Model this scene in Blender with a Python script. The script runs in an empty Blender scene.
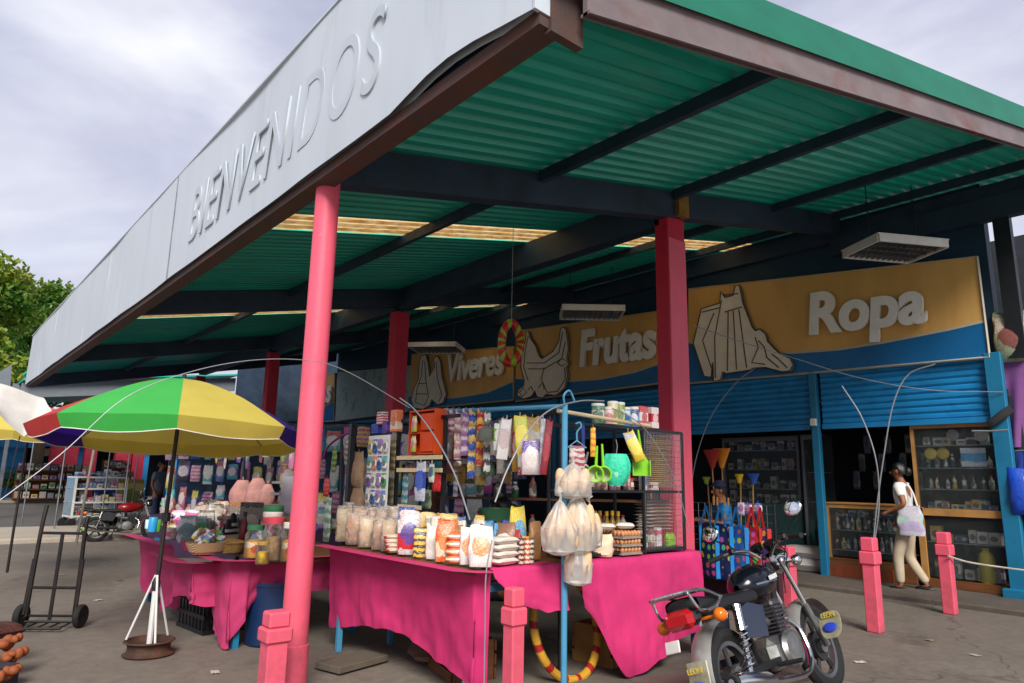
import bpy, bmesh, math, random
from mathutils import Vector, Matrix, Euler, noise
R_ = math.radians
sc = bpy.context.scene
rnd = random.Random(7)

# ---------------------------------------------------------------- camera (building axes: X = away from the fascia, Y = along it, Z = up)
EYE = Vector((0, 0, 1.45)); FPX = 693.0
AX = Matrix(((0.76105422, 0.14088903, 0.63320357), (-0.64841297, 0.13678795, 0.74889898), (0.01889703, -0.98053013, 0.19545732)))
cam = bpy.data.cameras.new('camera'); cam.lens = 36 * FPX / 1024; cam.sensor_width = 36; cam.clip_start = 0.05; cam.clip_end = 2000
camo = bpy.data.objects.new('camera', cam); sc.collection.objects.link(camo); sc.camera = camo
_r, _u, _b = AX @ Vector((1, 0, 0)), AX @ Vector((0, -1, 0)), AX @ Vector((0, 0, -1))
mw = Matrix((_r, _u, _b)).transposed().to_4x4(); mw.translation = EYE; camo.matrix_world = mw

# ---------------------------------------------------------------- sky, sun, exposure
SUN_EL, SUN_AZ = R_(38), R_(238)          # azimuth measured from +X towards +Y: light comes from behind the camera, outside the fascia
world = bpy.data.worlds.new('World'); sc.world = world; world.use_nodes = True
wt = world.node_tree; wt.nodes.clear()
def wn(t, **k):
    n = wt.nodes.new(t)
    for a, b in k.items(): setattr(n, a, b)
    return n
sky = wn('ShaderNodeTexSky', sky_type='NISHITA', sun_disc=False); sky.sun_elevation = SUN_EL; sky.sun_rotation = R_(90) - SUN_AZ
sky.air_density = 1.2; sky.dust_density = 2.0
tc = wn('ShaderNodeTexCoord'); mp = wn('ShaderNodeMapping'); mp.inputs['Scale'].default_value = (1.0, 1.0, 2.3); mp.inputs['Rotation'].default_value = (0, 0, 0.6)
wt.links.new(tc.outputs['Generated'], mp.inputs[0])
n1 = wn('ShaderNodeTexNoise'); n1.inputs['Scale'].default_value = 1.6; n1.inputs['Detail'].default_value = 9; n1.inputs['Roughness'].default_value = 0.5; n1.inputs['Distortion'].default_value = 0.35
n2 = wn('ShaderNodeTexNoise'); n2.inputs['Scale'].default_value = 1.25; n2.inputs['Detail'].default_value = 6; n2.inputs['Roughness'].default_value = 0.5
wt.links.new(mp.outputs[0], n1.inputs[0]); wt.links.new(mp.outputs[0], n2.inputs[0])
r1 = wn('ShaderNodeValToRGB'); r1.color_ramp.elements[0].position = 0.36; r1.color_ramp.elements[0].color = (1.75, 1.9, 2.6, 1)
r1.color_ramp.elements[1].position = 0.66; r1.color_ramp.elements[1].color = (4.6, 4.65, 5.0, 1)
e = r1.color_ramp.elements.new(0.5); e.color = (2.9, 3.0, 3.75, 1)
r2 = wn('ShaderNodeValToRGB'); r2.color_ramp.elements[0].position = 0.30; r2.color_ramp.elements[0].color = (.72, .72, .72, 1); r2.color_ramp.elements[1].position = 0.46; r2.color_ramp.elements[1].color = (1, 1, 1, 1)
wt.links.new(n1.outputs[0], r1.inputs[0]); wt.links.new(n2.outputs[0], r2.inputs[0])
mx = wn('ShaderNodeMix', data_type='RGBA')
wt.links.new(r2.outputs[0], mx.inputs[0]); wt.links.new(sky.outputs[0], mx.inputs[6]); wt.links.new(r1.outputs[0], mx.inputs[7])
bg = wn('ShaderNodeBackground'); bg.inputs[1].default_value = 0.1; wt.links.new(mx.outputs[2], bg.inputs[0])
wo = wn('ShaderNodeOutputWorld'); wt.links.new(bg.outputs[0], wo.inputs[0])
sun = bpy.data.lights.new('sun', 'SUN'); sun.energy = 2.15; sun.angle = R_(24); sun.color = (1, .95, .88)
suno = bpy.data.objects.new('sun', sun); sc.collection.objects.link(suno)
sd = Vector((math.cos(SUN_EL) * math.cos(SUN_AZ), math.cos(SUN_EL) * math.sin(SUN_AZ), math.sin(SUN_EL)))
suno.rotation_euler = sd.to_track_quat('Z', 'Y').to_euler(); suno.location = (0, 0, 30)
vs = sc.view_settings; vs.view_transform = 'Standard'; vs.look = 'None'; vs.exposure = 1.1; vs.gamma = 1; vs.use_curve_mapping = False
sc.cycles.use_denoising = True; sc.cycles.max_bounces = 7; sc.cycles.transparent_max_bounces = 12; sc.cycles.caustics_reflective = False; sc.cycles.caustics_refractive = False

# ---------------------------------------------------------------- the photograph's sight lines met with real planes of the place
def ray(x, y): return AX @ Vector((x - 512, y - 341.5, FPX))
def GX(x, y, X): d = ray(x, y); return EYE + d * (X / d.x)
def GY(x, y, Y): d = ray(x, y); return EYE + d * (Y / d.y)
def GZ(x, y, Z): d = ray(x, y); return EYE + d * ((Z - EYE.z) / d.z)
def proj(p):
    c = AX.transposed() @ (Vector(p) - EYE); return 512 + FPX * c.x / c.z, 341.5 + FPX * c.y / c.z
def ppm(p): return FPX / (AX.transposed() @ (Vector(p) - EYE)).z      # pixels per metre at a point
def face(p): return math.atan2(-p[1], -p[0]) + math.pi / 2             # turn a thing's front (its -Y side) to the viewer's side of the place

# ---------------------------------------------------------------- materials
def C(h, k=1.0):
    h = h.lstrip('#'); c = [int(h[i:i + 2], 16) / 255 for i in (0, 2, 4)]
    return tuple(min(1, k * (x / 12.92 if x <= .04045 else ((x + .055) / 1.055) ** 2.4)) for x in c) + (1,)
_m = {}
class NT:
    def __init__(s, name):
        s.m = bpy.data.materials.new(name); s.m.use_nodes = True; s.t = s.m.node_tree; s.p = s.t.nodes['Principled BSDF']; s.out = s.t.nodes['Material Output']
    def n(s, t, **k):
        q = s.t.nodes.new(t)
        for a, b in k.items(): setattr(q, a, b)
        return q
    def l(s, a, b): s.t.links.new(a, b)
    def math(s, op, a, b=None, clamp=False):
        q = s.n('ShaderNodeMath', operation=op); q.use_clamp = clamp
        for i, v in enumerate((a, b)):
            if v is None: continue
            if isinstance(v, (int, float)): q.inputs[i].default_value = v
            else: s.l(v, q.inputs[i])
        return q.outputs[0]
    def mix(s, f, a, b, bt='MIX'):
        q = s.n('ShaderNodeMix', data_type='RGBA', blend_type=bt)
        for i, v in ((0, f), (6, a), (7, b)):
            if isinstance(v, (int, float)): q.inputs[i].default_value = v
            elif isinstance(v, tuple): q.inputs[i].default_value = v
            else: s.l(v, q.inputs[i])
        return q.outputs[2]
    def noise(s, scale, detail=4, rough=.55, vec=None, stretch=None):
        q = s.n('ShaderNodeTexNoise'); q.inputs['Scale'].default_value = scale; q.inputs['Detail'].default_value = detail; q.inputs['Roughness'].default_value = rough
        if vec is None: vec = s.n('ShaderNodeTexCoord').outputs['Object']
        if stretch:
            mpn = s.n('ShaderNodeMapping'); mpn.inputs['Scale'].default_value = stretch; s.l(vec, mpn.inputs[0]); vec = mpn.outputs[0]
        s.l(vec, q.inputs[0]); return q.outputs[0]
    def ramp(s, f, a, b, ca=(0, 0, 0, 1), cb=(1, 1, 1, 1)):
        q = s.n('ShaderNodeValToRGB'); q.color_ramp.elements[0].position = a; q.color_ramp.elements[1].position = b
        q.color_ramp.elements[0].color = ca; q.color_ramp.elements[1].color = cb; s.l(f, q.inputs[0]); return q.outputs[0]
    def bump(s, h, strength, dist=.02):
        q = s.n('ShaderNodeBump'); q.inputs['Strength'].default_value = strength; q.inputs['Distance'].default_value = dist; s.l(h, q.inputs['Height']); s.l(q.outputs[0], s.p.inputs['Normal'])
def mat(name, col, rough=.6, metal=0., var=.14, scale=6., bump=.0, bscale=40., dirt=None, damt=.5, dscale=2.5, dlo=.5, stretch=None, spec=None, sheen=0):
    if name in _m: return _m[name]
    if isinstance(col, str): col = C(col)
    t = NT(name); f = t.noise(scale, 5, stretch=stretch)
    a = tuple(max(0, c * (1 - var)) for c in col[:3]) + (1,); b = tuple(min(1, c * (1 + var)) for c in col[:3]) + (1,)
    c = t.mix(t.ramp(f, .3, .7), a, b)
    if dirt is not None:
        if isinstance(dirt, str): dirt = C(dirt)
        d = t.ramp(t.noise(dscale, 8, .65, stretch=stretch), dlo, dlo + .22)
        c = t.mix(t.math('MULTIPLY', d, damt), c, dirt)
    t.l(c, t.p.inputs['Base Color']); t.p.inputs['Metallic'].default_value = metal
    rr = t.math('ADD', t.math('MULTIPLY', f, .2), rough - .1, True); t.l(rr, t.p.inputs['Roughness'])
    if spec is not None: t.p.inputs['Specular IOR Level'].default_value = spec
    if bump: t.bump(t.noise(bscale, 4), bump)
    _m[name] = t.m; return t.m
def pack(c1, c2, c3, rough=.35, kind=0):
    """printed wrapper: ground colour, a band or panel and small print, laid out in the wrapper's own box"""
    key = f'wrapper_{c1}_{c2}_{c3}_{kind}'
    if key in _m: return _m[key]
    t = NT('printed_wrapper'); g = t.n('ShaderNodeTexCoord'); sp = t.n('ShaderNodeSeparateXYZ'); wq = t.n('ShaderNodeTexNoise'); wq.inputs['Scale'].default_value = 3.5; wq.inputs['Detail'].default_value = 4; wm = t.n('ShaderNodeMix', data_type='RGBA', blend_type='LINEAR_LIGHT'); wm.inputs[0].default_value = .1; oi = t.n('ShaderNodeObjectInfo'); wv = t.n('ShaderNodeVectorMath', operation='ADD'); t.l(g.outputs['Generated'], wv.inputs[0]); t.l(oi.outputs['Random'], wv.inputs[1]); t.l(wv.outputs[0], wq.inputs[0]); t.l(g.outputs['Generated'], wm.inputs[6]); t.l(wq.outputs[1], wm.inputs[7]); t.l(wm.outputs[2], sp.inputs[0])
    x, z = sp.outputs[0], sp.outputs[2]
    dz = t.math('ABSOLUTE', t.math('SUBTRACT', z, (.5, .72, .3, .5)[kind])); dx = t.math('ABSOLUTE', t.math('SUBTRACT', x, .5))
    if kind == 3: band = t.math('GREATER_THAN', t.math('FRACT', t.math('MULTIPLY', z, 5.0)), .52)
    else: band = t.math('LESS_THAN', dz, (.2, .15, .17)[kind])
    c = t.mix(band, C(c1), C(c2))
    ell = t.math('LESS_THAN', t.math('ADD', t.math('POWER', t.math('MULTIPLY', dx, 2.7), 2.0), t.math('POWER', t.math('MULTIPLY', t.math('SUBTRACT', z, .47), 4.2), 2.0)), 1.0)
    c = t.mix(t.math('MULTIPLY', ell, .9 if kind < 3 else 0), c, C(c3))
    pr = t.noise(9, 2, .5, vec=wv.outputs[0], stretch=(2.2, 1, 5.5))
    c = t.mix(t.math('MULTIPLY', t.ramp(pr, .56, .6), .75), c, C(c3 if kind % 2 else c2))
    pr2 = t.noise(30, 1, .5, vec=wv.outputs[0], stretch=(1, 1, 2))
    c = t.mix(t.math('MULTIPLY', t.ramp(pr2, .62, .64), .5), c, (.03, .03, .05, 1))
    t.l(c, t.p.inputs['Base Color']); t.p.inputs['Roughness'].default_value = rough
    t.bump(t.noise(14, 3, vec=g.outputs['Generated']), .25, .01)
    _m[key] = t.m; return t.m
def clear(name, tint, alpha, rough=.12, cloudy=True):
    if name in _m: return _m[name]
    t = NT(name); tr = t.n('ShaderNodeBsdfTransparent'); tr.inputs[0].default_value = (.96, .97, .97, 1); ms = t.n('ShaderNodeMixShader')
    t.p.inputs['Base Color'].default_value = C(tint) if isinstance(tint, str) else tint; t.p.inputs['Roughness'].default_value = rough
    fr = t.n('ShaderNodeFresnel'); fr.inputs[0].default_value = 1.45
    w = t.math('ADD', t.math('MULTIPLY', fr.outputs[0], .8), t.math('ADD', t.math('MULTIPLY', t.ramp(t.noise(18, 4), .45, .7), .25 if cloudy else .02), alpha), True)
    t.l(w, ms.inputs[0]); t.l(tr.outputs[0], ms.inputs[1]); t.l(t.p.outputs[0], ms.inputs[2]); t.l(ms.outputs[0], t.out.inputs[0])
    if cloudy: t.bump(t.noise(25, 3), .4, .01)
    _m[name] = t.m; return t.m

# ---------------------------------------------------------------- mesh builder
class MB:
    def __init__(s): s.v = []; s.f = []; s.k = []; s.m = Matrix.Identity(4); s.cur = 0
    def add(s, vs, fs, mi=None):
        o = len(s.v); mi = s.cur if mi is None else mi
        s.v += [tuple(s.m @ Vector(p)) for p in vs]; s.f += [tuple(i + o for i in q) for q in fs]; s.k += [mi] * len(fs)
    def box(s, c, d, rz=0, ch=0, rot=None):
        x, y, z = (q / 2 for q in d); c = Vector(c); M = rot if rot is not None else Matrix.Rotation(rz, 3, 'Z')
        if ch <= 0:
            vs = [(a * x, b * y, e * z) for e in (-1, 1) for a, b in ((-1, -1), (1, -1), (1, 1), (-1, 1))]
            fs = [(3, 2, 1, 0), (4, 5, 6, 7), (0, 1, 5, 4), (1, 2, 6, 5), (2, 3, 7, 6), (3, 0, 4, 7)]
        else:
            h = min(ch, x * .9, y * .9, z * .9); vs = []; fs = []
            def ring(zz, i): return [(a * (x - (h if k == 0 else 0) - i), b * (y - (h if k else 0) - i), zz) for a, b, k in ((-1, -1, 0), (1, -1, 0), (1, -1, 1), (1, 1, 1), (1, 1, 0), (-1, 1, 0), (-1, 1, 1), (-1, -1, 1))]
            def inner(zz): return [(a * (x - h), b * (y - h), zz) for a, b in ((-1, -1), (1, -1), (1, -1), (1, 1), (1, 1), (-1, 1), (-1, 1), (-1, -1))]
            rings = [inner(-z), ring(-z + h, 0), ring(z - h, 0), inner(z)]
            for r in rings: vs += r
            for k in range(3):
                for i in range(8):
                    j = (i + 1) % 8; q = [k * 8 + i, k * 8 + j, k * 8 + 8 + j, k * 8 + 8 + i]; fs.append(tuple(q))
            fs.append((6, 4, 2, 0)); fs.append((24, 26, 28, 30))
        s.add([tuple(M @ Vector(p) + c) for p in vs], fs); return s
    def tube(s, pts, r, n=8, closed=False, cap=True):
        pts = [Vector(p) for p in pts]; N = len(pts); rr = r if isinstance(r, (list, tuple)) else [r] * N; vs = []; fs = []; up = None
        for i, p in enumerate(pts):
            a = pts[i - 1] if (i or closed) else p; b = pts[(i + 1) % N] if (i < N - 1 or closed) else p
            t = (b - a)
            if t.length < 1e-9: t = Vector((0, 0, 1))
            t.normalize()
            if up is None: up = Vector((0, 0, 1)) if abs(t.z) < .9 else Vector((1, 0, 0))
            x = up.cross(t)
            if x.length < 1e-6: x = Vector((1, 0, 0)).cross(t)
            x.normalize(); y = t.cross(x); up = y
            for k in range(n):
                an = 2 * math.pi * k / n; vs.append(tuple(p + (x * math.cos(an) + y * math.sin(an)) * rr[i]))
        for i in range(N if closed else N - 1):
            for k in range(n):
                a, b = i * n + k, i * n + (k + 1) % n; c, d = ((i + 1) % N) * n + (k + 1) % n, ((i + 1) % N) * n + k; fs.append((a, b, c, d))
        if cap and not closed: fs.append(tuple(range(n - 1, -1, -1))); fs.append(tuple(range((N - 1) * n, N * n)))
        s.add(vs, fs); return s
    def lathe(s, prof, n=16, c=(0, 0, 0), rot=None, sx=1, sy=1, ang=None, cap=True):
        vs = []; fs = []; c = Vector(c); M = rot if rot is not None else Matrix.Identity(3)
        for r, z in prof:
            for k in range(n):
                a = 2 * math.pi * k / n; vs.append(tuple(M @ Vector((r * math.cos(a) * sx, r * math.sin(a) * sy, z)) + c))
        for i in range(len(prof) - 1):
            for k in range(n): fs.append((i * n + k, i * n + (k + 1) % n, (i + 1) * n + (k + 1) % n, (i + 1) * n + k))
        if cap and prof[0][0] > 1e-6: fs.append(tuple(range(n - 1, -1, -1)))
        if cap and prof[-1][0] > 1e-6: fs.append(tuple(range((len(prof) - 1) * n, len(prof) * n)))
        s.add(vs, fs); return s
    def ell(s, c, r, n=14, m=9, rot=None):
        prof = [(math.sin(math.pi * i / m), -math.cos(math.pi * i / m)) for i in range(m + 1)]
        vs = []; fs = []; M = rot if rot is not None else Matrix.Identity(3)
        for q, z in prof:
            for k in range(n):
                a = 2 * math.pi * k / n; vs.append(tuple(M @ Vector((max(q, 1e-4) * math.cos(a) * r[0], max(q, 1e-4) * math.sin(a) * r[1], z * r[2])) + Vector(c)))
        for i in range(m):
            for k in range(n): fs.append((i * n + k, i * n + (k + 1) % n, (i + 1) * n + (k + 1) % n, (i + 1) * n + k))
        s.add(vs, fs); return s
    def prism(s, poly, vec):
        n = len(poly); vec = Vector(vec); vs = [tuple(p) for p in poly] + [tuple(Vector(p) + vec) for p in poly]
        s.add(vs, [tuple(range(n - 1, -1, -1)), tuple(range(n, 2 * n))] + [(i, (i + 1) % n, n + (i + 1) % n, n + i) for i in range(n)]); return s
    def grid(s, fn, nu, nv, wrap=False):
        vs = [tuple(fn(i / nu, j / nv)) for j in range(nv + 1) for i in range(nu + (0 if wrap else 1))]; w = nu if wrap else nu + 1
        s.add(vs, [(j * w + i, j * w + (i + 1) % w, (j + 1) * w + (i + 1) % w, (j + 1) * w + i) for j in range(nv) for i in range(nu)]); return s
    def pillow(s, w, d, h, c=(0, 0, 0), rot=None, top=.08, bot=.75, n=14, m=9, wr=.06, seed=0):
        """a filled bag standing on its base, crimped along the top edge"""
        M = rot if rot is not None else Matrix.Identity(3); vs = []; fs = []
        for j in range(m + 1):
            v = j / m; bl = math.sin(math.pi * min(1, .18 + v * .82)) ** .55 if v < 1 else 0
            fy = bot * (1 - v) ** 2 + bl * (1 - (1 - v) ** 2 * .3); fy = max(top, min(1, fy) * (1 - v ** 6)) if v > 0 else bot
            fx = (.9 + .1 * math.sin(math.pi * v)) * (1 - .05 * v)
            for k in range(n):
                a = 2 * math.pi * k / n; ca, sa = math.cos(a), math.sin(a)
                x = w / 2 * fx * math.copysign(abs(ca) ** .7, ca); y = d / 2 * fy * math.copysign(abs(sa) ** .85, sa)
                q = noise.noise(Vector((x * 14 / max(w, .02) * .2 + seed, y * 9, v * 4 + seed))) * wr * w
                vs.append(tuple(M @ Vector((x + q, y + q * .6, v * h * (1 + .03 * math.sin(a * 2 + seed)))) + Vector(c)))
        for j in range(m):
            for k in range(n): fs.append((j * n + k, j * n + (k + 1) % n, (j + 1) * n + (k + 1) % n, (j + 1) * n + k))
        fs.append(tuple(range(n - 1, -1, -1))); fs.append(tuple(range(m * n, m * n + n)))
        s.add(vs, fs); return s
    def sack(s, w, d, h, c=(0, 0, 0), rz=0, seed=0, n=12, m=7):
        """a filled bag lying flat"""
        cz = math.cos(rz); sz = math.sin(rz); c = Vector(c); vs = []; fs = []
        for sgn in (1, -1):
            o = len(vs)
            for j in range(m + 1):
                for i in range(n + 1):
                    a, b = i / n * 2 - 1, j / m * 2 - 1
                    th = ((1 - a ** 4) * (1 - b ** 4)) ** .55; q = noise.noise(Vector((a * 2 + seed, b * 2, seed * 1.7))) * .12
                    x = a * w / 2 * (1 - .06 * (1 - abs(b)) * abs(a)); y = b * d / 2 * (1 - .06 * (1 - abs(a)) * abs(b)); z = h / 2 + sgn * h / 2 * th * (1 + q)
                    vs.append((x * cz - y * sz + c.x, x * sz + y * cz + c.y, z + c.z))
            w1 = n + 1
            for j in range(m):
                for i in range(n):
                    f = (o + j * w1 + i, o + j * w1 + i + 1, o + (j + 1) * w1 + i + 1, o + (j + 1) * w1 + i); fs.append(f if sgn > 0 else f[::-1])
        s.add(vs, fs); return s
    def mesh(s, name, mats, smooth=.6):
        me = bpy.data.meshes.new(name); me.from_pydata(s.v, [], s.f)
        for q in (mats if isinstance(mats, (list, tuple)) else [mats]): me.materials.append(q)
        if len(me.polygons) == len(s.k): me.polygons.foreach_set('material_index', s.k)
        bm = bmesh.new(); bm.from_mesh(me); bmesh.ops.recalc_face_normals(bm, faces=bm.faces); bm.to_mesh(me); bm.free()
        if smooth: me.shade_smooth(); me.set_sharp_from_angle(angle=smooth)
        me.update(); return me

# ---------------------------------------------------------------- things and parts
_labels = {}
def meta(o, label, cat, group=None):
    n = len(label.split())
    if n < 4 or n > 16: print('LABEL LENGTH', n, label)
    if label in _labels and (group is None or _labels[label] != group): print('LABEL TWICE', label)
    _labels[label] = group; o['label'] = label; o['category'] = cat
    if group: o['group'] = group
    return o
def T(name, label, cat, loc=(0, 0, 0), rz=0, group=None, mb=None, m=None, smooth=.6, kind=None, rot=None):
    o = bpy.data.objects.new(name, mb.mesh(name, m, smooth) if mb else None); sc.collection.objects.link(o)
    o.location = loc; o.rotation_euler = rot if rot is not None else (0, 0, rz)
    if kind: o['kind'] = kind
    return meta(o, label, cat, group)
def S(name, mb, m, smooth=.6):
    o = bpy.data.objects.new(name, mb.mesh(name, m, smooth)); sc.collection.objects.link(o); o['kind'] = 'structure'; return o
def P(name, mb, m, parent, label=None, smooth=.6, loc=None):
    o = bpy.data.objects.new(name, mb.mesh(name, m, smooth)); sc.collection.objects.link(o); o.parent = parent
    if loc is not None: o.location = loc
    if label: o['label'] = label
    return o
def kids(o): return [c for c in bpy.data.objects if c.parent == o]
def dup(o, loc, rz=None, label=None, parent=None, tree=None):
    tree = tree if tree is not None else [(c, kids(c)) for c in kids(o)]
    r = o.copy(); sc.collection.objects.link(r); r.location = loc
    if rz is not None: r.rotation_euler = (0, 0, rz)
    if label: meta(r, label, r['category'], r.get('group'))
    for c, gs in tree:
        d = c.copy(); sc.collection.objects.link(d); d.parent = r
        for g in gs: q = g.copy(); sc.collection.objects.link(q); q.parent = d
    return r
def arc(p, q, h, n=14, side=(0, 0, 1)):
    p, q, s_ = Vector(p), Vector(q), Vector(side); return [p.lerp(q, i / n) + s_ * h * 4 * (i / n) * (1 - i / n) for i in range(n + 1)]
def spline(pts, k=8):
    pts = [Vector(p) for p in pts]; out = []; P_ = [pts[0] * 2 - pts[1]] + pts + [pts[-1] * 2 - pts[-2]]
    for i in range(1, len(P_) - 2):
        a, b, c, d = P_[i - 1:i + 3]
        for j in range(k):
            t = j / k; out.append(.5 * ((2 * b) + (c - a) * t + (2 * a - 5 * b + 4 * c - d) * t * t + (3 * b - a - 3 * c + d) * t ** 3))
    out.append(pts[-1]); return out
def text_mesh(s, size, ext=.01, shear=0, offset=0, mats=None, spacing=1):
    cu = bpy.data.curves.new('lettering', 'FONT'); cu.body = s; cu.size = size; cu.extrude = ext; cu.shear = shear; cu.offset = offset; cu.space_character = spacing; cu.resolution_u = 6
    o = bpy.data.objects.new('lettering', cu); sc.collection.objects.link(o); bpy.context.view_layer.update()
    me = bpy.data.meshes.new_from_object(o.evaluated_get(bpy.context.evaluated_depsgraph_get())); bpy.data.objects.remove(o); bpy.data.curves.remove(cu)
    me.materials.clear(); me.materials.append(mats); return me
def letter(parent, s, p0, p1, height, nrm, up, m, name='lettering', shear=.0, offset=.0, ext=.015, spacing=1):
    """lettering running from p0 to p1 on a surface"""
    me = text_mesh(s, 1, 1, shear, offset, m, spacing); xs = [v.co.x for v in me.vertices]; ys = [v.co.y for v in me.vertices]
    p0, p1, nrm, up = Vector(p0), Vector(p1), Vector(nrm).normalized(), Vector(up).normalized(); L = p1 - p0; sx = L.length / (max(xs) - min(xs)); ax = L.normalized(); sy = height / (max(ys) - min(ys)); x0, y0 = min(xs), min(ys)
    for v in me.vertices: v.co = p0 + ax * ((v.co.x - x0) * sx) + up * ((v.co.y - y0) * sy) + nrm * (v.co.z * ext + ext)
    me.update(); o = bpy.data.objects.new(name, me); sc.collection.objects.link(o); o.parent = parent; return o
# ---------------------------------------------------------------- shared paints
def concrete(name, c1, c2, stain, sc_=1.0):
    t = NT(name); big = t.noise(.35 * sc_, 8, .6); fine = t.noise(9 * sc_, 8, .7); c = t.mix(t.ramp(big, .35, .65), C(c1), C(c2))
    c = t.mix(t.math('MULTIPLY', t.ramp(fine, .35, .7), .5), c, C(stain))
    st = t.ramp(t.noise(1.1 * sc_, 10, .72), .55, .68); c = t.mix(t.math('MULTIPLY', st, .7), c, C(stain)); c = t.mix(t.math('MULTIPLY', t.ramp(t.noise(45, 3, .8), .6, .68), .35), c, C('#a39a8e'))
    v = t.n('ShaderNodeTexVoronoi', feature='DISTANCE_TO_EDGE'); v.inputs['Scale'].default_value = .21
    tcn = t.n('ShaderNodeTexCoord'); wv = t.n('ShaderNodeVectorMath', operation='ADD'); nn = t.n('ShaderNodeTexNoise'); nn.inputs['Scale'].default_value = 1.3; nn.inputs['Detail'].default_value = 6
    t.l(tcn.outputs['Object'], nn.inputs[0]); t.l(tcn.outputs['Object'], wv.inputs[0]); t.l(nn.outputs[1], wv.inputs[1]); t.l(wv.outputs[0], v.inputs[0])
    cr = t.math('LESS_THAN', v.outputs[0], .0025); c = t.mix(t.math('MULTIPLY', cr, .4), c, C('#2b2622'))
    pale = t.ramp(t.noise(.8, 9, .7, stretch=(1.0, .25, 1)), .6, .72); c = t.mix(t.math('MULTIPLY', pale, .3), c, C('#a09a90'))
    t.l(c, t.p.inputs['Base Color']); t.p.inputs['Roughness'].default_value = .82
    t.bump(t.noise(60 * sc_, 6, .7), .35, .01); return t.m
PLAZA = concrete('plaza_concrete', '#80766b', '#6b6259', '#4a433b')
ROADM = concrete('road_asphalt', '#625d58', '#575350', '#4a4643')
BOUNCE = concrete('pale_bounce_ground', '#b5afa5', '#a8a298', '#8f897f')  # outer ground out of view, made pale to bounce light under the canopy
PALE = concrete('pale_concrete', '#b8ab9b', '#a89c8d', '#8f8477')
WALK = concrete('walkway_concrete', '#645a51', '#554c45', '#3c3630')
def pinkm(name, c, d, chip):
    t = NT(name); geo = t.n('ShaderNodeNewGeometry'); sp = t.n('ShaderNodeSeparateXYZ'); t.l(geo.outputs['Position'], sp.inputs[0])
    cc = C(c); q = t.mix(t.ramp(t.noise(2.2, 6, stretch=(1, 1, .35)), .3, .7), tuple(x * .88 for x in cc[:3]) + (1,), cc)
    st = t.ramp(t.noise(4, 9, .7, stretch=(1.5, 1.5, .25)), .54, .7); q = t.mix(t.math('MULTIPLY', st, .4), q, C(d))
    low = t.ramp(sp.outputs[2], 0, .9, (1, 1, 1, 1), (0, 0, 0, 1)); gr = t.math('MULTIPLY', low, t.ramp(t.noise(7, 8, .7), .38, .66)); q = t.mix(t.math('MULTIPLY', gr, .6), q, C('#6e4a44'))
    cp = t.ramp(t.noise(16, 7, .75), .645, .66); q = t.mix(t.math('MULTIPLY', cp, .7), q, C(chip)); t.l(q, t.p.inputs['Base Color']); t.p.inputs['Roughness'].default_value = .5
    t.bump(t.math('SUBTRACT', t.noise(22, 5), t.math('MULTIPLY', cp, .8)), .2, .008); return t.m
PINK = pinkm('pink_paint', '#ea5c74', '#c03d56', '#8a8078')
REDP = mat('deep_and_shaded_pink', '#c2183c', .5, var=.1, scale=3, dirt='#7d1228', damt=.5, dscale=3)  # red of the far columns, and shade put into the square column's sides
FASC = mat('pale_fascia_paint', '#bcc4cc', .5, var=.04, scale=1.2, dirt='#8b9298', damt=.4, dscale=1.6, dlo=.56, stretch=(1, 2.2, .35), bump=.04, bscale=3)
LETS = mat('embossed_letter_paint', '#b6bec6', .5, var=.05, scale=3, dirt='#8d9398', damt=.4)
BEAM = mat('dark_blue_steel', '#24364a', .55, var=.25, scale=3, dirt='#10161e', damt=.6, dscale=2)
RUST = mat('rusted_channel', '#463631', .75, var=.2, scale=5, dirt='#5b2f20', damt=.8, dscale=4, dlo=.46, bump=.2)
RUSTP = mat('grey_pink_channel', '#6f6364', .6, var=.2, scale=4, dirt='#6a3524', damt=.7, dscale=3.5, dlo=.53, stretch=(.6, 1, 1))
GREEN = mat('green_roof_sheet', '#1fb09a', .38, var=.12, scale=2, dirt='#0d7a6c', damt=.5, dscale=1.4, dlo=.5, stretch=(.4, 2, 1))
BLUE = mat('blue_shutter_paint', '#1280bc', .5, var=.12, scale=3, dirt='#0b4f7a', damt=.5, dscale=2.5)
BLUED = mat('blue_post_paint', '#137299', .5, var=.12, scale=3, dirt='#0c4767', damt=.5, dscale=3)
OCHRE = mat('ochre_sign_panel', '#d9ab62', .42, var=.1, scale=1.4, dirt='#bd8c48', damt=.5, dscale=1.2, stretch=(1, 1.4, .3))
SBLUE = mat('blue_sign_band', '#0f66a0', .42, var=.1, scale=2)
CREAM = mat('cream_sign_edge', '#b9b2a0', .5, var=.1)
LETW = mat('white_sign_lettering', '#efeee8', .45, var=.06, scale=4)
PICT = mat('cream_cut_out', '#e6dfd2', .5, var=.08, scale=4); PICD = mat('brown_cut_out_line', '#4a4038', .6); PICE = mat('cut_out_side', '#2a2018', .7)
WHITE = mat('white_paint', '#d6d6d2', .5, var=.05, dirt='#9a978e', damt=.4)
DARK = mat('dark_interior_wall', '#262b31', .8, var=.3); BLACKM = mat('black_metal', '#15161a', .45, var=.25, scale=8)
WOOD = mat('brown_wood', '#6b4020', .55, var=.3, scale=3, stretch=(1, 1, 8), bump=.1); WOODL = mat('pale_wood', '#a97b42', .6, var=.25, scale=4, stretch=(6, 1, 1), bump=.1)
CHROME = mat('chrome', '#c9c9c9', .18, 1.0, var=.08); STEEL = mat('grey_steel', '#8d8f92', .38, .9, var=.15); RUBBER = mat('black_rubber', '#141414', .8, var=.25, scale=12, bump=.2)
GLASS = clear('clear_glass', '#c8d4d4', .0, .03, False); PLAST = clear('clear_plastic_bag', '#e9e4dc', .08, .22); PLASTW = clear('cloudy_plastic_bag', '#efebe4', .27, .25, False)
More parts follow.
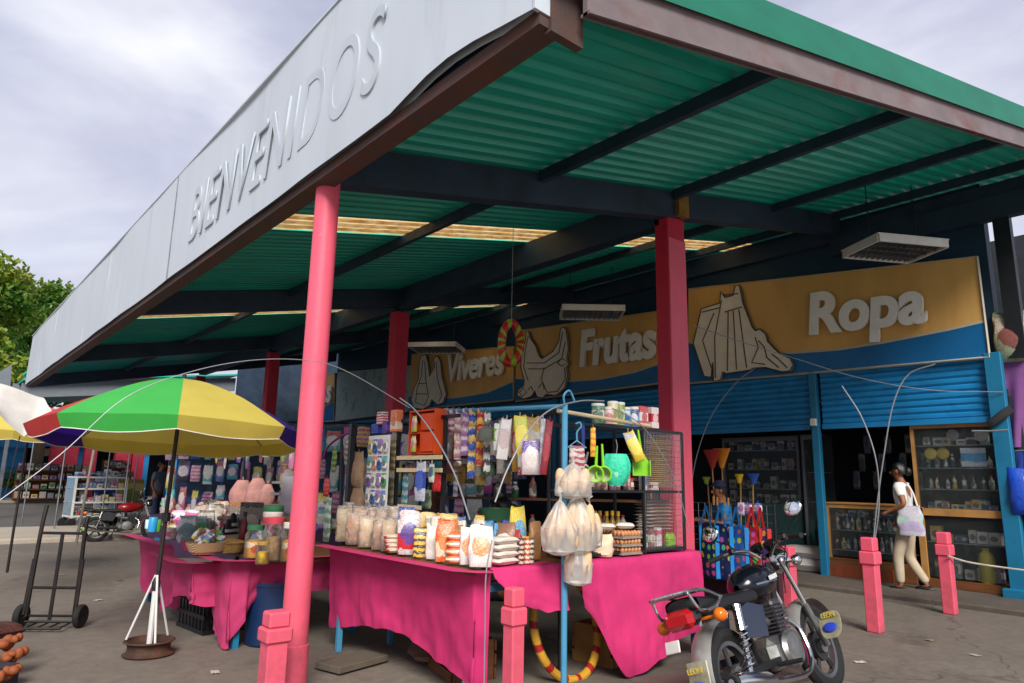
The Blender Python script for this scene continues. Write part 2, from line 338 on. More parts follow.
WIREM = mat('pale_wire', '#8f9396', .45, .3, var=.1); SKIN = mat('brown_skin', '#8a5638', .55, var=.1, scale=20); HAIR = mat('black_hair', '#0e0b0a', .5, var=.3, scale=30)

# ---------------------------------------------------------------- ground
g = MB(); g.grid(lambda u, v: (-350 + 700 * u, -250 + 700 * v, -.02), 4, 4); S('ground', g, BOUNCE, 0)  # base ground, its pale tone added as a reflector for the roof underside
g = MB(); g.grid(lambda u, v: (-60 + 120 * u, 20.5 + 18.6 * v, -.008), 4, 4); S('road', g, ROADM, 0)
g = MB(); g.grid(lambda u, v: (-3.5 + 44 * u, -1.2 + 18.6 * v, 0), 8, 6); S('plaza', g, PLAZA, 0)
g = MB().box((0, 19.3, .03), (80, 3.7, .12), ch=.02); S('kerb', g, PALE)
g = MB().box((10, 46, .02), (110, 14, .16), ch=.03); S('pavement', g, PALE)
# raised walkway along the shops, with the broken kerb face towards the plaza
g = MB().box((11.9, 14, .025), (3.7, 26, .09), ch=.02); S('walkway', g, WALK)

# ---------------------------------------------------------------- market canopy
SL = .205
def roof(x): return 4.12 + SL * (x - 2.5)                     # underside of the sheet
canopy = T('market_canopy', 'green corrugated market canopy with long white fascia on pink columns', 'canopy', (0, 0, 0))
def yedge(x): return 2.1 - .065 * (x - 2.1)
def corr(y0, y1, x0=1.98, x1=12.7):
    b = MB(); per = .178; prof = []; y = y0
    while y < y1 - 1e-6:
        for d, h in ((0, 0), (.055, 0), (.068, .06), (.132, .06), (.16, 0), (.178, 0)):
            if y + d <= y1 + 1e-6 and (not prof or y + d > prof[-1][0] + 1e-6): prof.append((y + d, h))
        y += per
    for th, flip in ((0, 0), (.006, 1)):
        o = len(b.v); n = len(prof); NX = 6; vs = []
        for i in range(NX + 1):
            x = x0 + (x1 - x0) * i / NX
            for k, (yy, h) in enumerate(prof):
                yy = max(yy, yedge(x) - .02)
                vs.append((x, yy, roof(x) + h + th + .006 * noise.noise(Vector((x * .7, yy * .6, 3)))))
        fs = [(i * n + k, i * n + k + 1, (i + 1) * n + k + 1, (i + 1) * n + k) for i in range(NX) for k in range(n - 1)]
        b.add(vs, fs)
    return b
def panel_mat():
    t = NT('yellow_skylight_sheet'); tr = t.n('ShaderNodeBsdfTranslucent'); ms = t.n('ShaderNodeMixShader'); f = t.noise(5, 7, .7, stretch=(1, 4, 1))
    c = t.mix(t.ramp(f, .4, .7), C('#fff4d6'), C('#dbb46c')); t.l(c, tr.inputs[0]); t.l(c, t.p.inputs['Base Color']); ms.inputs[0].default_value = .2; t.p.inputs['Roughness'].default_value = .5
    t.l(tr.outputs[0], ms.inputs[1]); t.l(t.p.outputs[0], ms.inputs[2]); t.l(ms.outputs[0], t.out.inputs[0]); return t.m
SKYL = panel_mat()
for a, b_ in ((1.4, 6.8), (7.45, 13.2), (13.7, 23.4)): P('roof_sheet', corr(a, b_), GREEN, canopy, smooth=0)
for a, b_ in ((6.8, 7.45), (13.2, 13.7)): P('skylight_panel', corr(a, b_), SKYL, canopy, 'yellow translucent roof panel', smooth=0)
# fascia with a dented lower corner, its steel bottom channel and end return
def fasc(u, v):
    y = 2.2 + 19.92 * u; z0 = 3.66 + .02 * noise.noise(Vector((y * .8, 1, 0)))
    if 2.25 < y < 3.5: z0 += .05 * math.sin((y - 2.25) / 1.25 * math.pi) ** 1.2
    z = z0 + (4.96 - z0) * v
    return (1.955 + .022 * noise.noise(Vector((y * .55, z * .9, 7))) - (.03 * max(0, 1 - v * 4) * math.sin((y - 2.25) / 1.25 * math.pi) if 2.25 < y < 3.5 else 0), y, z)
f = MB(); f.grid(fasc, 90, 8); f.grid(lambda u, v: (lambda p: (p[0] + .06, p[1], p[2]))(fasc(u, v)), 90, 8); f.box((2.0, 2.195, 4.3), (.1, .02, 1.28)); f.box((1.985, 12.16, 4.965), (.09, 19.9, .02))
fa = P('fascia', f, FASC, canopy)
letter(fa, 'BIENVENIDOS', (1.95, 7.78, 3.90), (1.95, 3.64, 3.93), .60, (-1, 0, 0), (0, 0, 1), LETS, shear=.2, offset=.0, ext=.008, spacing=1.14)
P('fascia_seam', MB().box((1.945, 8.55, 4.3), (.012, .012, 1.28)), STEEL, fa)
for yy in (10.4, 12.3, 14.1, 15.9, 17.8, 19.7): P('fascia_seam', MB().box((1.958, yy, 4.3), (.006, .006, 1.26)), FASC, fa)
f = MB().box((2.065, 12.17, 3.64), (.15, 19.95, .08)); f.box((2.125, 12.17, 3.75), (.03, 19.95, .16)); f.box((2.16, 2.2, 3.86), (.22, .05, .56)); P('bottom_channel', f, RUST, canopy, 'rusted brown steel channel'); P('dark_gap_backing', MB().box((2.035, 12.17, 3.95), (.02, 19.9, .66)), BEAM, canopy)  # dark backing plate added so the gap behind the fascia reads dark
f = MB(); f.box((2.3, 2.09, 4.02), (.3, .012, .2)); f.box((2.2, 2.24, 3.66), (.1, .012, .12)); P('corner_flashing', f, WHITE, canopy)
# cross beams, long beam, purlins
def sbeam(b, x0, x1, y, zo, h, w):
    b.add([(x, (yedge(x) if y is None else y) + sy * w / 2, roof(x) - zo - hz * h) for x in (x0, x1) for hz in (0, 1) for sy in (-1, 1)], [(0, 1, 3, 2), (4, 6, 7, 5), (0, 4, 5, 1), (2, 3, 7, 6), (0, 2, 6, 4), (1, 5, 7, 3)])
for yy in (4.9, 11.08, 17.2, 23.2):
    b = MB(); sbeam(b, 2.25, 11.2, yy, .02, .33, .16); P('cross_beam', b, BEAM, canopy)
for y0, y1 in ((4.98, 11.0), (11.16, 17.12), (17.28, 23.1)):
    b = MB().box((6.62, (y0 + y1) / 2, roof(6.62) - .23), (.2, y1 - y0, .4)); P('long_beam', b, BEAM, canopy)
bays = (1.99, 4.82, 4.98, 11.0, 11.16, 17.12, 17.28, 23.12)
for i in range(0, 8, 2):
    for x in (4.42, 6.62, 9.0, 10.9, 12.3):
        if x == 6.62 and i: continue
        y0_ = yedge(x) + .03 if i == 0 else bays[i]; b = MB().box((x, (y0_ + bays[i + 1]) / 2, roof(x) - .065), (.06, bays[i + 1] - y0_, .12)); P('purlin', b, BEAM, canopy)
b = MB(); sbeam(b, 2.2, 12.7, None, .1, .27, .03); sbeam(b, 2.2, 12.7, None, .352, .018, .06); P('edge_channel', b, RUSTP, canopy, 'grey channel with rust along the open edge')
b = MB()
for i in range(24):
    x0 = 1.98 + i * 10.72 / 24; x1 = x0 + 10.72 / 24; j = .0
    b.add([(x0, yedge(x0) - .07, roof(x0) + .07), (x1, yedge(x1) - .07, roof(x1) + .07), (x1, yedge(x1) - .045, roof(x1) - .165), (x0, yedge(x0) - .045, roof(x0) - .165), (x0, yedge(x0) + .02, roof(x0) + .1), (x1, yedge(x1) + .02, roof(x1) + .1)], [(0, 1, 2, 3), (0, 4, 5, 1)])
P('roof_flashing', b, mat('green_flashing', '#0f6f58', .5, var=.12, dirt='#0a5040', damt=.5, stretch=(.3, 1, 1)), canopy, smooth=0)
b = MB().box((11.25, 8.0, roof(11.1) - .3), (.16, 12.2, .3)); b.box((11.2, 3.5, roof(11.1) - .52), (.14, 3.0, .34)); P('wall_beam', b, BEAM, canopy)
# columns
b = MB().lathe([(.1, 0), (.1, .33), (.09, .335), (.089, 1.6), (.089, 3.7)], 28, (2.13, 4.74, 0)); P('column', b, PINK, canopy, 'round pink column')
b = MB(); b.box((6.69, 4.95, 2.32), (.34, .2, 4.64), ch=.012); c2 = P('column', b, REDP, canopy, 'square pink column with shade painted into its sides')  # shaded sides put into the colour as a deeper pink
b = MB().box((6.69, 4.846, 2.2), (.325, .012, 4.3)); P('lit_pink_face', b, PINK, c2)  # lit front put into the colour as a lighter pink facing
b = MB().box((6.74, 4.8, 4.78), (.2, .08, .28)); P('bare_top', b, mat('bare_ochre_wood', '#8a6420', .7, var=.3), c2)
for yy in (11.1, 17.2, 23.2):
    b = MB().box((6.6, yy, 2.25), (.27, .27, 4.5), ch=.012); P('column', b, REDP, canopy)

# ---------------------------------------------------------------- shop building
WX = 11.2
shop = T('shop_building', 'row of market shops with blue roller shutters and dark interiors', 'shop building', (0, 0, 0))
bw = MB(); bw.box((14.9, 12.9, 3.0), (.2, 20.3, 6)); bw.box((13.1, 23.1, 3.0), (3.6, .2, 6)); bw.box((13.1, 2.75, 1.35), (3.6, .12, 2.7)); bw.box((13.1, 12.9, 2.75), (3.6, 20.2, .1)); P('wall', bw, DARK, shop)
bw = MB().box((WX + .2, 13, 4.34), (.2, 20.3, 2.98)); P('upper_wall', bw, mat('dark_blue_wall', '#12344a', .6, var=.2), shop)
def shutter(y0, y1, z0, z1, x=WX + .02):
    b = MB(); n = int((z1 - z0) / .092); vs = []; prof = []
    for i in range(n):
        z = z0 + (z1 - z0) * i / n; d = (z1 - z0) / n
        prof += [(0, z), (-.018, z + d * .3), (-.018, z + d * .75), (.004, z + d * .97)]
    prof.append((0, z1)); vs = [(x + a, y, z) for y in (y0, y1) for a, z in prof]; m = len(prof)
    b.add(vs, [(k, k + 1, m + k + 1, m + k) for k in range(m - 1)]); b.box((x - .01, (y0 + y1) / 2, z0 - .03), (.07, y1 - y0, .08)); return b
for y0, y1 in ((2.98, 5.36), (5.56, 7.9), (8.1, 11.5), (11.7, 15.2), (15.4, 19.0), (19.2, 22.9)): P('roller_shutter', shutter(y0, y1, 2.42, 3.3), BLUE, shop, smooth=.3)
for yy in (5.46, 8.0, 11.6, 15.3, 19.1): P('post', MB().box((WX - .03, yy, 1.68), (.1, .12, 3.24), ch=.008), BLUED, shop)
b = MB().box((WX - .02, 2.9, 1.68), (.12, .2, 3.24), ch=.008); b.box((WX - .06, 2.93, .12), (.2, .28, .12), ch=.01); P('post', b, BLUED, shop, 'wide blue corner post')
P('corner_post', MB().box((WX + .06, 2.62, 4.25), (.14, .2, 2.1)), mat('black_steel', '#0d1118', .5), shop)
P('post_cap', MB().box((WX - .11, 5.46, 2.46), (.06, .1, .12), ch=.01), WHITE, shop)

# sign panels on the wall above the shutters
def plate(px, X, dx=.03, thick=None): return [GX(x, y, X) for x, y in px]
def sign(name, label, panel, curve, X=WX - .06):
    """ochre panel, blue lower band under a cream curve; outlines are taken on the wall plane"""
    root = T(name, label, 'shop sign', GX(panel[0][0], panel[0][1], X)); o = root.location.copy()
    q = lambda x, y, d: GX(x, y, X) - o + Vector((d, 0, 0))
    P('panel', MB().prism([q(x, y, 0) for x, y in panel], (.06, 0, 0)), OCHRE, root, smooth=.3)
    low = panel[2:4]                                       # bottom right, bottom left
    P('blue_band', MB().prism([q(x, y, -.004) for x, y in curve + low], (.003, 0, 0)), SBLUE, root, smooth=.3)
    b = MB(); w = .035
    for (x0, y0), (x1, y1) in zip(curve, curve[1:]):
        a, c = q(x0, y0, -.008), q(x1, y1, -.008); b.prism([a, c, c + Vector((0, 0, w)), a + Vector((0, 0, w))], (.003, 0, 0))
    pts = [q(x, y, -.01) for x, y in panel]
    for i in (1, 2): b.tube([pts[i], pts[(i + 1) % 4]], .018, 4)
    b.tube([pts[0], pts[1]], .01, 4); P('edge_strip', b, CREAM, root, smooth=.3)
    return root, q
def cut(root, q, outline, lines, name, d=-.07):
    b = MB().prism([q(x, y, d) for x, y in outline], (.03, 0, 0)); c = P(name, b, PICT, root, smooth=.3)
    e = MB().prism([q(x, y, d + .032) for x, y in outline], (.02, 0, 0)); P('backing', e, PICE, c, smooth=.3)
    k = MB()
    for ln in lines: k.tube([q(x, y, d - .004) for x, y in ln], .012, 5)
    k.tube([q(x, y, d - .003) for x, y in outline], .014, 5, closed=True)
    P('line_work', k, PICD, c)
def z8(L): return [(680 + x / 2.977, 180 + y / 2.977) for x, y in L]
def z7(L): return [(400 + x / 3.413, 230 + y / 3.413) for x, y in L]
ropa, q = sign('shop_sign', 'ochre and blue shop sign lettered Ropa with clothes cut-out', z8([(25, 325), (885, 228), (922, 528), (25, 606)]), z8([(25, 486), (100, 503), (330, 518), (470, 508), (600, 488), (800, 449), (908, 424)]))
letter(ropa, 'Ropa', q(813, 349, -.06), q(932, 338, -.06), .93, (-1, 0, 0), (0, 0, 1), LETW, shear=.12, offset=.035, ext=.03)
cut(ropa, q, z8([(70, 385), (125, 368), (128, 335), (140, 352), (165, 345), (170, 318), (183, 315), (190, 345), (192, 362), (222, 440), (232, 450), (245, 445), (262, 460), (268, 482), (300, 515), (335, 532), (344, 552), (335, 570), (310, 573), (262, 560), (225, 562), (215, 568), (145, 578), (134, 572), (128, 597), (106, 600), (104, 545), (100, 588), (78, 585), (46, 488)]),
    [z8(l) for l in ([(72, 395), (125, 382)], [(108, 398), (74, 480), (100, 560)], [(130, 360), (110, 470), (112, 590)], [(140, 395), (190, 380)], [(150, 395), (148, 570)], [(165, 392), (175, 565)], [(182, 388), (205, 560)], [(230, 470), (240, 500), (220, 545), (260, 550)], [(240, 480), (258, 500), (265, 530), (300, 560)], [(280, 520), (300, 535), (325, 560)], [(135, 345), (180, 340)])], 'clothes_cut_out')
frut, q = sign('shop_sign', 'ochre and blue shop sign lettered Frutas with fruit cut-out', z7([(395, 345), (930, 270), (930, 518), (395, 585)]), z7([(395, 508), (460, 514), (560, 520), (680, 512), (800, 488), (930, 445)]))
letter(frut, 'Frutas', q(583, 368, -.06), q(659, 359, -.06), .84, (-1, 0, 0), (0, 0, 1), LETW, shear=.12, offset=.035, ext=.03)
cut(frut, q, z7([(438, 345), (447, 348), (452, 370), (470, 395), (482, 430), (492, 440), (530, 415), (550, 380), (556, 338), (566, 332), (574, 340), (580, 380), (582, 410), (577, 440), (585, 455), (576, 470), (580, 500), (570, 540), (540, 566), (505, 562), (495, 575), (475, 570), (468, 550), (455, 570), (430, 578), (408, 566), (412, 545), (430, 532), (432, 515), (420, 470), (422, 410), (436, 380)]),
    [z7(l) for l in ([(446, 362), (435, 410), (430, 470), (445, 515)], [(440, 455), (500, 455), (550, 420), (563, 350)], [(445, 475), (500, 475), (560, 440), (572, 385)], [(500, 470), (490, 510), (510, 555), (545, 552), (572, 510), (570, 470)], [(545, 455), (560, 440), (582, 452), (560, 466), (545, 455)], [(415, 555), (428, 540), (440, 555), (425, 570), (415, 555)], [(445, 545), (456, 535), (462, 550)], [(480, 540), (495, 520), (500, 545)])], 'fruit_cut_out')
viv, q = sign('shop_sign', 'ochre and blue shop sign lettered Viveres with bottle cut-out', z7([(40, 425), (388, 397), (388, 580), (28, 615)]), z7([(30, 568), (100, 578), (200, 573), (300, 556), (388, 518)]))
letter(viv, 'Viveres', q(450, 383, -.06), q(506, 375, -.06), .78, (-1, 0, 0), (0, 0, 1), LETW, shear=.12, offset=.03, ext=.03)
cut(viv, q, z7([(80, 430), (95, 425), (102, 450), (108, 500), (125, 470), (122, 440), (135, 430), (145, 450), (150, 500), (165, 560), (155, 590), (135, 598), (115, 580), (108, 600), (85, 613), (55, 608), (45, 580), (55, 540), (70, 510), (72, 460)]),
    [z7(l) for l in ([(85, 445), (80, 500), (65, 545), (60, 590), (90, 600), (105, 570), (95, 510), (92, 450)], [(62, 560), (100, 560)], [(130, 450), (135, 510), (150, 565), (140, 585)], [(70, 525), (98, 525)])], 'food_cut_out')
def muralmat():
    t = NT('faded_mural'); f = t.ramp(t.noise(1.6, 5, .6, stretch=(1, 1.5, 1)), .52, .62); c = t.mix(t.math('MULTIPLY', f, .6), C('#9fb3b3'), C('#3e7d8f')); d = t.ramp(t.noise(5, 5, .6), .6, .64); c = t.mix(t.math('MULTIPLY', d, .5), c, C('#4d5a58')); t.l(c, t.p.inputs['Base Color']); t.p.inputs['Roughness'].default_value = .6; return t.m
fd = T('faded_panel', 'faded pale blue painted panel left of the bottle sign', 'wall panel', GX(336, 372, WX - .05)); o = fd.location.copy()
P('panel', MB().prism([GX(x, y, WX - .05) - o for x, y in ((337, 373), (411, 366), (409, 411), (335, 421))], (.05, 0, 0)), muralmat(), fd, smooth=.3)
P('edge_strip', MB().tube([GX(x, y, WX - .055) - o for x, y in ((337, 373), (411, 366), (409, 411), (335, 421))], .02, 4, closed=True), CREAM, fd)
fs, q = sign('shop_sign', 'distant ochre and blue shop sign ending in the letters as', [(262, 388), (335, 373), (334, 421), (262, 425)], [(262, 420), (300, 418), (320, 410), (334, 402)], X=WX + .0)
letter(fs, 'as', q(322.5, 404, -.06), q(333.5, 403, -.06), .62, (-1, 0, 0), (0, 0, 1), LETW, shear=.12, offset=.03, ext=.03)
P('cut_out', MB().prism([q(x, y, -.05) for x, y in ((286, 396), (296, 390), (303, 398), (305, 412), (296, 418), (284, 414))], (.03, 0, 0)), PICT, fs, smooth=.3)

# louvred ceiling lights hung below the roof
def louvre(label, px, zz):
    a, b_, c, d = [GZ(x, y, zz) for x, y in px]; ctr = (a + b_ + c + d) / 4
    r = T('ceiling_light', label, 'ceiling light', ctr, 0, 'louvred ceiling lights under the canopy'); ax = (d - a + c - b_).normalized(); sx = (d - a).length; sy = (b_ - a).length; rz = math.atan2(ax.y, ax.x); r.rotation_euler = (0, 0, rz)
    k = MB()
    for yy in (-1, 1): k.box((0, yy * sy / 2, .05), (sx, .03, .1), ch=.004)
    for xx in (-1, 1): k.box((xx * sx / 2, 0, .05), (.03, sy - .03, .1), ch=.004)
    k.box((0, 0, .11), (sx + .03, sy + .03, .02), ch=.004); P('housing', k, WHITE, r)
    k = MB()
    for i in range(1, 12): k.box((-sx / 2 + sx * i / 12, 0, .03), (.008, sy - .05, .05))
    for i in range(1, 4): k.box((0, -sy / 2 + sy * i / 4, .031), (sx - .05, .008, .049))
    P('louvre', k, STEEL, r)
    for xx in (-.35, .35): P('hanger_rod', MB().tube([(xx * sx, 0, .12), (xx * sx, 0, roof(ctr.x) - zz)], .008, 6), BLACKM, r)
louvre('white louvred light hanging right above the Ropa sign', ((838, 257), (890, 243), (946, 249), (905, 262)), 4.6)
louvre('white louvred light hanging above the Frutas sign', ((551, 319), (575, 311), (631, 313), (610, 319)), 4.6)
louvre('white louvred light hanging above the Viveres sign', ((405, 353), (425, 348), (468, 348), (450, 352)), 4.6)
# ---------------------------------------------------------------- goods: shapes shared by the stalls
PMAG = mat('magenta_cloth', '#d22e70', .85, var=.13, scale=3, bump=.3, bscale=260, dirt='#a81c5a', damt=.6, dscale=1.8, dlo=.46, sheen=1)
PMAGD = mat('faded_magenta_cloth', '#bb3468', .85, var=.12, scale=4, bump=.15, bscale=220, dirt='#96244e', damt=.55, dscale=2)
LBLUE = mat('light_blue_pipe', '#4b93b8', .5, var=.15, dirt='#36647c', damt=.5, dscale=6)
CARD = mat('brown_cardboard', '#a98055', .8, var=.12, scale=5)
PAPER = mat('white_paper', '#dcdad4', .7, var=.05)
def jig(a): return rnd.uniform(-a, a)
def pick(*a): return rnd.choice(a)
def at_x(px, py, X, z): p = GX(px, py, X); return Vector((X, p.y, z))
def at_y(px, py, Y, z): p = GY(px, py, Y); return Vector((p.x, Y, z))
def bag(label, p, w, d, h, m, cat='bag', name='filled_bag', rz=None, group=None, top=.08, wr=.08, lean=0):
    b = MB(); b.pillow(w, d, h, top=top, wr=wr, seed=rnd.random() * 9)
    return T(name, label, cat, p, 0, group, b, m, rot=Euler((lean, 0, face(p) if rz is None else rz)))
def flat(label, p, w, d, h, m, rz=None, cat='packet', name='packet', group=None):
    return T(name, label, cat, p, face(p) if rz is None else rz, group, MB().sack(w, d, h, seed=rnd.random() * 9), m)
def carton(label, p, w, d, h, m, rz=None, cat='box', name='carton', group=None):
    return T(name, label, cat, p, face(p) if rz is None else rz, group, MB().box((0, 0, h / 2), (w, d, h), ch=.004), m)
def strip(label, p, w, h, n, m, cat='sachets', group='sachet strips hanging from the blue pipe', name='sachet_strip', rz=None):
    b = MB(); b.tube([(0, 0, .015), (0, 0, 0)], .003, 5); b.cur = 0
    for i in range(n):
        z = -h * (i + 1) / n; b.m = Matrix.Translation((jig(.004), jig(.006), z)) @ Matrix.Rotation(jig(.12), 4, 'Z') @ Matrix.Rotation(jig(.1), 4, 'X'); b.pillow(w, w * .25, h / n * 1.02, top=.1, bot=.1, n=10, m=5)
    b.m = Matrix.Identity(4); return T(name, label, cat, p, face(p) if rz is None else rz, group, b, m)
def hung(label, p, w, d, h, m, name='hanging_pack', cat='pack', rz=None, tilt=0, group=None):
    b = MB(); b.m = Matrix.Rotation(tilt, 4, 'Y') @ Matrix.Translation((0, 0, -h)); b.pillow(w, d, h, bot=.25, top=.1, seed=rnd.random() * 9, wr=.05); b.m = Matrix.Identity(4); b.tube([(0, 0, .03), (0, 0, -.02)], .003, 5)
    return T(name, label, cat, p, face(p) if rz is None else rz, group, b, m)
def drape(path, ztop, zbot, inn=.16, amp=.035, seed=0, nu=60, nv=18, freq=9, flare=.05, side=1, sag=None):
    """cloth laid over a table edge that follows path and hangs down to zbot(t) with folds that open towards the hem"""
    pts = [Vector((x, y, 0)) for x, y in path]; L = [0]
    for a, c in zip(pts, pts[1:]): L.append(L[-1] + (c - a).length)
    def loc(t):
        d = t * L[-1]; i = 0
        while i < len(L) - 2 and d > L[i + 1]: i += 1
        a, c = pts[i], pts[i + 1]; tt = (c - a).normalized(); n = Vector((tt.y, -tt.x, 0)) * side
        return a + tt * (d - L[i]), n
    def fn(u, v):
        q, n = loc(u); d = u * L[-1]
        if v < .14: k = v / .14; return q - n * inn * (1 - k) + Vector((0, 0, ztop + .004 - .004 * k))
        k = (v - .14) / .86; z0 = ztop - (sag(u) if sag else 0) * 1; zb = zbot(u)
        z = z0 + (zb - z0) * k
        w = .35 * noise.noise(Vector((d * 14, k * 2.5, seed + 9))) + math.sin(d * freq + seed) * .6 + math.sin(d * freq * 2.3 + seed * 2.1) * .3 + noise.noise(Vector((d * 3, k * 1.4, seed))) * 1.1
        o = .012 + flare * k + amp * (k ** .7) * w + amp * .7 * noise.noise(Vector((d * 8, k * 5, seed + 4))) * k
        return q + n * max(o, .008) + Vector((0, 0, z + .012 * noise.noise(Vector((d * 6, 0, seed))) * k))
    b = MB(); b.grid(fn, nu, nv)
    return b
def lerp_list(L):
    def f(t):
        for (a, x), (c, y) in zip(L, L[1:]):
            if t <= c: return x + (y - x) * ((t - a) / max(1e-6, c - a))
        return L[-1][1]
    return lambda t: sum(f(min(1, max(0, t + k * .018))) for k in range(-4, 5)) / 9 + .012 * noise.noise(Vector((t * 9, 2, 7)))

# ---------------------------------------------------------------- corner stall: table, cloths
TZ = .86
tb = T('stall_table', 'corner stall table with light blue pipe legs under magenta cloths', 'table', (4.2, 4.75, 0))
o = Vector((4.2, 4.75, 0))
P('tabletop', MB().box((-1.0, 0, TZ - .02), (.6, 1.95, .03)).box((.3, -.58, TZ - .02), (1.98, .75, .03)), WOOD, tb)
for x, y in ((2.95, 5.68), (2.98, 3.92), (5.4, 3.85), (5.4, 4.4), (3.45, 5.68)): P('leg', MB().box((x - 4.2, y - 4.75, TZ / 2 - .02), (.045, .045, TZ - .04), ch=.004), LBLUE, tb)
P('rail', MB().box((2.96 - 4.2, 4.8 - 4.75, .72), (.03, 1.7, .04)), LBLUE, tb); P('rail', MB().box((4.2 - 4.2, 3.86 - 4.75, .72), (2.4, .03, .04)), LBLUE, tb)
b = drape([(2.88, 5.86), (2.88, 4.9), (2.9, 3.78), (3.0, 3.72)], TZ, lerp_list([(0, .16), (.1, .2), (.3, .29), (.5, .32), (.62, .26), (.75, .2), (.9, .13), (1, .12)]), seed=1.3, side=-1, nu=90, nv=22, freq=4.2, amp=.03)
T('table_cloth', 'bright magenta cloth hanging down the long left side of the corner stall', 'cloth', (0, 0, 0), mb=b, m=PMAG, smooth=3)
b = drape([(3.02, 3.74), (3.3, 3.72), (3.66, 3.73)], TZ, lerp_list([(0, .8), (.15, .72), (.45, .6), (.8, .55), (1, .56)]), seed=2.2, side=1, nu=40, nv=14, freq=7, amp=.025)
T('table_cloth', 'short magenta swag between the stall corner and the blue pole', 'cloth', (0, 0, 0), mb=b, m=PMAG, smooth=3)
b = drape([(3.86, 3.74), (4.5, 3.73), (5.42, 3.78), (5.52, 3.95)], TZ, lerp_list([(0, .6), (.08, .42), (.2, .02), (.28, .0), (.5, .1), (.7, .2), (.82, .22), (1, .1)]), seed=5.2, side=1, nu=80, nv=22, freq=4.6, amp=.035)
T('table_cloth', 'magenta cloth hanging from the right front of the stall beside motorbike', 'cloth', (0, 0, 0), mb=b, m=PMAG, smooth=3)
# pole frame of the stall
fr = T('pipe_stand', 'light blue pipe frame standing at the front of the corner stall', 'pipe frame', (3.58, 3.62, 0)); o = Vector((3.58, 3.62, 0))
P('post', MB().tube([(0, 0, 0), (0, 0, 2.0)], .022, 10), LBLUE, fr)
P('post', MB().tube([(.05, 1.9, .86), (.05, 1.9, 2.08)], .02, 8), LBLUE, fr)
P('top_pipe', MB().tube([(0, 0, 1.985), (.02, 1.95, 2.06)], .018, 8), LBLUE, fr)
P('top_pipe', MB().tube([(-.05, .02, 1.95), (1.0, .02, 1.905)], .016, 8), mat('cream_pipe', '#b9a888', .6), fr, 'cream front pipe')
P('hook', MB().tube(spline([(0, 0, 1.98), (-.03, -.02, 2.06), (.03, -.02, 2.1), (.08, -.02, 2.03)]), .008, 6), LBLUE, fr)

# ---------------------------------------------------------------- goods along the left edge (plane X)
ZT = TZ + .012
def lrow(px, X): return at_x(px, 540, X, ZT)
def sz(p, w, h): k = ppm(p); return w / k, h / k
grain = lambda c, v=.2: mat('grain_' + c, c, .75, var=v, scale=60, bump=.5, bscale=120)
LB = [  # px centre, plane X, px width, px height, colour, text
 (343, 3.08, 13, 31, '#b8a282', 'beige bag of grain at the far left end of the magenta table'),
 (350, 3.24, 14, 32, '#34323a', 'dark grey bag of beans behind the pale grain bags'),
 (354, 3.02, 14, 28, '#b98f73', 'pinkish brown bag of grain in front of the dark bean bag'),
 (361, 3.20, 16, 31, '#bb9478', 'pinkish grain bag with a round top behind two beige bags'),
 (366, 3.00, 13, 27, '#c4a888', 'pale beige bag of flour beside the pinkish grain bag'),
 (373, 3.14, 13, 33, '#96674c', 'reddish brown bag of lentils between pale bags'),
 (379, 2.99, 12, 27, '#a67a5e', 'small brown bag of lentils at the table edge'),
 (384, 3.16, 17, 34, '#9c7c5e', 'tall tan bag of oats behind the small brown bag'),
 (389, 3.00, 13, 28, '#b49878', 'tan bag of oats beside the striped packets'),
 (395, 3.20, 17, 36, '#8d6f58', 'tall brown bag of grain behind the striped packets')]
for px, X, w, h, c, l in LB:
    p = lrow(px, X); a, b_ = sz(p, w, h); t = bag(l, p, a * 1.25, a * .8, b_ * 1.02, grain(c), cat='grain bag', name='grain_bag'); k = MB(); k.pillow(a * 1.3, a * .86, b_ * 1.1, wr=.1, seed=rnd.random() * 5); k.tube([(0, 0, b_ * 1.02), (0, 0, b_ * 1.12)], [a * .12, a * .22], 8, cap=False)
    P('plastic_wrap', k, PLAST, t)
for i in range(4):
    p = at_x(396 - i * .6, 540, 2.98, ZT + i * .033); flat(('lowest', 'second', 'third', 'topmost')[i] + ' cream packet with red print in the stack beside the brown bags', p, .17, .11, .04, pack('#d8cbb4', '#a8343a', '#e6dcc8', kind=0), rz=face(p) + jig(.2), group=None)
PK = [ # px, X, w, h, colours, kind, label
 (409, 3.0, 19, 42, ('#d9d5d2', '#c22a33', '#24439b'), 2, 'white bag with red panel and blue top beside the cream stack'),
 (406, 3.2, 16, 40, ('#24439b', '#e0dcd4', '#c9b29a'), 0, 'blue topped flour bag behind the red panelled bag'),
 (420, 2.97, 11, 29, ('#e8b90f', '#20201c', '#e9e3d6'), 3, 'yellow packet with black print at the table edge'),
 (427, 3.02, 12, 28, ('#e6e0d8', '#b92b35', '#e3b21a'), 0, 'white and red packet beside the yellow black one'),
 (418, 3.22, 14, 34, ('#d6b874', '#c59a4c', '#efe2b4'), 1, 'beige bag of pasta behind the yellow packet'),
 (427, 3.3, 15, 36, ('#e1c987', '#4a5a6c', '#f0e4bc'), 1, 'tall cream pasta bag in the back row left of two others'),
 (438, 3.26, 12, 36, ('#e9dccb', '#c8262e', '#f2ede2'), 0, 'white bag with red panel in the back row'),
 (448, 3.3, 16, 38, ('#dcc27c', '#b58c38', '#efe0ae'), 1, 'tall cream pasta bag at the right end of the back row'),
 (435, 3.0, 15, 31, ('#e2ded6', '#d9d2c6', '#c9c2b6'), 0, 'plain white bag leaning beside the orange packet'),
 (446, 2.98, 17, 40, ('#ea5a12', '#e9d3b2', '#f07a2a'), 2, 'orange standing packet with a cream panel')]
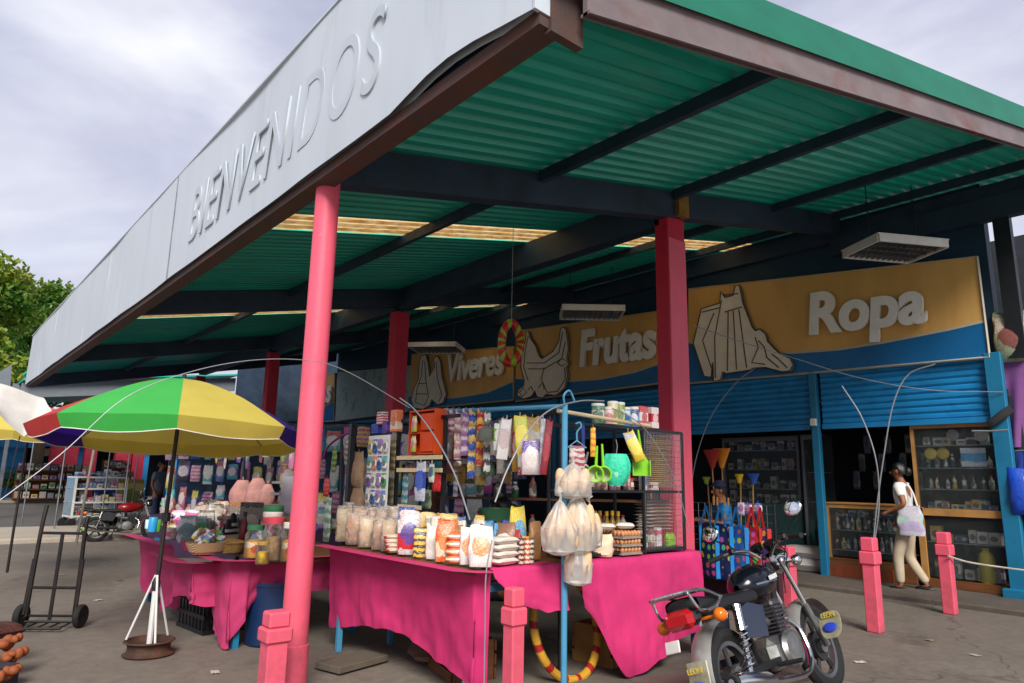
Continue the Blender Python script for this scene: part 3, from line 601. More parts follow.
for px, X, w, h, cs, k, l in PK:
    p = lrow(px, X); a, b_ = sz(p, w, h); bag(l, p, a * 1.25, a * .62, b_, pack(*cs, kind=k), cat='packet', name='food_packet', lean=jig(.05))
for i in range(4):
    p = at_x(459, 550, 2.99 + .01 * i, ZT + i * .05); flat(('lowest', 'second', 'third', 'topmost')[i] + ' orange packet in the stack beside the standing orange packet', p, .19, .12, .055, pack('#e85a14', '#f0cfa4', '#f2f0ea', kind=0), rz=face(p) + jig(.15))
for px, X, w, h, l in ((469, 3.0, 16, 36, 'white bag with orange mark right of the orange stack'), (481, 2.99, 22, 40, 'white bag with orange mark slumped at the table corner')):
    p = lrow(px, X); a, b_ = sz(p, w, h); bag(l, p, a * 1.2, a * .7, b_, pack('#dcd8d0', '#e9e5de', '#e88a32', kind=0), cat='packet', name='food_packet', lean=-.12)
# front (plane Y): rice, soap powder, tins
def frow(px, Y): return at_y(px, 555, Y, ZT)
for i in range(4):
    p = Vector((*frow(502, 3.86).xy, ZT + i * .046)); flat(('lowest', 'second', 'third', 'topmost')[i] + ' white rice packet in the stack at the stall corner', p, .24, .15, .05, pack('#dcd6ca', '#e4ddd2', '#c9bfae', kind=0), rz=jig(.1) + .1)
for px, Y, w, h, cs, k, l in ((488, 4.1, 13, 38, ('#2a93cf', '#e2ecf0', '#5cb531'), 2, 'light blue and green soap powder bag behind the rice'), (497, 4.14, 10, 34, ('#3aa3da', '#dfe9ee', '#69b83a'), 2, 'small blue soap powder bag with white panel'), (505, 4.16, 8, 36, ('#25329c', '#4556c4', '#dfe2ee'), 1, 'narrow deep blue packet beside yellow soap bag'),
        (517, 4.2, 22, 48, ('#e8cd1c', '#d7e3e6', '#3c9fd0'), 2, 'large yellow soap powder bag with a blue panel'), (513, 4.0, 14, 22, ('#e9c419', '#d9a90e', '#f0e28a'), 0, 'small yellow packet below the large soap bag'), (526, 4.0, 12, 22, ('#e6be16', '#c8921a', '#f0e28a'), 0, 'small yellow packet beside the slim tins'),
        (535, 3.98, 15, 36, ('#8d6239', '#a3743f', '#73502e'), 0, 'brown paper bag beside the bread bags')):
    p = frow(px, Y); a, b_ = sz(p, w, h); bag(l, p, a, a * .5, b_, pack(*cs, kind=k), cat='packet', name='soap_bag' if 'soap' in l else 'food_packet', rz=jig(.2))
def tin(label, p, r, h, m, cat='tin', name='tin', group=None, lid=None):
    b = MB().lathe([(r * .96, 0), (r, .006), (r, h - .008), (r * .94, h - .003), (r * .94, h)], 16); t = T(name, label, cat, p, face(p), group, b, m)
    if lid: P('lid', MB().lathe([(r * 1.03, h - .012), (r * 1.03, h + .006), (r * .9, h + .01)], 16), lid, t)
    return t
for px, cs, l in ((521, ('#d8c9b4', '#2b2b2b', '#a83030'), 'slim tin with black and white print left of the pair'), (527, ('#e3dccf', '#c22b2b', '#e7bb1b'), 'slim tin with red and yellow print beside brown bag'), (531, ('#d9d0c2', '#303030', '#b39a6c'), 'slim beige tin at the right of the small tins')):
    p = frow(px, 3.82); a, b_ = sz(p, 6, 25); tin(l, p, a / 2, b_, pack(*cs, kind=3))

# bread bags on the blue pole
def breadbag(label, p, w, h, loaves, seed):
    r = T('bread_bag', label, 'bread bag', p, face(p)); r2 = random.Random(seed)
    br = mat('pale_bread', '#d9b68e', .8, var=.15, scale=12, bump=.2)
    for i in range(loaves):
        b = MB(); b.m = Matrix.Translation((w * (-.3 + .6 * (i / max(1, loaves - 1))), -.02 * (i % 2), -h * .58)) @ Matrix.Rotation(r2.uniform(-.3, .3), 4, 'Y'); b.ell((0, 0, 0), (w * .17, w * .15, h * .36), 12, 8); P('bread_loaf', b, br, r)
    def fn(u, v):
        a = 2 * math.pi * u; k = v; rad = .06 + .94 * min(1, (k * 1.9)) ** .8 if k < .5 else 1 - .12 * (k - .5) ** 2 * 4; rad *= 1 if k < .93 else (1 - (k - .93) / .07 * .75)
        n_ = noise.noise(Vector((math.cos(a) * 2 + seed, math.sin(a) * 2, k * 3))) * .12 + (.07 * math.sin(a * 9 + seed) + .05 * math.sin(a * 17 + seed * 3)) * (1 - k * .8) + .05 * noise.noise(Vector((math.cos(a) * 5, math.sin(a) * 5 + seed, k * 9)))
        return Vector((math.cos(a) * w / 2 * rad * (1 + n_), math.sin(a) * w * .36 * rad * (1 + n_), -.02 - h * k))
    b = MB(); b.grid(fn, 64, 24, wrap=True); b.tube([(0, 0, -.03), (.005, 0, 0), (-.01, 0, .03), (.012, .0, .06)], [w * .05, w * .03, w * .07, w * .11], 8, cap=False); P('plastic_wrap', b, PLASTW, r)
    return r
pole = Vector((3.56, 3.58, 0))
def pz(x, y): return GY(x, y, 3.52)
breadbag('folded clear bag of bread tied highest on the blue pole', pz(573, 460), .26, .25, 3, 1)
breadbag('large clear bag of bread hanging left of the blue pole', pz(560, 497), .25, .37, 3, 2)
breadbag('large clear bag of bread hanging in front of the blue pole', pz(577, 490), .27, .42, 4, 3)
breadbag('clear bag of bread hanging right of the blue pole', pz(589, 503), .19, .3, 3, 4)
breadbag('long cloudy bag of bread hanging lowest on the blue pole', pz(578, 538), .2, .3, 2, 5)
p = frow(603, 3.84); bag('cloudy white bag of bread resting on the cloth by the eggs', p, .17, .12, .17, mat('cloudy_bread', '#d9c3a4', .5, var=.12, scale=9, bump=.2), cat='bread bag', name='bread_bag')
# egg trays
EGG = mat('brown_egg', '#c98a5e', .5, var=.12, scale=8); TRAY = mat('grey_pulp_tray', '#8b7d70', .9, var=.15, bump=.3)
p0 = at_y(627, 555, 3.84, ZT)
for i in range(3):
    r = T('egg_tray', ('lowest', 'middle', 'topmost')[i] + ' tray of brown eggs in the pile beside bread bags', 'egg tray', p0 + Vector((0, .06, i * .062)), jig(.04))
    P('tray', MB().box((0, 0, .008), (.25, .25, .012), ch=.004).box((0, 0, .02), (.23, .23, .012)), TRAY, r)
    b = MB()
    for a in range(6):
        for c in range(6):
            if i < 2 and 0 < a < 5 and 0 < c < 5: continue
            b.ell((-.1 + .04 * a, -.1 + .04 * c, .044), (.017, .017, .023), 8, 6)
    P('eggs', b, EGG, r)
for px, l in ((606, 'white flat bag lying on the eggs at the left'), (625, 'white flat bag lying on the eggs at the right')):
    flat(l, Vector((*at_y(px, 530, 3.88, 0).xy, ZT + .2)), .16, .13, .05, mat('white_plastic_sack', '#d8cfc2', .45, var=.06, bump=.2, bscale=20), name='flat_bag', cat='bag')

# wire cage at the right end
cg = T('wire_cage', 'black wire display cage standing on the right end of the stall', 'display cage', (4.58, 3.98, ZT))
cx0, cx1, cz1, cd = -.66, .68, 1.02, .32
b = MB()
for x in (cx0, .13, cx1):
    for y in (-.16, .16): b.box((x, y, cz1 / 2), (.022, .022, cz1))
for z in (.02, .5, cz1):
    for y in (-.16, .16): b.box(((cx0 + cx1) / 2, y, z), (cx1 - cx0, .02, .02))
    for x in (cx0, cx1): b.box((x, 0, z), (.02, .3, .02))
P('frame', b, BLACKM, cg)
for z, nm in ((.03, 'lower'), (.5, 'upper')): P('shelf', MB().box((.0, 0, z), (1.3, .3, .012)), BLACKM, cg)
b = MB()
for i in range(27): x = .15 + .52 * i / 26; b.tube([(x, -.165, .03), (x, -.165, cz1)], .0018, 4)
for i in range(20): z = .05 + .95 * i / 19; b.tube([(.14, -.167, z), (cx1, -.167, z)], .0018, 4)
P('mesh_panel', b, STEEL, cg)
def cgp(x, y, z): return Vector((4.58 + x, 3.98 + y, ZT + z))
cols = ('#b82430', '#8a2128', '#c84048', '#8a5a5a', '#b5625e', '#d8b05a', '#a12838')
for i in range(26):
    z = .53 + i * .0175; c = cols[(i * 5) % 7]; pw = .42 + jig(.03)
    l = f'flat red and grey packet in the pile behind the wire mesh'
    flat(l, cgp(.42 + jig(.015), -.02, z), pw, .2, .018, pack(c, '#b9b0aa', '#d8b850', kind=i % 2), rz=jig(.06), group='flat packets piled behind the wire mesh')
for i in range(9):
    z = .16 + i * .03
    flat('flat red and brown packet in the lower pile behind mesh', cgp(.5 + jig(.01), .03, z), .34 + jig(.02), .18, .03, pack(('#9b3b38', '#8a4a3c', '#bb8d77')[i % 3], '#cfc7bd', '#7b5a2c', kind=0), rz=jig(.06), group='flat packets in the lower cage')
def bottle(label, p, r, h, m, cap, cat='bottle', name='bottle', group=None, neck=.4):
    t = T(name, label, cat, p, rnd.random() * 6, group, MB().lathe([(r * .9, 0), (r, .008), (r, h * .58), (r * .75, h * .7), (r * neck, h * .82), (r * neck, h * .9)], 12), m)
    P('cap', MB().lathe([(r * neck * 1.15, h * .88), (r * neck * 1.15, h), (r * neck * .9, h * 1.01)], 10), cap, t); return t
capm = {c: mat('cap_' + c, c, .45, var=.05) for c in ('#c0262c', '#20242c', '#e5e2da', '#2d63b4', '#d9a617', '#2c7a3c')}
for i in range(13):
    c = ('#5c1c28', '#2c4a8c', '#8a2a2e', '#3c1e40', '#b08a72', '#7a2030', '#d0c2b0')[i % 7]
    bottle('small sauce jar in the row on the upper shelf of the cage', cgp(-.6 + i * .055, -.1 + jig(.02), .51), .022, .1 + .02 * (i % 3), pack(c, '#d8cfc0', '#a83030', kind=0), capm[pick('#c0262c', '#20242c', '#e5e2da')], cat='jar', name='sauce_jar', group='sauce jars on the upper cage shelf', neck=.8)
bottle('white plastic bottle behind the cage post right of the sauce jars', cgp(.2, -.1, .51), .038, .2, pack('#dcd8cc', '#b9bcc8', '#27418c', kind=0), capm['#e5e2da'])
carton('white carton with red print beside the plastic bottle', cgp(.33, -.1, .51), .1, .06, .07, pack('#d8d2c8', '#b23434', '#e8e2d6'), rz=0)
for i in range(8): bottle('bottle of yellow cooking oil on the lower cage shelf', cgp(-.5 + i * .075, .03 + jig(.03), .04), .033, .29 + jig(.015), mat('cooking_oil', '#8a6a14', .15, var=.2, scale=4), capm['#d9a617'], group='cooking oil bottles in the cage')
carton('white and pink carton at the bottom of the cage', cgp(.36, -.12, .04), .065, .04, .16, pack('#e3dcd8', '#c8285a', '#d8d0c8', kind=1), rz=0)
carton('dark red carton beside the white and pink carton', cgp(.28, -.11, .04), .05, .04, .15, pack('#8a2028', '#e3dcd8', '#c8a85a'), rz=0)
bottle('white and green bottle at the bottom of cage by post', cgp(.2, -.11, .04), .025, .15, pack('#cfd6cc', '#3b8a4a', '#e5e5dc'), capm['#2c7a3c'])
bag('lime green bag at the bottom right of the cage', cgp(.54, -.11, .04), .13, .08, .11, mat('lime_plastic', '#8fbf15', .4, var=.15, scale=15, bump=.3), rz=.1)
# tins and cartons on top of the cage
TOPZ = 1.045
for px, w, h, cs, k, l in ((598, 13, 19, ('#14694a', '#cfd6c4', '#0e4a34'), 0, 'dark green tin on the top left of the cage'), (609, 10, 16, ('#d8a2a4', '#e2d4cc', '#c47a80'), 1, 'pale pink tub on top of the cage'), (620, 10, 22, ('#7a9c34', '#d7d9b4', '#55732a'), 0, 'olive green tin on top of the cage'), (626, 9, 18, ('#2e8fcc', '#dce6ea', '#1c5d9c'), 1, 'bright blue tub on top of the cage'), (634, 10, 19, ('#2474b4', '#1f3f78', '#e2e6ea'), 1, 'deep blue tub on top of the cage'), (613, 11, 22, ('#d9cfa8', '#b8a878', '#7d8a3c'), 0, 'cream tin on top of the cage')):
    p = at_y(px, 418, 3.9 + jig(.03), ZT + TOPZ); a, b_ = sz(p, w, h); tin(l, p, a / 2, b_, pack(*cs, kind=k), lid=capm['#e5e2da'])
for px, w, h, cs, l in ((641, 12, 21, ('#c8202c', '#e6e2de', '#b01822'), 'red carton on the top right of the cage'), (652, 11, 21, ('#e3dedb', '#c8202c', '#d8d2cc'), 'white carton with red print at the top right of the cage')):
    p = at_y(px, 420, 3.9, ZT + TOPZ); a, b_ = sz(p, w, h); carton(l, p, a, .08, b_, pack(*cs), rz=0)
# hanging kitchen things on the cream pipe
def hp(px, py): return GY(px, py, 3.60)
LIME = mat('lime_green_plastic', '#7fc81e', .35, var=.08); TEALP = mat('mint_net', '#2fc49c', .6, var=.15, scale=40, bump=.4); NETM = mat('pale_netting', '#a9b58a', .7, var=.2, scale=60)
def strainer(label, p, r, hl, m, net, tilt=0):
    t = T('strainer', label, 'strainer', p, face(p)); R2 = Matrix.Rotation(tilt, 3, 'Y')
    k = MB().tube([R2 @ Vector((0, 0, 0)), R2 @ Vector((0, -.005, -hl))], [.008, .012], 8); k.tube([R2 @ Vector((r * math.sin(a), -.01, -hl - r * (1 - math.cos(a)))) for a in [i * math.pi / 12 for i in range(24)]], .008, 6, closed=True); P('rim', k, m, t)
    k = MB(); k.grid(lambda u, v: R2 @ Vector((r * .97 * v * math.sin(u * 6.283), .06 * (1 - v * v), -hl - r + r * .97 * v * math.cos(u * 6.283))), 20, 6, wrap=True); P('net', k, net, t, smooth=3)
strainer('lime green strainer hanging left of the other lime one', hp(597, 446), .058, .15, LIME, NETM, .06); strainer('lime green strainer hanging beside the mint net bag', hp(602, 444), .055, .17, LIME, NETM, -.05); strainer('small grey strainer hanging behind the lime strainers', GY(588, 452, 3.7), .05, .1, STEEL, NETM, .25)
t = T('net_bag', 'mint green net bag hanging from the cream pipe', 'net bag', hp(616, 446), face(hp(616, 446)))
b = MB(); b.grid(lambda u, v: Vector(((.03 + .075 * math.sin(math.pi * (.15 + .8 * v)) ** .7) * math.cos(u * 6.283) * (1 + .12 * math.sin(u * 38) * (1 - v * .5)), .5 * (.03 + .075 * math.sin(math.pi * (.15 + .8 * v)) ** .7) * math.sin(u * 6.283), -.06 - .24 * v)), 32, 12, wrap=True); P('net', b, TEALP, t, smooth=3)
P('filling', MB().ell((0, -.012, -.2), (.05, .04, .07)), mat('pale_mint', '#9fdcc8', .5), t); P('hook', MB().tube([(0, 0, .05), (.01, 0, 0), (0, 0, -.08)], .004, 5), STEEL, t)
hung('yellow and grey sponge pack tilted on the cream pipe', hp(628, 432), .1, .05, .24, pack('#d2b22a', '#a9adb0', '#e2cf60', kind=1), tilt=-.4)
t = T('dustpan', 'lime green dustpan hanging by its long handle', 'dustpan', hp(638, 430), face(hp(638, 430)))
P('handle', MB().tube([(0, 0, 0), (.025, 0, -.2)], [.008, .012], 8), LIME, t)
b = MB(); b.prism([(.0, 0, -.2), (.05, 0, -.2), (.085, 0, -.26), (.09, 0, -.36), (-.045, 0, -.36), (-.035, 0, -.26)], (0, .012, 0)); b.box((.022, -.02, -.2), (.06, .05, .012)); b.box((-.042, -.02, -.3), (.008, .05, .12)); b.box((.09, -.02, -.3), (.008, .05, .12)); P('pan', b, LIME, t)
t = T('clothes_hanger', 'light blue hanger with small patterned clothes by the pole', 'hanger', GY(577, 428, 3.56), face((3.6, 3.56)))
P('hook', MB().tube(spline([(0, 0, -.09), (0, 0, -.03), (.03, 0, .01), (.02, 0, .04), (-.01, 0, .03)]), .006, 6), LBLUE, t); P('bar', MB().tube([(0, 0, -.09), (.07, 0, -.14), (-.07, 0, -.14)], .006, 6, closed=True), LBLUE, t)
P('patterned_cloth', MB().pillow(.12, .03, .2, c=(0, 0, -.33), bot=.2), pack('#b8b4b0', '#a82e34', '#29303e', kind=3), t)
hung('yellow and orange packet strip hanging behind the blue pole', GY(593, 428, 3.7), .045, .02, .22, pack('#e0b21a', '#d86a18', '#efd668', kind=3))
hung('dark blue cloth loop hanging beside the blue hanger', GY(583, 425, 3.66), .03, .02, .2, mat('navy_cloth', '#1c2a6a', .8))

# ---------------------------------------------------------------- hanging along the blue pipe, and the rack at the left end
def bp(px, py=409): p = GX(px, py, 3.59); return p
ST = [(447, 42, 7, ('#a9b1b6', '#d9d6dc', '#3a4450'), 'grey sachet strip at the left end of the pipe'), (453, 26, 8, ('#e2cfd6', '#c04468', '#e8e4e6'), 'pink and white sachet strip near the orange display'), (459, 56, 8, ('#e6dcd0', '#c8a0a4', '#b83a4a'), 'long white and rose sachet strip near the display'), (466, 46, 8, ('#8a5aa8', '#d8c2dc', '#d89a3c'), 'lilac and orange sachet strip on the blue pipe'), (473, 68, 8, ('#2346a4', '#e0b92a', '#4a6cc8'), 'long blue and yellow sachet strip on the pipe'), (481, 56, 8, ('#b8242e', '#e2b51e', '#c84a40'), 'red and yellow sachet strip on the blue pipe'), (488, 62, 7, ('#dcd8d4', '#2c2a2c', '#b8b4b2'), 'white and black sachet strip at the right end of the row')]
for px, h, w, cs, l in ST:
    p = bp(px); a, b_ = sz(p, w, h); strip(l, p, a, b_, max(3, int(h / 8)), pack(*cs, kind=3))
def bph(px, py0, w, h, cs, k, l, X=3.55, name='hanging_pack', cat='pack', d=.03, tilt=0):
    p = GX(px, py0, X); a, b_ = sz(p, w, h); return hung(l, p, a, d, b_, pack(*cs, kind=k), name=name, cat=cat, tilt=tilt)
bph(500, 424, 13, 26, ('#dcdcd8', '#6f9c2c', '#e6e6e0'), 0, 'white pack with a green label hanging beside the cap')
bph(507, 419, 12, 40, ('#e0dcda', '#d8d2d0', '#c9aeb0'), 0, 'long white pack hanging right of the green label', tilt=.12)
bph(520, 416, 14, 38, ('#d6bc2a', '#b9c04a', '#e8d868'), 1, 'yellow pack hanging from the middle of the pipe', tilt=-.1)
bph(532, 440, 22, 34, ('#d5c6c4', '#5c3a9c', '#e4dcd8'), 1, 'white and purple nappy pack hanging below the pipe', d=.07)
bph(543, 420, 6, 50, ('#a8a6ac', '#c8c6cc', '#8a888e'), 3, 'slim grey pack hanging next to a dark red bag')
bph(550, 420, 8, 54, ('#8a2430', '#6a1a24', '#a8404a'), 0, 'dark red bag hanging right of the slim grey pack', tilt=.12)
bph(456, 470, 5, 26, ('#c9c4ce', '#8a8494', '#d8d2dc'), 3, 'short pale sachet strip hanging low beside the dark post', X=3.7)
t = T('cap', 'grey cap hanging from the pipe beside the white pack', 'cap', GX(487, 428, 3.54), face((3.5, 4.6)))
GCLO = mat('grey_cloth', '#5c6058', .85, var=.1)
P('crown', MB().lathe([(.075, -.09), (.078, -.05), (.06, -.01), (.02, .015), (.001, .018)], 16, sx=1.0, sy=.9), GCLO, t); P('peak', MB().grid(lambda u, v: Vector(((u - .5) * .13, -.06 - .06 * v, -.09 - .02 * v)), 8, 4), GCLO, t)
# rack standing on the left end: black posts, stationery card, price strips, shelves
rk = T('display_rack', 'black post display rack with cream price strips at left end', 'display rack', (3.35, 5.45, ZT)); o = Vector((3.35, 5.45, ZT))
for px in (384, 397, 444): 
    q = GX(px, 470, 3.45); P('post', MB().box((.1, q.y - o.y, .55), (.03, .03, 1.1)), BLACKM, rk)
P('top_rail', MB().box((.1, -.2, 1.1), (.03, 1.0, .03)), BLACKM, rk)
PRICE = pack('#d9bf86', '#e3d6b4', '#b9a06a', kind=3)
for y0, x0, x1 in ((458, 397, 442), (470, 397, 442), (506, 398, 421)):
    a, c = GX(x0, y0, 3.36), GX(x1, y0, 3.36); P('price_strip', MB().box(((a.x + c.x) / 2 - o.x, (a.y + c.y) / 2 - o.y, a.z - o.z), (.012, abs(c.y - a.y), .035)), PRICE, rk); P('shelf', MB().box((.12, (a.y + c.y) / 2 - o.y, a.z - o.z - .02), (.2, abs(c.y - a.y), .01)), BLACKM, rk)
# orange display box with two openings
a, c = GX(411, 411, 3.38), GX(434, 454, 3.38)
od = T('display_box', 'orange cardboard counter display with two openings of sweets', 'display box', ((a.x + c.x) / 2, (a.y + c.y) / 2, c.z), -math.pi / 2)
w_, h_ = abs(a.y - c.y), a.z - c.z; ORG = mat('orange_card', '#d4480e', .55, var=.08)
b = MB()
for z in (0, h_ * .46, h_ * .96): b.box((0, .05, z + .006), (w_, .12, .012))
for x in (-1, 1): b.box((x * w_ / 2, .05, h_ / 2), (.01, .12, h_))
b.box((0, .105, h_ / 2), (w_, .012, h_)); b.box((w_ * .22, -.006, h_ * .26), (w_ * .5, .01, h_ * .4)); b.box((w_ * .22, -.006, h_ * .72), (w_ * .5, .01, h_ * .36)); P('box_body', b, ORG, od)
for i, z in enumerate((.02, h_ * .5)):
    for k in range(3): T('sweet_packet', f'yellow green sweet packet in the {("lower", "upper")[i]} opening of the orange display', 'packet', Vector((od.location.x - .02 - .012 * k, od.location.y + w_ * .28 - k * .03, od.location.z + z)), -math.pi / 2, f'sweets in the {("lower", "upper")[i]} opening', MB().pillow(.05, .03, h_ * .36, seed=k), pack('#a8bf3a', '#e6dcc0', '#d88aa0', kind=1))
for px, y0, w, h, cs, k, l in ((382, 425, 11, 13, ('#b8202c', '#e4e0da', '#d84a50'), 3, 'red carton on the top of the rack'), (396, 432, 12, 22, ('#e0681c', '#e6d2b4', '#c84a12'), 2, 'orange carton on the rack beside the orange display'), (377, 434, 12, 10, ('#3a2a84', '#2b6ac4', '#6a4ab0'), 3, 'purple and blue carton below the red carton'), (387, 434, 8, 12, ('#4a2a7c', '#7a4ab4', '#3a1e60'), 0, 'purple carton between blue and orange cartons')):
    p = GX(px, y0, 3.42); a_, b_ = sz(p, w, h); carton(l, p, a_, .07, b_, pack(*cs, kind=k), rz=-math.pi / 2)
a, c = GX(368, 436, 3.3), GX(385, 507, 3.3)
sc_ = T('stationery_card', 'white card of pens and small goods hung beside black post', 'display card', ((a.x + c.x) / 2, (a.y + c.y) / 2, c.z), -math.pi / 2); w_, h_ = abs(a.y - c.y), a.z - c.z
P('card', MB().box((0, .015, h_ / 2), (w_, .008, h_)), PAPER, sc_)
for i in range(16):
    cc = pick('#2468b8', '#2fa04a', '#d8701c', '#1c9a8c', '#c8c4bc', '#8a4ab0', '#d8b020'); P('blister_pack', MB().pillow(w_ * .22, .02, h_ * .19, c=(-w_ * .36 + w_ * .24 * (i % 4), 0, h_ * (.03 + .24 * (i // 4))), bot=.4), pack(cc, '#e2dfd8', '#30343c', kind=i % 3), sc_)
for px, y0, w, h, cs, k, l, X in ((421, 462, 19, 38, ('#d4d8de', '#24429c', '#4c6ac4'), 0, 'white pack with a large blue panel hung on the rack', 3.33), (432, 464, 10, 18, ('#d8dcd4', '#8cb08a', '#26367c'), 0, 'small white pack with a blue disc hung on the rack', 3.31), (437, 475, 14, 16, ('#cf1d1d', '#b81818', '#e23a30'), 0, 'bright red pouch hung on the rack', 3.36), (406, 470, 11, 36, ('#3a7a8c', '#9cb4a4', '#24486a'), 3, 'teal pack hung behind the blue panelled pack', 3.4), (394, 440, 12, 30, ('#6a5c4c', '#a89c84', '#c8a444'), 3, 'brown card of small goods on the rack side', 3.44), (392, 478, 12, 36, ('#4c4a3c', '#7c745c', '#a0a070'), 3, 'dim brown goods card low on the rack side', 3.44), (428, 490, 14, 18, ('#8a9a7c', '#c8ccb8', '#4a5a44'), 1, 'dull green pack low on the rack', 3.44)):
    p = GX(px, y0, X); a_, b_ = sz(p, w, h); hung(l, p, a_, .03, b_, pack(*cs, kind=k), rz=-math.pi / 2)
for px, y0, y1, l in ((359, 452, 487, 'upper brown cloth bundle in clear plastic hanging left of rack'), (358, 486, 517, 'lower brown cloth bundle in clear plastic hanging left of rack')):
    p = GX(px, y0, 3.3); a_, b_ = sz(p, 20, y1 - y0); t = hung(l, p, a_ * 1.2, .1, b_, mat('brown_bundle', '#8c7058', .75, var=.25, scale=14, bump=.3), name='hanging_bundle', cat='bundle', rz=-math.pi / 2)
t = T('hook_arm', 'purple wrapped curved hook arm at the left of the stall', 'hook', GX(325, 452, 3.4)); o = t.location.copy()
P('arm', MB().tube(spline([GX(x, y, 3.4) - o for x, y in ((322, 460), (328, 447), (340, 437), (352, 432))]), .012, 7), mat('purple_wrap', '#8a1c78', .6), t); P('upright', MB().tube([GX(342, 430, 3.4) - o, GX(340, 545, 3.4) - o], .014, 7), BLACKM, t)
for px, y0, w, h, cs, l in ((320, 440, 10, 26, ('#7ab02a', '#d8d84a', '#4a8a2a'), 'lime green packet card beside pink column'), (335, 448, 9, 24, ('#3a5a4c', '#8ab04a', '#c8b04a'), 'green card of small goods left of the bundles'), (348, 440, 9, 24, ('#d8c29c', '#3a6a9c', '#e0b04a'), 'cream and blue bottle card above the bundles'), (329, 498, 14, 42, ('#7a9a7c', '#c4d0c0', '#4a5a58'), 'pale green pack hanging low beside pink column'), (327, 478, 12, 18, ('#b8202c', '#d84a3a', '#7a1a1c'), 'red pack hanging beside pink column')):
    p = GX(px, y0, 3.6); a_, b_ = sz(p, w, h); hung(l, p, a_, .04, b_, pack(*cs, kind=3), rz=-math.pi / 2)
# goods behind, deeper in the stall
bk = T('back_shelf', 'dark shelf of goods at the back of the corner stall', 'shelf', (5.2, 5.6, 0), -.75)
P('board', MB().box((0, 0, .9), (2.4, .35, .03)).box((0, 0, 1.25), (2.4, .35, .02)), WOOD, bk)
for x in (-1.15, 1.15): P('upright', MB().box((x, 0, .75), (.05, .33, 1.5)), WOOD, bk)
RM = Matrix.Rotation(-.75, 3, 'Z')
for i in range(18):
    q = Vector((5.2, 5.6, .915 if i < 12 else 1.26)) + RM @ Vector((-1.05 + (i % 12) * .19, -.06 + jig(.05), 0)); c = pick('#c8a02a', '#8a2a2a', '#2a6a3a', '#b8b0a0', '#6a5a4a', '#d8701c')
    lab = f'{dict(zip(("#c8a02a", "#8a2a2a", "#2a6a3a", "#b8b0a0", "#6a5a4a", "#d8701c"), ("yellow", "red", "green", "grey", "brown", "orange")))[c]} bottle on the dark shelf behind the hanging packs'
    bottle(lab, q, .04, .2 + jig(.04), pack(c, '#d8d0c4', '#2c2c30', kind=i % 3), capm[pick('#c0262c', '#20242c', '#e5e2da')], group='bottles on the dark back shelf')
t = T('green_basket', 'green plastic basket with a glass rim behind the rice packets', 'basket', Vector((*GX(498, 490, 4.0).xy, 1.1)), face((4, 5)))
P('tub', MB().lathe([(.09, 0), (.12, .1), (.13, .1), (.1, -.01)], 20, sx=1.3), mat('dim_green_plastic', '#3a6a4a', .5), t)
P('stand', MB().box((0, 0, -.13), (.2, .16, .25)), WOOD, t)
# under the stall
sackm = mat('brown_jute_sack', '#8a6650', .9, var=.2, scale=8, bump=.5, bscale=90)
p = GZ(385, 660, 0); T('jute_sack', 'printed brown sack lying under the stall table', 'sack', (3.5, 5.0, 0), .9, None, MB().sack(.65, .45, .26, seed=2), pack('#9a7a68', '#6a4a44', '#c0a898', kind=0))
T('plank', 'grey wooden board leaning on the ground under the stall', 'plank', (*GZ(352, 664, .02).xy, .0), .25, None, MB().box((0, 0, .04), (.5, .28, .05), ch=.005), mat('grey_board', '#5c5346', .8, var=.2, stretch=(1, 8, 1)))
def wood_crate(label, p, w, d, h, rz, m=WOODL):
    t = T('wooden_crate', label, 'crate', p, rz)
    for z in (.15, .5, .85): P('slat', MB().box((0, -d / 2, h * z), (w, .015, h * .26)).box((0, d / 2, h * z), (w, .015, h * .26)), m, t)
    for x in (-1, 1): P('end_panel', MB().box((x * (w / 2 - .01), 0, h / 2), (.02, d - .03, h)), m, t)
wood_crate('pale wooden crate under the stall behind the front cloth', (4.75, 4.15, 0), .7, .4, .3, .05)
wood_crate('brown wooden crate under the table left of the striped hoop', (3.4, 4.55, 0), .5, .35, .28, 1.3, WOOD)
T('wooden_post', 'pale wooden upright under the right end of the stall', 'post', (5.25, 4.05, 0), 0, None, MB().box((0, 0, .4), (.09, .07, .8), ch=.004), WOODL)
hp_ = T('striped_hoop', 'yellow hoop with red stripes leaning under the stall table', 'hoop', (3.98, 4.0, .36), .0)
def hoopmat():
    t = NT('striped_hoop_paint'); g_ = t.n('ShaderNodeTexCoord'); s_ = t.n('ShaderNodeSeparateXYZ'); t.l(g_.outputs['Object'], s_.inputs[0]); a = t.math('ARCTAN2', s_.outputs[0], s_.outputs[2]); k = t.math('FRACT', t.math('MULTIPLY', a, 2.2)); t.l(t.mix(t.math('GREATER_THAN', k, .68), C('#c9962a'), C('#a01c1c')), t.p.inputs['Base Color']); return t.m
P('hoop', MB().tube([(.33 * math.cos(a), .1 * math.sin(a), .36 * math.sin(a)) for a in [i * math.pi / 24 for i in range(48)]], .032, 10, closed=True), hoopmat(), hp_)
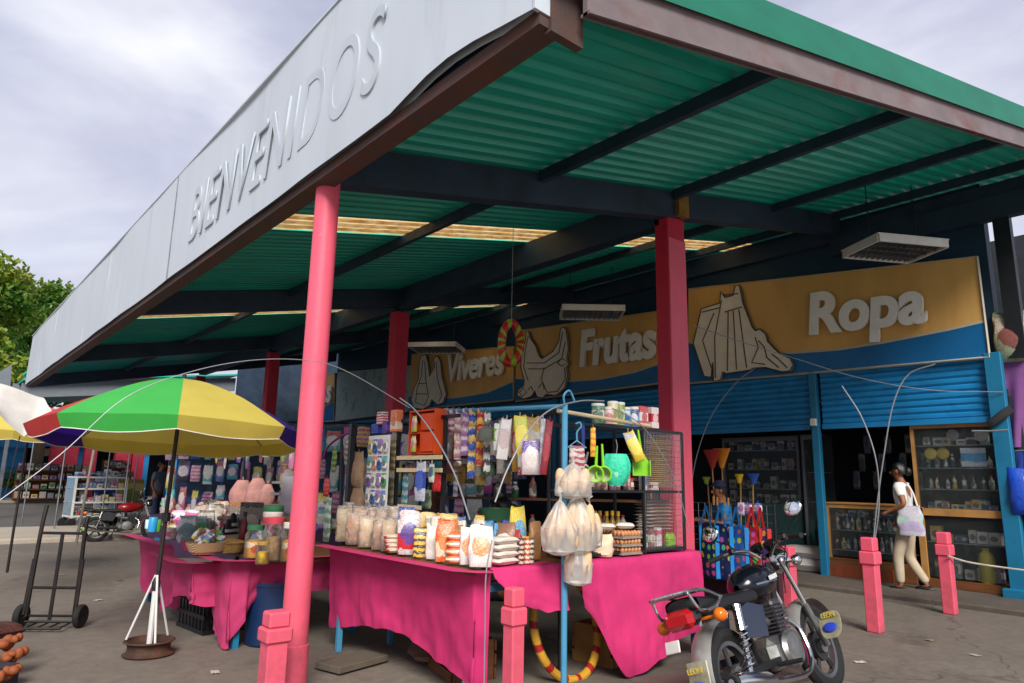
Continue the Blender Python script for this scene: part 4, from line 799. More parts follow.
# ---------------------------------------------------------------- second stall along the fascia
SZ = .74
t = T('stall_table', 'long low stall table with faded magenta cloth behind the umbrella', 'table', (2.6, 7.6, 0)); o = Vector((2.6, 7.6, 0))
P('tabletop', MB().box((.35, 0, SZ - .02), (1.1, 3.2, .03)), WOOD, t)
for x, y in ((2.3, 9.1), (2.3, 6.3), (3.4, 6.3), (3.4, 9.1)): P('leg', MB().box((x - 2.6, y - 7.6, SZ / 2 - .02), (.05, .05, SZ - .04)), BLUED, t)
t = T('plastic_crate', 'black plastic crate under the faded magenta cloth of the low stall', 'crate', (2.42, 7.25, 0), .1)
b = MB(); 
for z in (.02, .15, .28): b.box((0, 0, z), (.45, .62, .035))
for i in range(8): b.box((-.215, -.27 + .077 * i, .15), (.012, .02, .28)); b.box((.215, -.27 + .077 * i, .15), (.012, .02, .28))
for i in range(5): b.box((-.18 + .09 * i, -.3, .15), (.02, .012, .28))
P('crate_body', b, BLACKM, t)
b = drape([(2.12, 9.25), (2.12, 7.75)], SZ, lerp_list([(0, .1), (.3, .14), (.7, .12), (1, .1)]), seed=3.1, side=-1, nu=50, nv=16, freq=6, amp=.05, flare=.1)
T('table_cloth', 'faded magenta cloth at the far end of the low stall', 'cloth', (0, 0, 0), mb=b, m=PMAGD, smooth=3)
b = drape([(1.98, 7.72), (1.98, 6.62), (2.2, 6.55)], SZ - .05, lerp_list([(0, .1), (.08, .14), (.25, .24), (.5, .36), (.75, .34), (1, .3)]), seed=6.6, side=-1, nu=60, nv=16, freq=8, amp=.04)
T('table_cloth', 'short faded magenta cloth above the black plastic crate', 'cloth', (0, 0, 0), mb=b, m=PMAGD, smooth=3)
b = drape([(2.16, 6.7), (2.16, 6.2), (2.3, 6.12), (3.35, 6.12)], SZ, lerp_list([(0, .1), (.2, .02), (.34, .0), (.38, .3), (.42, .4), (.7, .44), (1, .4)]), seed=8.1, side=-1, nu=70, nv=18, freq=8, amp=.04)
T('table_cloth', 'faded magenta cloth at the near end of the low stall by pink column', 'cloth', (0, 0, 0), mb=b, m=PMAGD, smooth=3)
t = T('plastic_barrel', 'dark blue plastic tub under the near end of the low stall', 'tub', (2.62, 6.32, 0), 0, None, MB().lathe([(.2, 0), (.22, .02), (.24, .5), (.25, .5), (.25, .53), (.2, .5)], 20), mat('deep_blue_plastic', '#0c2a52', .5, var=.1))
SZT = SZ + .015
def s2(px, py, X): p = at_x(px, py, X, SZT); return p
def jar(label, px, X, w, h, lidm, fill, stack=None):
    p = s2(px, 550, X); a, b_ = sz(p, w, h); r = a / 2
    t = T('glass_jar', label, 'jar', p, 0, None); P('glass', MB().lathe([(r * .9, 0), (r, .01), (r, b_ * .7), (r * .8, b_ * .82), (r * .8, b_ * .86)], 20), GLASS, t); P('contents', MB().lathe([(r * .86, .008), (r * .92, b_ * .2), (r * .9, b_ * .52), (r * .5, b_ * .56)], 16), fill, t)
    P('lid', MB().lathe([(r * .86, b_ * .85), (r * .88, b_ * .98), (r * .8, b_)], 20), lidm, t); return t
CANDY = pack('#c88a2a', '#d8c8a8', '#a83a2a', kind=1)
jar('glass sweet jar with a green lid on the low stall', 254, 2.32, 19, 32, mat('green_lid', '#2f6b45', .5), CANDY)
jar('large glass sweet jar with a red lid beside pink column', 273, 2.38, 21, 42, mat('red_lid', '#b8384a', .5), mat('brown_sweets', '#8a6a44', .6, var=.4, scale=30, bump=.5)); jar('glass jar with white lid partly behind the pink column', 288, 2.46, 14, 38, mat('white_lid', '#c9c4bc', .5), CANDY)
jar('glass jar of yellow sweets at the cloth edge', 263, 2.22, 13, 22, mat('brass_lid', '#a8843a', .4), mat('yellow_sweets', '#c8a01c', .5, var=.4, scale=30, bump=.5))
for i, (c, l) in enumerate((('#b83a44', 'red round tin stacked on the large sweet jar'), ('#c8c0b8', 'white round tin in the middle of the tin stack'), ('#2f6b45', 'green round tin topping the stack of tins'))):
    p = s2(272, 540, 2.42); tin(l, p + Vector((0, .02, .29 + i * .05)), .085, .048, mat('tin_' + c, c, .4, .2, var=.15))
t = T('wicker_basket', 'pale wicker basket of colourful wrapped sweets on the cloth', 'basket', s2(207, 562, 2.12), .5)
def wick():
    t_ = NT('wicker'); w = t_.n('ShaderNodeTexWave'); w.inputs['Scale'].default_value = 30; w.inputs['Distortion'].default_value = 1.5; g_ = t_.n('ShaderNodeTexCoord'); t_.l(g_.outputs['Object'], w.inputs[0]); t_.l(t_.mix(w.outputs[1], C('#b08a5c'), C('#dcc49a')), t_.p.inputs['Base Color']); t_.bump(w.outputs[1], .6, .01); return t_.m
WICK = wick()
P('tub', MB().lathe([(.11, 0), (.15, .1), (.16, .1), (.155, .085), (.13, .02)], 20, sx=1.4), WICK, t)
for i in range(16): P('wrapped_sweet', MB().pillow(.09, .05, .1, c=(-.14 + .055 * (i % 6) + jig(.01), jig(.07), .06 + .04 * (i // 6)), rot=Euler((jig(.8), jig(.8), jig(2))).to_matrix(), seed=i), pack(pick('#c8b81c', '#3a9a3a', '#c83a2a', '#d8d2c8', '#d87a1c'), '#e2ddd2', '#3a6ab0', kind=i % 3), t)
t = T('round_basket', 'round tan straw basket on the low stall behind the wicker basket', 'basket', s2(228, 545, 2.3), 0); P('tub', MB().lathe([(.12, 0), (.16, .08), (.17, .085), (.14, .09), (.05, .12), (.001, .125)], 20, sx=1.1), mat('tan_straw', '#a8834c', .8, var=.2, scale=20, bump=.5), t)
T('pink_bowl', 'small pink plastic bowl on the front cloth edge', 'bowl', s2(190, 562, 2.08), 0, None, MB().lathe([(.06, 0), (.1, .07), (.105, .07), (.06, .01)], 16), mat('pink_plastic', '#d8508a', .4))
def mug(label, px, X, r, h, m):
    p = s2(px, 545, X); t = T('mug', label, 'mug', p, jig(2)); P('cup', MB().lathe([(r * .9, 0), (r, .01), (r, h), (r * .9, h), (r * .85, .02)], 18), m, t); P('handle', MB().tube([(r + .035 * math.sin(a) * 1, 0, h * .5 + h * .32 * math.cos(a)) for a in [i * math.pi / 8 for i in range(9)]], .008, 6), m, t)
mug('white mug with pink print at the far edge of the low stall', 169, 2.2, .07, .12, pack('#dcd6d2', '#d86a8a', '#e6e2de', kind=0)); mug('pale pink mug among clear bags on the low stall', 176, 2.35, .055, .1, mat('pale_pink_glaze', '#d8b0b4', .3))
for px, py, X, w, h, cs, l in ((186, 548, 2.25, 18, 26, ('#a8b0b4', '#d8dcde', '#6a8a94'), 'silver clear bag of trinkets behind the pink bowl'), (198, 540, 2.4, 20, 24, ('#c8ccd0', '#8a9aa4', '#4aa05a'), 'grey and white bag of trinkets on the low stall'), (180, 530, 2.6, 16, 20, ('#d8a8c0', '#e6dce2', '#b84a8a'), 'pink and white bag of trinkets in the second row'), (192, 528, 2.65, 16, 22, ('#e0d8dc', '#c85a8a', '#7a7a84'), 'pale rose bag of trinkets in the second row'), (206, 528, 2.6, 17, 26, ('#8a7a6c', '#c8c0b4', '#3a3a40'), 'brown and grey toy bag beside the shoes'), (214, 526, 2.75, 14, 30, ('#6a5a50', '#a89c90', '#c8c4bc'), 'dark toy bag standing taller beside shoes'), (202, 508, 2.9, 15, 26, ('#5a4a44', '#b8a898', '#8a2a2a'), 'dark brown toy bag in the back row of the low stall'), (212, 505, 3.0, 16, 28, ('#3a3430', '#98887a', '#d8d0c4'), 'black and tan toy bag in the back row'), (222, 512, 2.95, 14, 30, ('#c8a08a', '#8a6a54', '#e0d0c0'), 'peach toy bag in the back row of the low stall')):
    p = s2(px, py, X); a, b_ = sz(p, w, h); bag(l, p, a * 1.1, a * .7, b_, pack(*cs, kind=1), cat='toy bag', name='toy_bag', wr=.25)
# black trainers piled on a carton
def shoe(label, p, rz, m=None):
    t = T('trainer', label, 'shoe', p, rz, 'trainers piled on the low stall'); P('sole', MB().prism([(.13 * math.cos(a) * (1 if math.cos(a) > 0 else 1), .042 * math.sin(a) * (1.1 if math.cos(a) > 0 else .8), 0) for a in [i * math.pi / 9 for i in range(18)]], (0, 0, .028)), WHITE, t)
    P('upper', MB().grid(lambda u, v: Vector(((.125 - .07 * v) * math.cos(u * 6.283) - .05 * v, .04 * (1 - .35 * v) * math.sin(u * 6.283), .028 + v * (.06 - .035 * math.cos(u * 6.283)))), 18, 5, wrap=True), m or mat('black_cloth', '#1b1c20', .8), t)
p = s2(233, 538, 2.45); carton('flat white shoe carton under the black trainers', p, .3, .22, .1, pack('#c8c4c0', '#3a3e48', '#e0dcd8', kind=3), rz=.4)
for i, l in enumerate(('black trainer with white sole lowest in the pile', 'black trainer with white sole in the middle of the pile', 'black trainer with white sole on top of the pile')): shoe(l, p + Vector((jig(.02), jig(.03), .1 + .055 * i)), .4 + .4 * i)
p = s2(243, 538, 2.5); bottle('tall dark red bottle between the trainers and the jars', p, .04, .34, mat('dark_red_bottle', '#7a1c24', .3), capm['#20242c'])
for i, (px, c, l) in enumerate(((158, '#2c9ad0', 'light blue cup stacked at the far end of the low stall'), (162, '#5aa83a', 'green cup stacked at the far end of the low stall'), (154, '#c8dce4', 'pale cup at the far end of the low stall'))): tin(l, s2(px, 540, 2.3 + .05 * i) + Vector((0, .3, 0)), .05, .17 - .03 * i, mat('cup_' + c, c, .4), cat='cup', name='cup')
# low stall: hanging rail with goods above
rl = T('hanging_rail', 'dark rail on posts hung with bags and cloth over the low stall', 'rail', (3.25, 7.6, 0)); 
for y in (-1.35, 1.5): P('post', MB().box((.0, y, .98), (.05, .05, 1.96)), BLACKM, rl)
P('bar', MB().tube([(0, -1.4, 1.95), (0, 1.55, 1.95)], .015, 6), BLACKM, rl)
hang_cols = ['#c8a8b0', '#b8448a', '#3a9a5a', '#d8d4cc', '#6a4a9a', '#c8b83a', '#2a5aa8', '#a83a3a', '#1f2024', '#d88ab0', '#4aa0a8', '#8ab83a']
nms = {'#c8a8b0': 'dusty pink', '#b8448a': 'magenta', '#3a9a5a': 'green', '#d8d4cc': 'white', '#6a4a9a': 'purple', '#c8b83a': 'yellow', '#2a5aa8': 'blue', '#a83a3a': 'red', '#1f2024': 'black', '#d88ab0': 'light pink', '#4aa0a8': 'teal', '#8ab83a': 'lime'}
for i in range(24):
    px = 213 + i * 4.4; c = hang_cols[(i * 5 + i // 12 * 3) % 12]; X = 3.22 + .07 * (i % 2); p = GX(px, 451, X); hh = (.22, .34, .28, .42, .25)[i % 5]
    hung(f'{nms[c]} ribbon or trinket hanging on the {"near" if i < 12 else "far"} half of the low stall rail'.replace('near' if i < 12 else 'far', 'left' if i < 12 else 'right'), Vector((p.x, p.y, 1.94)), .07 + .03 * (i % 3 == 0), .04, hh, pack(c, hang_cols[(i * 7 + 3) % 12], '#d8d2c8', kind=i % 4), name='hanging_trinket', cat='trinket', rz=-math.pi / 2 + jig(.4))
pk = mat('dusty_pink_bundle', '#b8847c', .8, var=.25, scale=10, bump=.4)
for px, py, w, h, l in ((243, 480, 22, 30, 'dusty pink cloth bundle hanging left over the low stall'), (258, 478, 20, 34, 'dusty pink cloth bundle hanging beside the white slatted rack'), (268, 484, 14, 24, 'small brownish pink bundle hanging by white slatted rack')):
    p = GX(px, py, 3.1); a, b_ = sz(p, w, h); bl = T('hanging_bundle', l, 'bundle', p, face(p)); k = MB(); k.grid(lambda u, v: Vector((a * (.12 + .42 * math.sin(math.pi * min(1, .12 + .75 * v)) ** 1.3) * math.cos(u * 6.283) * (1 + .12 * noise.noise(Vector((math.cos(u * 6.28) * 2, v * 4, px)))), a * .4 * (.12 + .6 * math.sin(math.pi * min(1, .12 + .8 * v))) * math.sin(u * 6.283), -b_ * v * 1.05)), 20, 12, wrap=True); k.tube([(0, 0, .04), (0, 0, -.03)], .006, 6); P('cloth', k, pk, bl, smooth=3)
t = T('slatted_rack', 'white slatted display rack standing behind the sweet jars', 'rack', (*GX(282, 490, 2.95).xy, SZ), -.9)
P('panel', MB().box((.1, 0, .35), (.22, .02, .7)), mat('lilac_white_board', '#c3bccb', .5), t)
for i in range(6): P('slat', MB().box((-.06, 0, .06 + .115 * i), (.1, .05, .025)), WHITE, t)
t = T('wooden_stool', 'small tan wooden stool standing on the goods behind the trainers', 'stool', (*GX(263, 510, 2.95).xy, SZ + .0), -.6); P('seat', MB().box((0, 0, .27), (.24, .2, .03), ch=.004), WOODL, t)
for x, y in ((-.1, -.08), (.1, -.08), (.1, .08), (-.1, .08)): P('leg', MB().box((x, y, .128), (.03, .03, .255)), WOODL, t)
for px, py, X, w, h, c, l in ((250, 530, 2.75, 22, 40, '#1c1a1e', 'large black doll box behind the red bottle'), (236, 520, 2.9, 14, 34, '#a86a3a', 'orange brown box in the back row of the low stall'), (266, 528, 2.7, 14, 22, '#5a3a4a', 'dull plum toy box behind the tin stack'), (248, 500, 3.0, 10, 20, '#2a4aa8', 'deep blue toy box in the back row')):
    p = s2(px, py, X); a, b_ = sz(p, w, h); carton(l, p, a, a * .6, b_, pack(c, '#8a8078', '#c8bcb0', kind=1))

# ---------------------------------------------------------------- market umbrellas
def umbrella(label, base, r, zrim, ztop, cols, n=8, rot=0, tilt=(0, 0), pole=True, lean=(0, 0), val=.16):
    t = T('market_umbrella', label, 'umbrella', base, 0)
    top = Vector((lean[0], lean[1], ztop)); TM = Euler((tilt[0], tilt[1], 0)).to_matrix()
    for k in range(n):
        a0 = rot + 2 * math.pi * k / n; a1 = a0 + 2 * math.pi / n
        def fn(u, v):
            a = a0 + (a1 - a0) * u; ch = 1 - .07 * math.sin(math.pi * u) * v
            if v <= .86: q = v / .86; rr = r * q * ch; z = -(ztop - zrim) * (q ** 1.55) - .02 * math.sin(math.pi * u) * q * (1 - q) * 4
            else: q = (v - .86) / .14; rr = r * ch * (1 - .05 * q); z = -(ztop - zrim) - val * q * (.75 + .25 * math.sin(math.pi * u))
            return top + TM @ Vector((rr * math.cos(a), rr * math.sin(a), z + .008 * noise.noise(Vector((u * 3 + k, v * 5, 1)))))
        b = MB(); b.grid(fn, 10, 14); P('canopy_panel', b, cols[k % len(cols)], t, smooth=1.2)
        b = MB(); b.tube([fn(u / 10, .995) for u in range(11)], .0045, 5); P('hem', b, mat('white_hem', '#d8d6cc', .7), t)
        b = MB(); b.tube([top + TM @ Vector((r * q * math.cos(a0), r * q * math.sin(a0), -(ztop - zrim) * (q ** 1.55) - .015)) for q in (.03, .25, .5, .75, .98)], .005, 5); P('rib', b, STEEL, t)
    if pole: P('pole', MB().tube([(0, 0, .12), top * .5 + Vector((0, 0, .06)), top + TM @ Vector((0, 0, .04))], .017, 10), mat('black_pole', '#1a1614', .5, var=.3, dirt='#5a3a2a', damt=.5), t)
    return t
def fabric(c):
    t = NT('umbrella_cloth'); f = t.noise(3, 5); cc = C(c); c_ = t.mix(t.ramp(f, .3, .7), tuple(x * .88 for x in cc[:3]) + (1,), cc); tr = t.n('ShaderNodeBsdfTranslucent'); ms = t.n('ShaderNodeMixShader'); ms.inputs[0].default_value = .3
    t.l(c_, tr.inputs[0]); t.l(c_, t.p.inputs['Base Color']); t.p.inputs['Roughness'].default_value = .7; t.l(t.p.outputs[0], ms.inputs[1]); t.l(tr.outputs[0], ms.inputs[2]); t.l(ms.outputs[0], t.out.inputs[0]); t.bump(t.noise(7, 4), .15, .02); return t.m
UG, UY, UP, UR, UPK = fabric('#43bd50'), fabric('#dcca5c'), fabric('#3a1f8a'), fabric('#cf3b36'), fabric('#d8828a')
ub = GZ(148, 655, 0); ut = GY(184, 379, 6.5)
um = umbrella('large green yellow purple and red umbrella on a black pole', (ub.x, ub.y, 0), 1.12, ut.z - .47, ut.z, [UP, UY, UY, UY, UP, UR, UG, UY], rot=R_(-60), lean=(ut.x - ub.x, ut.y - ub.y), tilt=(-.055, .03), val=.13)
b = MB(); b.tube([(0, 0, .5), (0, 0, .56), (.0, 0, .6)], [.03, .035, .02], 8); P('clamp', b, BLACKM, um); P('clamp', MB().tube([(.02, .0, 1.05), (.02, 0, 1.12)], .035, 8), BLACKM, um)
for k in range(3):
    a = k * 2.094 + .5; P('strut', MB().tube([(.18 * math.cos(a), .18 * math.sin(a), .12), (.01 * math.cos(a), .01 * math.sin(a), .62)], .009, 7), WHITE, um)
P('lower_pole', MB().tube([(0, 0, .05), (0, 0, .5)], .022, 8), WHITE, um)
rust_rim = mat('rusty_rim', '#4a3328', .75, .3, var=.3, scale=9, dirt='#6a4630', damt=.6, bump=.4)
t = T('wheel_rim', 'rusty car wheel rim lying flat as the umbrella foot', 'wheel rim', (ub.x, ub.y, 0)); P('barrel', MB().lathe([(.14, .012), (.18, 0), (.195, .015), (.17, .03), (.16, .05), (.16, .08), (.17, .095), (.195, .112), (.185, .122), (.16, .1), (.14, .08)], 28), rust_rim, t); P('disc', MB().lathe([(.145, .05), (.1, .065), (.05, .08), (.05, .06)], 24), rust_rim, t)
# yellow and red umbrella further back, and the off-white tarp hung at the left
b2 = GZ(75, 560, 0)
umbrella('yellow and pale umbrella half hidden behind the green one', (1.15, 11.6, 0), .85, 2.02, 2.36, [UY, UY, UPK, UR], rot=.5, tilt=(.1, .0), val=.15)
TARP = mat('white_tarp', '#c9c4bc', .6, var=.08, bump=.3, bscale=6)
t = T('white_tarp', 'off white tarpaulin awning sagging from ropes at the left edge', 'tarpaulin', (0, 0, 0))
tp = [GY(x, y, Y) for x, y, Y in ((-60, 390, 9.6), (0, 386, 9.6), (44, 396, 9.6), (52, 413, 9.0))]; bt = [GY(x, y, Y) for x, y, Y in ((-60, 402, 8.6), (-5, 408, 8.6), (24, 436, 8.6), (49, 416, 8.8))]
def tf(u, v):
    i = min(2, int(u * 3)); k = u * 3 - i; a = tp[i].lerp(tp[i + 1], k); c = bt[i].lerp(bt[i + 1], k); p = a.lerp(c, v); return p + Vector((0, 0, .06 * noise.noise(p * 2.5) - .05 * math.sin(math.pi * v)))
b = MB(); b.grid(tf, 24, 10); P('sheet', b, TARP, t, smooth=3)
P('rope', MB().tube([GY(20, 436, 8.6), GY(4, 500, 8.6)], .006, 5), BLACKM, t); P('pole', MB().tube([GZ(-30, 600, 0), GY(-30, 395, GZ(-30, 600, 0).y)], .02, 6), STEEL, t)
# slanted grey prop pole of the far umbrella
t = T('prop_pole', 'slanted rusty grey pole between the hand truck and umbrella', 'pole', GY(76, 545, 10.5)); o = t.location.copy()
P('pole_tube', MB().tube([Vector((0, 0, 0)), GY(94, 450, 10.5) - o], .017, 7), mat('rust_grey_pole', '#8a8078', .6, var=.2, dirt='#6a3a24'), t)

# ---------------------------------------------------------------- hand truck
h0 = GZ(48, 628, 0); ht = T('hand_truck', 'black steel two wheeled hand truck standing on the plaza', 'hand truck', h0, math.atan2(-.3, .4) + .0)
BW = .25; LEAN = .03
def hq(x, z, y=0): return Vector((x, y + z * LEAN, z))
IRON = mat('black_iron', '#1c1917', .5, .3, var=.3, scale=9, dirt='#4a3024', damt=.5)
for s in (-1, 1):
    P('side_rail', MB().tube(spline([hq(s * .22, .1), hq(s * .215, .5), hq(s * .205, .92), hq(s * .2, 1.12 if s < 0 else 1.02, .02)]), .019, 8), IRON, ht)
    P('brace', MB().tube([hq(s * .235, .12, -.02), hq(s * .225, .62)], .017, 7), IRON, ht)
    w = P('wheel', MB().tube([(s * .27 + .025 * q, .02, .105) for q in (-1, 1)], .03, 10), STEEL, ht); P('tyre', MB().lathe([(.06, -.025), (.095, -.028), (.105, -.015), (.105, .015), (.095, .028), (.06, .025)], 22, (s * .27, .02, .105), Matrix.Rotation(R_(90), 3, 'Y')), RUBBER, w)
P('centre_bar', MB().box(hq(0, .47), (.03, .014, .8), rot=Matrix.Rotation(-LEAN, 3, 'X')), IRON, ht)
for z in (.36, .86): P('cross_bar', MB().tube([hq(-.215, z), hq(.215, z)], .014, 7), IRON, ht)
P('axle', MB().tube([(-.27, .02, .105), (.27, .02, .105)], .012, 7), IRON, ht)
b = MB()
for x in (-.2, -.1, 0, .1, .2): b.tube([(x, .0, .05), (x, -.2, .035)], .008, 5)
b.tube([(-.22, -.2, .035), (.22, -.2, .035)], .012, 6); b.tube([(-.22, 0, .055), (.22, 0, .055)], .012, 6); P('toe_grid', b, IRON, ht)
P('ribbon', MB().ell(hq(.2, .9), (.022, .02, .03)), LIME, ht)
# mesh sacks of onions in the near left corner
p = GZ(-12, 690, 0); t = T('produce_crate', 'dark crate heaped with orange fruit nets at the lower left corner', 'crate', (.35, 4.2, 0), .6)
P('crate_body', MB().box((0, 0, .07), (.3, .5, .14), ch=.01), mat('dark_crate', '#2a2a34', .6), t)
p = GZ(6, 640, .28)
ONI = mat('orange_fruit', '#8f4a22', .7, var=.4, scale=5, bump=.2); NETO = mat('orange_net', '#8a4422', .8, var=.4, scale=50, bump=.6)
t.location = (p.x - .18, p.y - .02, 0); t.rotation_euler = (0, 0, .72)
for i in range(3):
    q = (GZ(6, 652, .17), GZ(10, 666, .08), GZ(4, 684, .03))[i]; s_ = T('fruit_net', ('orange fruit net heaped at the back of the crate', 'orange fruit net heaped in the middle of the crate', 'orange fruit net heaped at the front of the crate')[i], 'fruit net', q, 0)
    for k in range(9): P('fruit', MB().ell((.055 * math.cos(k * 2.4) * (k / 6), .055 * math.sin(k * 2.4) * (k / 6), .045 + .02 * (k % 3)), tuple(rnd.uniform(.026, .042) for _ in range(3)), 10, 7), ONI if k % 3 else NETO, s_)
q = GZ(2, 632, .26); T('onion_sack', 'dark red onion sack lying behind the orange fruit nets', 'sack', (q.x - .05, q.y + .05, .2), .4, None, MB().sack(.35, .25, .12, seed=3), mat('dark_red_net', '#4a2420', .9, var=.4, scale=40, bump=.5))

# ---------------------------------------------------------------- pink bollards
def bollard(label, p, h=.9, s=.13, rz=0, extra=None):
    t = T('bollard', label, 'bollard', p, rz, 'pink bollards around the canopy'); P('shaft', MB().box((0, 0, h * .36), (s, s, h * .72), ch=.008), PINK, t); P('collar', MB().box((0, 0, h * .78), (s * 1.28, s * 1.28, h * .14), ch=.012), PINK, t); P('cap', MB().box((0, 0, h * .925), (s * 1.02, s * 1.02, h * .15), ch=.012), PINK, t); return t
bollard('pink bollard with collar between the shop walkway and blue post', GZ(876, 632, 0), .93, .13); bollard('pink bollard tied with a rope nearest the blue corner post', GZ(951, 614, 0), .93, .13); bollard('pink bollard behind the motorbike handlebars', GZ(790, 613, 0), .74, .15)
q = GZ(268, 626, .85); bollard('pink bollard standing against the round pink column', (1.86, 4.42, 0), .62, .13); bollard('pink bollard under the magenta swag of the corner stall', (3.02, 3.5, 0), .78, .1)

# dense heaps that fill the two stalls
for i in range(70):
    X = 2.45 + .08 * (i % 9) + jig(.03); y = 6.4 + 2.75 * ((i * .37) % 1); z = SZT + .015 * (i % 9) + .02
    c = pick('#c8b0a8', '#3a3a44', '#b84a6a', '#d8d2c8', '#4a8a5a', '#3a5a9a', '#c89a3a', '#8a5a44', '#a8b4bc', '#d87a8a')
    bag('small wrapped trinket in the crowded heap on the low stall', Vector((X, y, z)), rnd.uniform(.08, .17), .09, rnd.uniform(.09, .24), pack(c, pick('#d8d4cc', '#2a2a30', '#b83a3a', '#3a8ab0'), '#e2ddd4', kind=i % 4), cat='trinket', name='trinket', rz=jig(1.5), group='trinkets heaped on the low stall', wr=.3, lean=jig(.35))
for i in range(26):
    p = GX(446 + i * 3.6, 420, 4.0 + .12 * (i % 2)); c = pick('#5a6a7c', '#a83a4a', '#c8c4bc', '#3a6a4a', '#6a4a8a', '#c8a03a', '#2a3a6a')
    hung('pack hanging in the shaded second row behind the blue pipe', Vector((p.x, p.y, 1.98)), rnd.uniform(.09, .16), .05, rnd.uniform(.25, .6), pack(c, pick('#d8d4cc', '#2a2a30', '#b83a3a'), '#c8c0b4', kind=i % 4), rz=-math.pi / 4 + jig(.4), group='packs in the second row behind the pipe')
t = T('inner_rail', 'dark inner rail carrying the second row of packs', 'rail', (4.06, 4.6, 0)); P('bar', MB().tube([(0, -.5, 2.0), (0, 1.5, 2.0)], .014, 6), BLACKM, t)
for y in (-.45, 1.45): P('post', MB().tube([(0, y, 0), (0, y, 2.0)], .018, 6), BLACKM, t)
for i in range(34):
    u_ = (i + .5) / 34; y = 5.7 - 1.75 * u_; z = ZT + .0; c = pick('#c8a884', '#d8d0c0', '#b83a34', '#e0b83a', '#8a6a50', '#3a5aa0', '#d87a2a')
    bag('small packet filling the inner row of the corner stall table', Vector((3.42 + jig(.06), y, z)), rnd.uniform(.1, .15), .08, rnd.uniform(.14, .3), pack(c, pick('#e2dccf', '#2a2a30', '#b83a3a'), '#e6dfd0', kind=i % 3), cat='packet', name='food_packet', rz=-1.2 + jig(.5), group='packets in the inner row of the corner table', wr=.15)
# ---------------------------------------------------------------- people
def skin(name, J, bones, m, parent=None, sub=2, root=None, loc=None, rz=0, label=None):
    ks = list(J); me = bpy.data.meshes.new(name); me.from_pydata([J[k][0] for k in ks], [(ks.index(a), ks.index(b)) for a, b in bones], [])
    o = bpy.data.objects.new(name, me); sc.collection.objects.link(o); md = o.modifiers.new('skin', 'SKIN'); me.materials.append(m)
    if not me.skin_vertices: 
        bm = bmesh.new(); bm.from_mesh(me); bm.verts.layers.skin.verify(); bm.to_mesh(me); bm.free()
    for i, k in enumerate(ks):
        r = J[k][1]; r = r if isinstance(r, tuple) else (r, r); me.skin_vertices[0].data[i].radius = r; me.skin_vertices[0].data[i].use_root = (k == (root or ks[0]))
    md.use_smooth_shade = True; s_ = o.modifiers.new('smooth', 'SUBSURF'); s_.levels = sub; s_.render_levels = sub
    bpy.context.view_layer.update(); nm = bpy.data.meshes.new_from_object(o.evaluated_get(bpy.context.evaluated_depsgraph_get())); o.modifiers.clear(); o.data = nm; bpy.data.meshes.remove(me)
    nm.shade_smooth(); o.parent = parent
    if loc is not None: o.location = loc
    return o
V = Vector
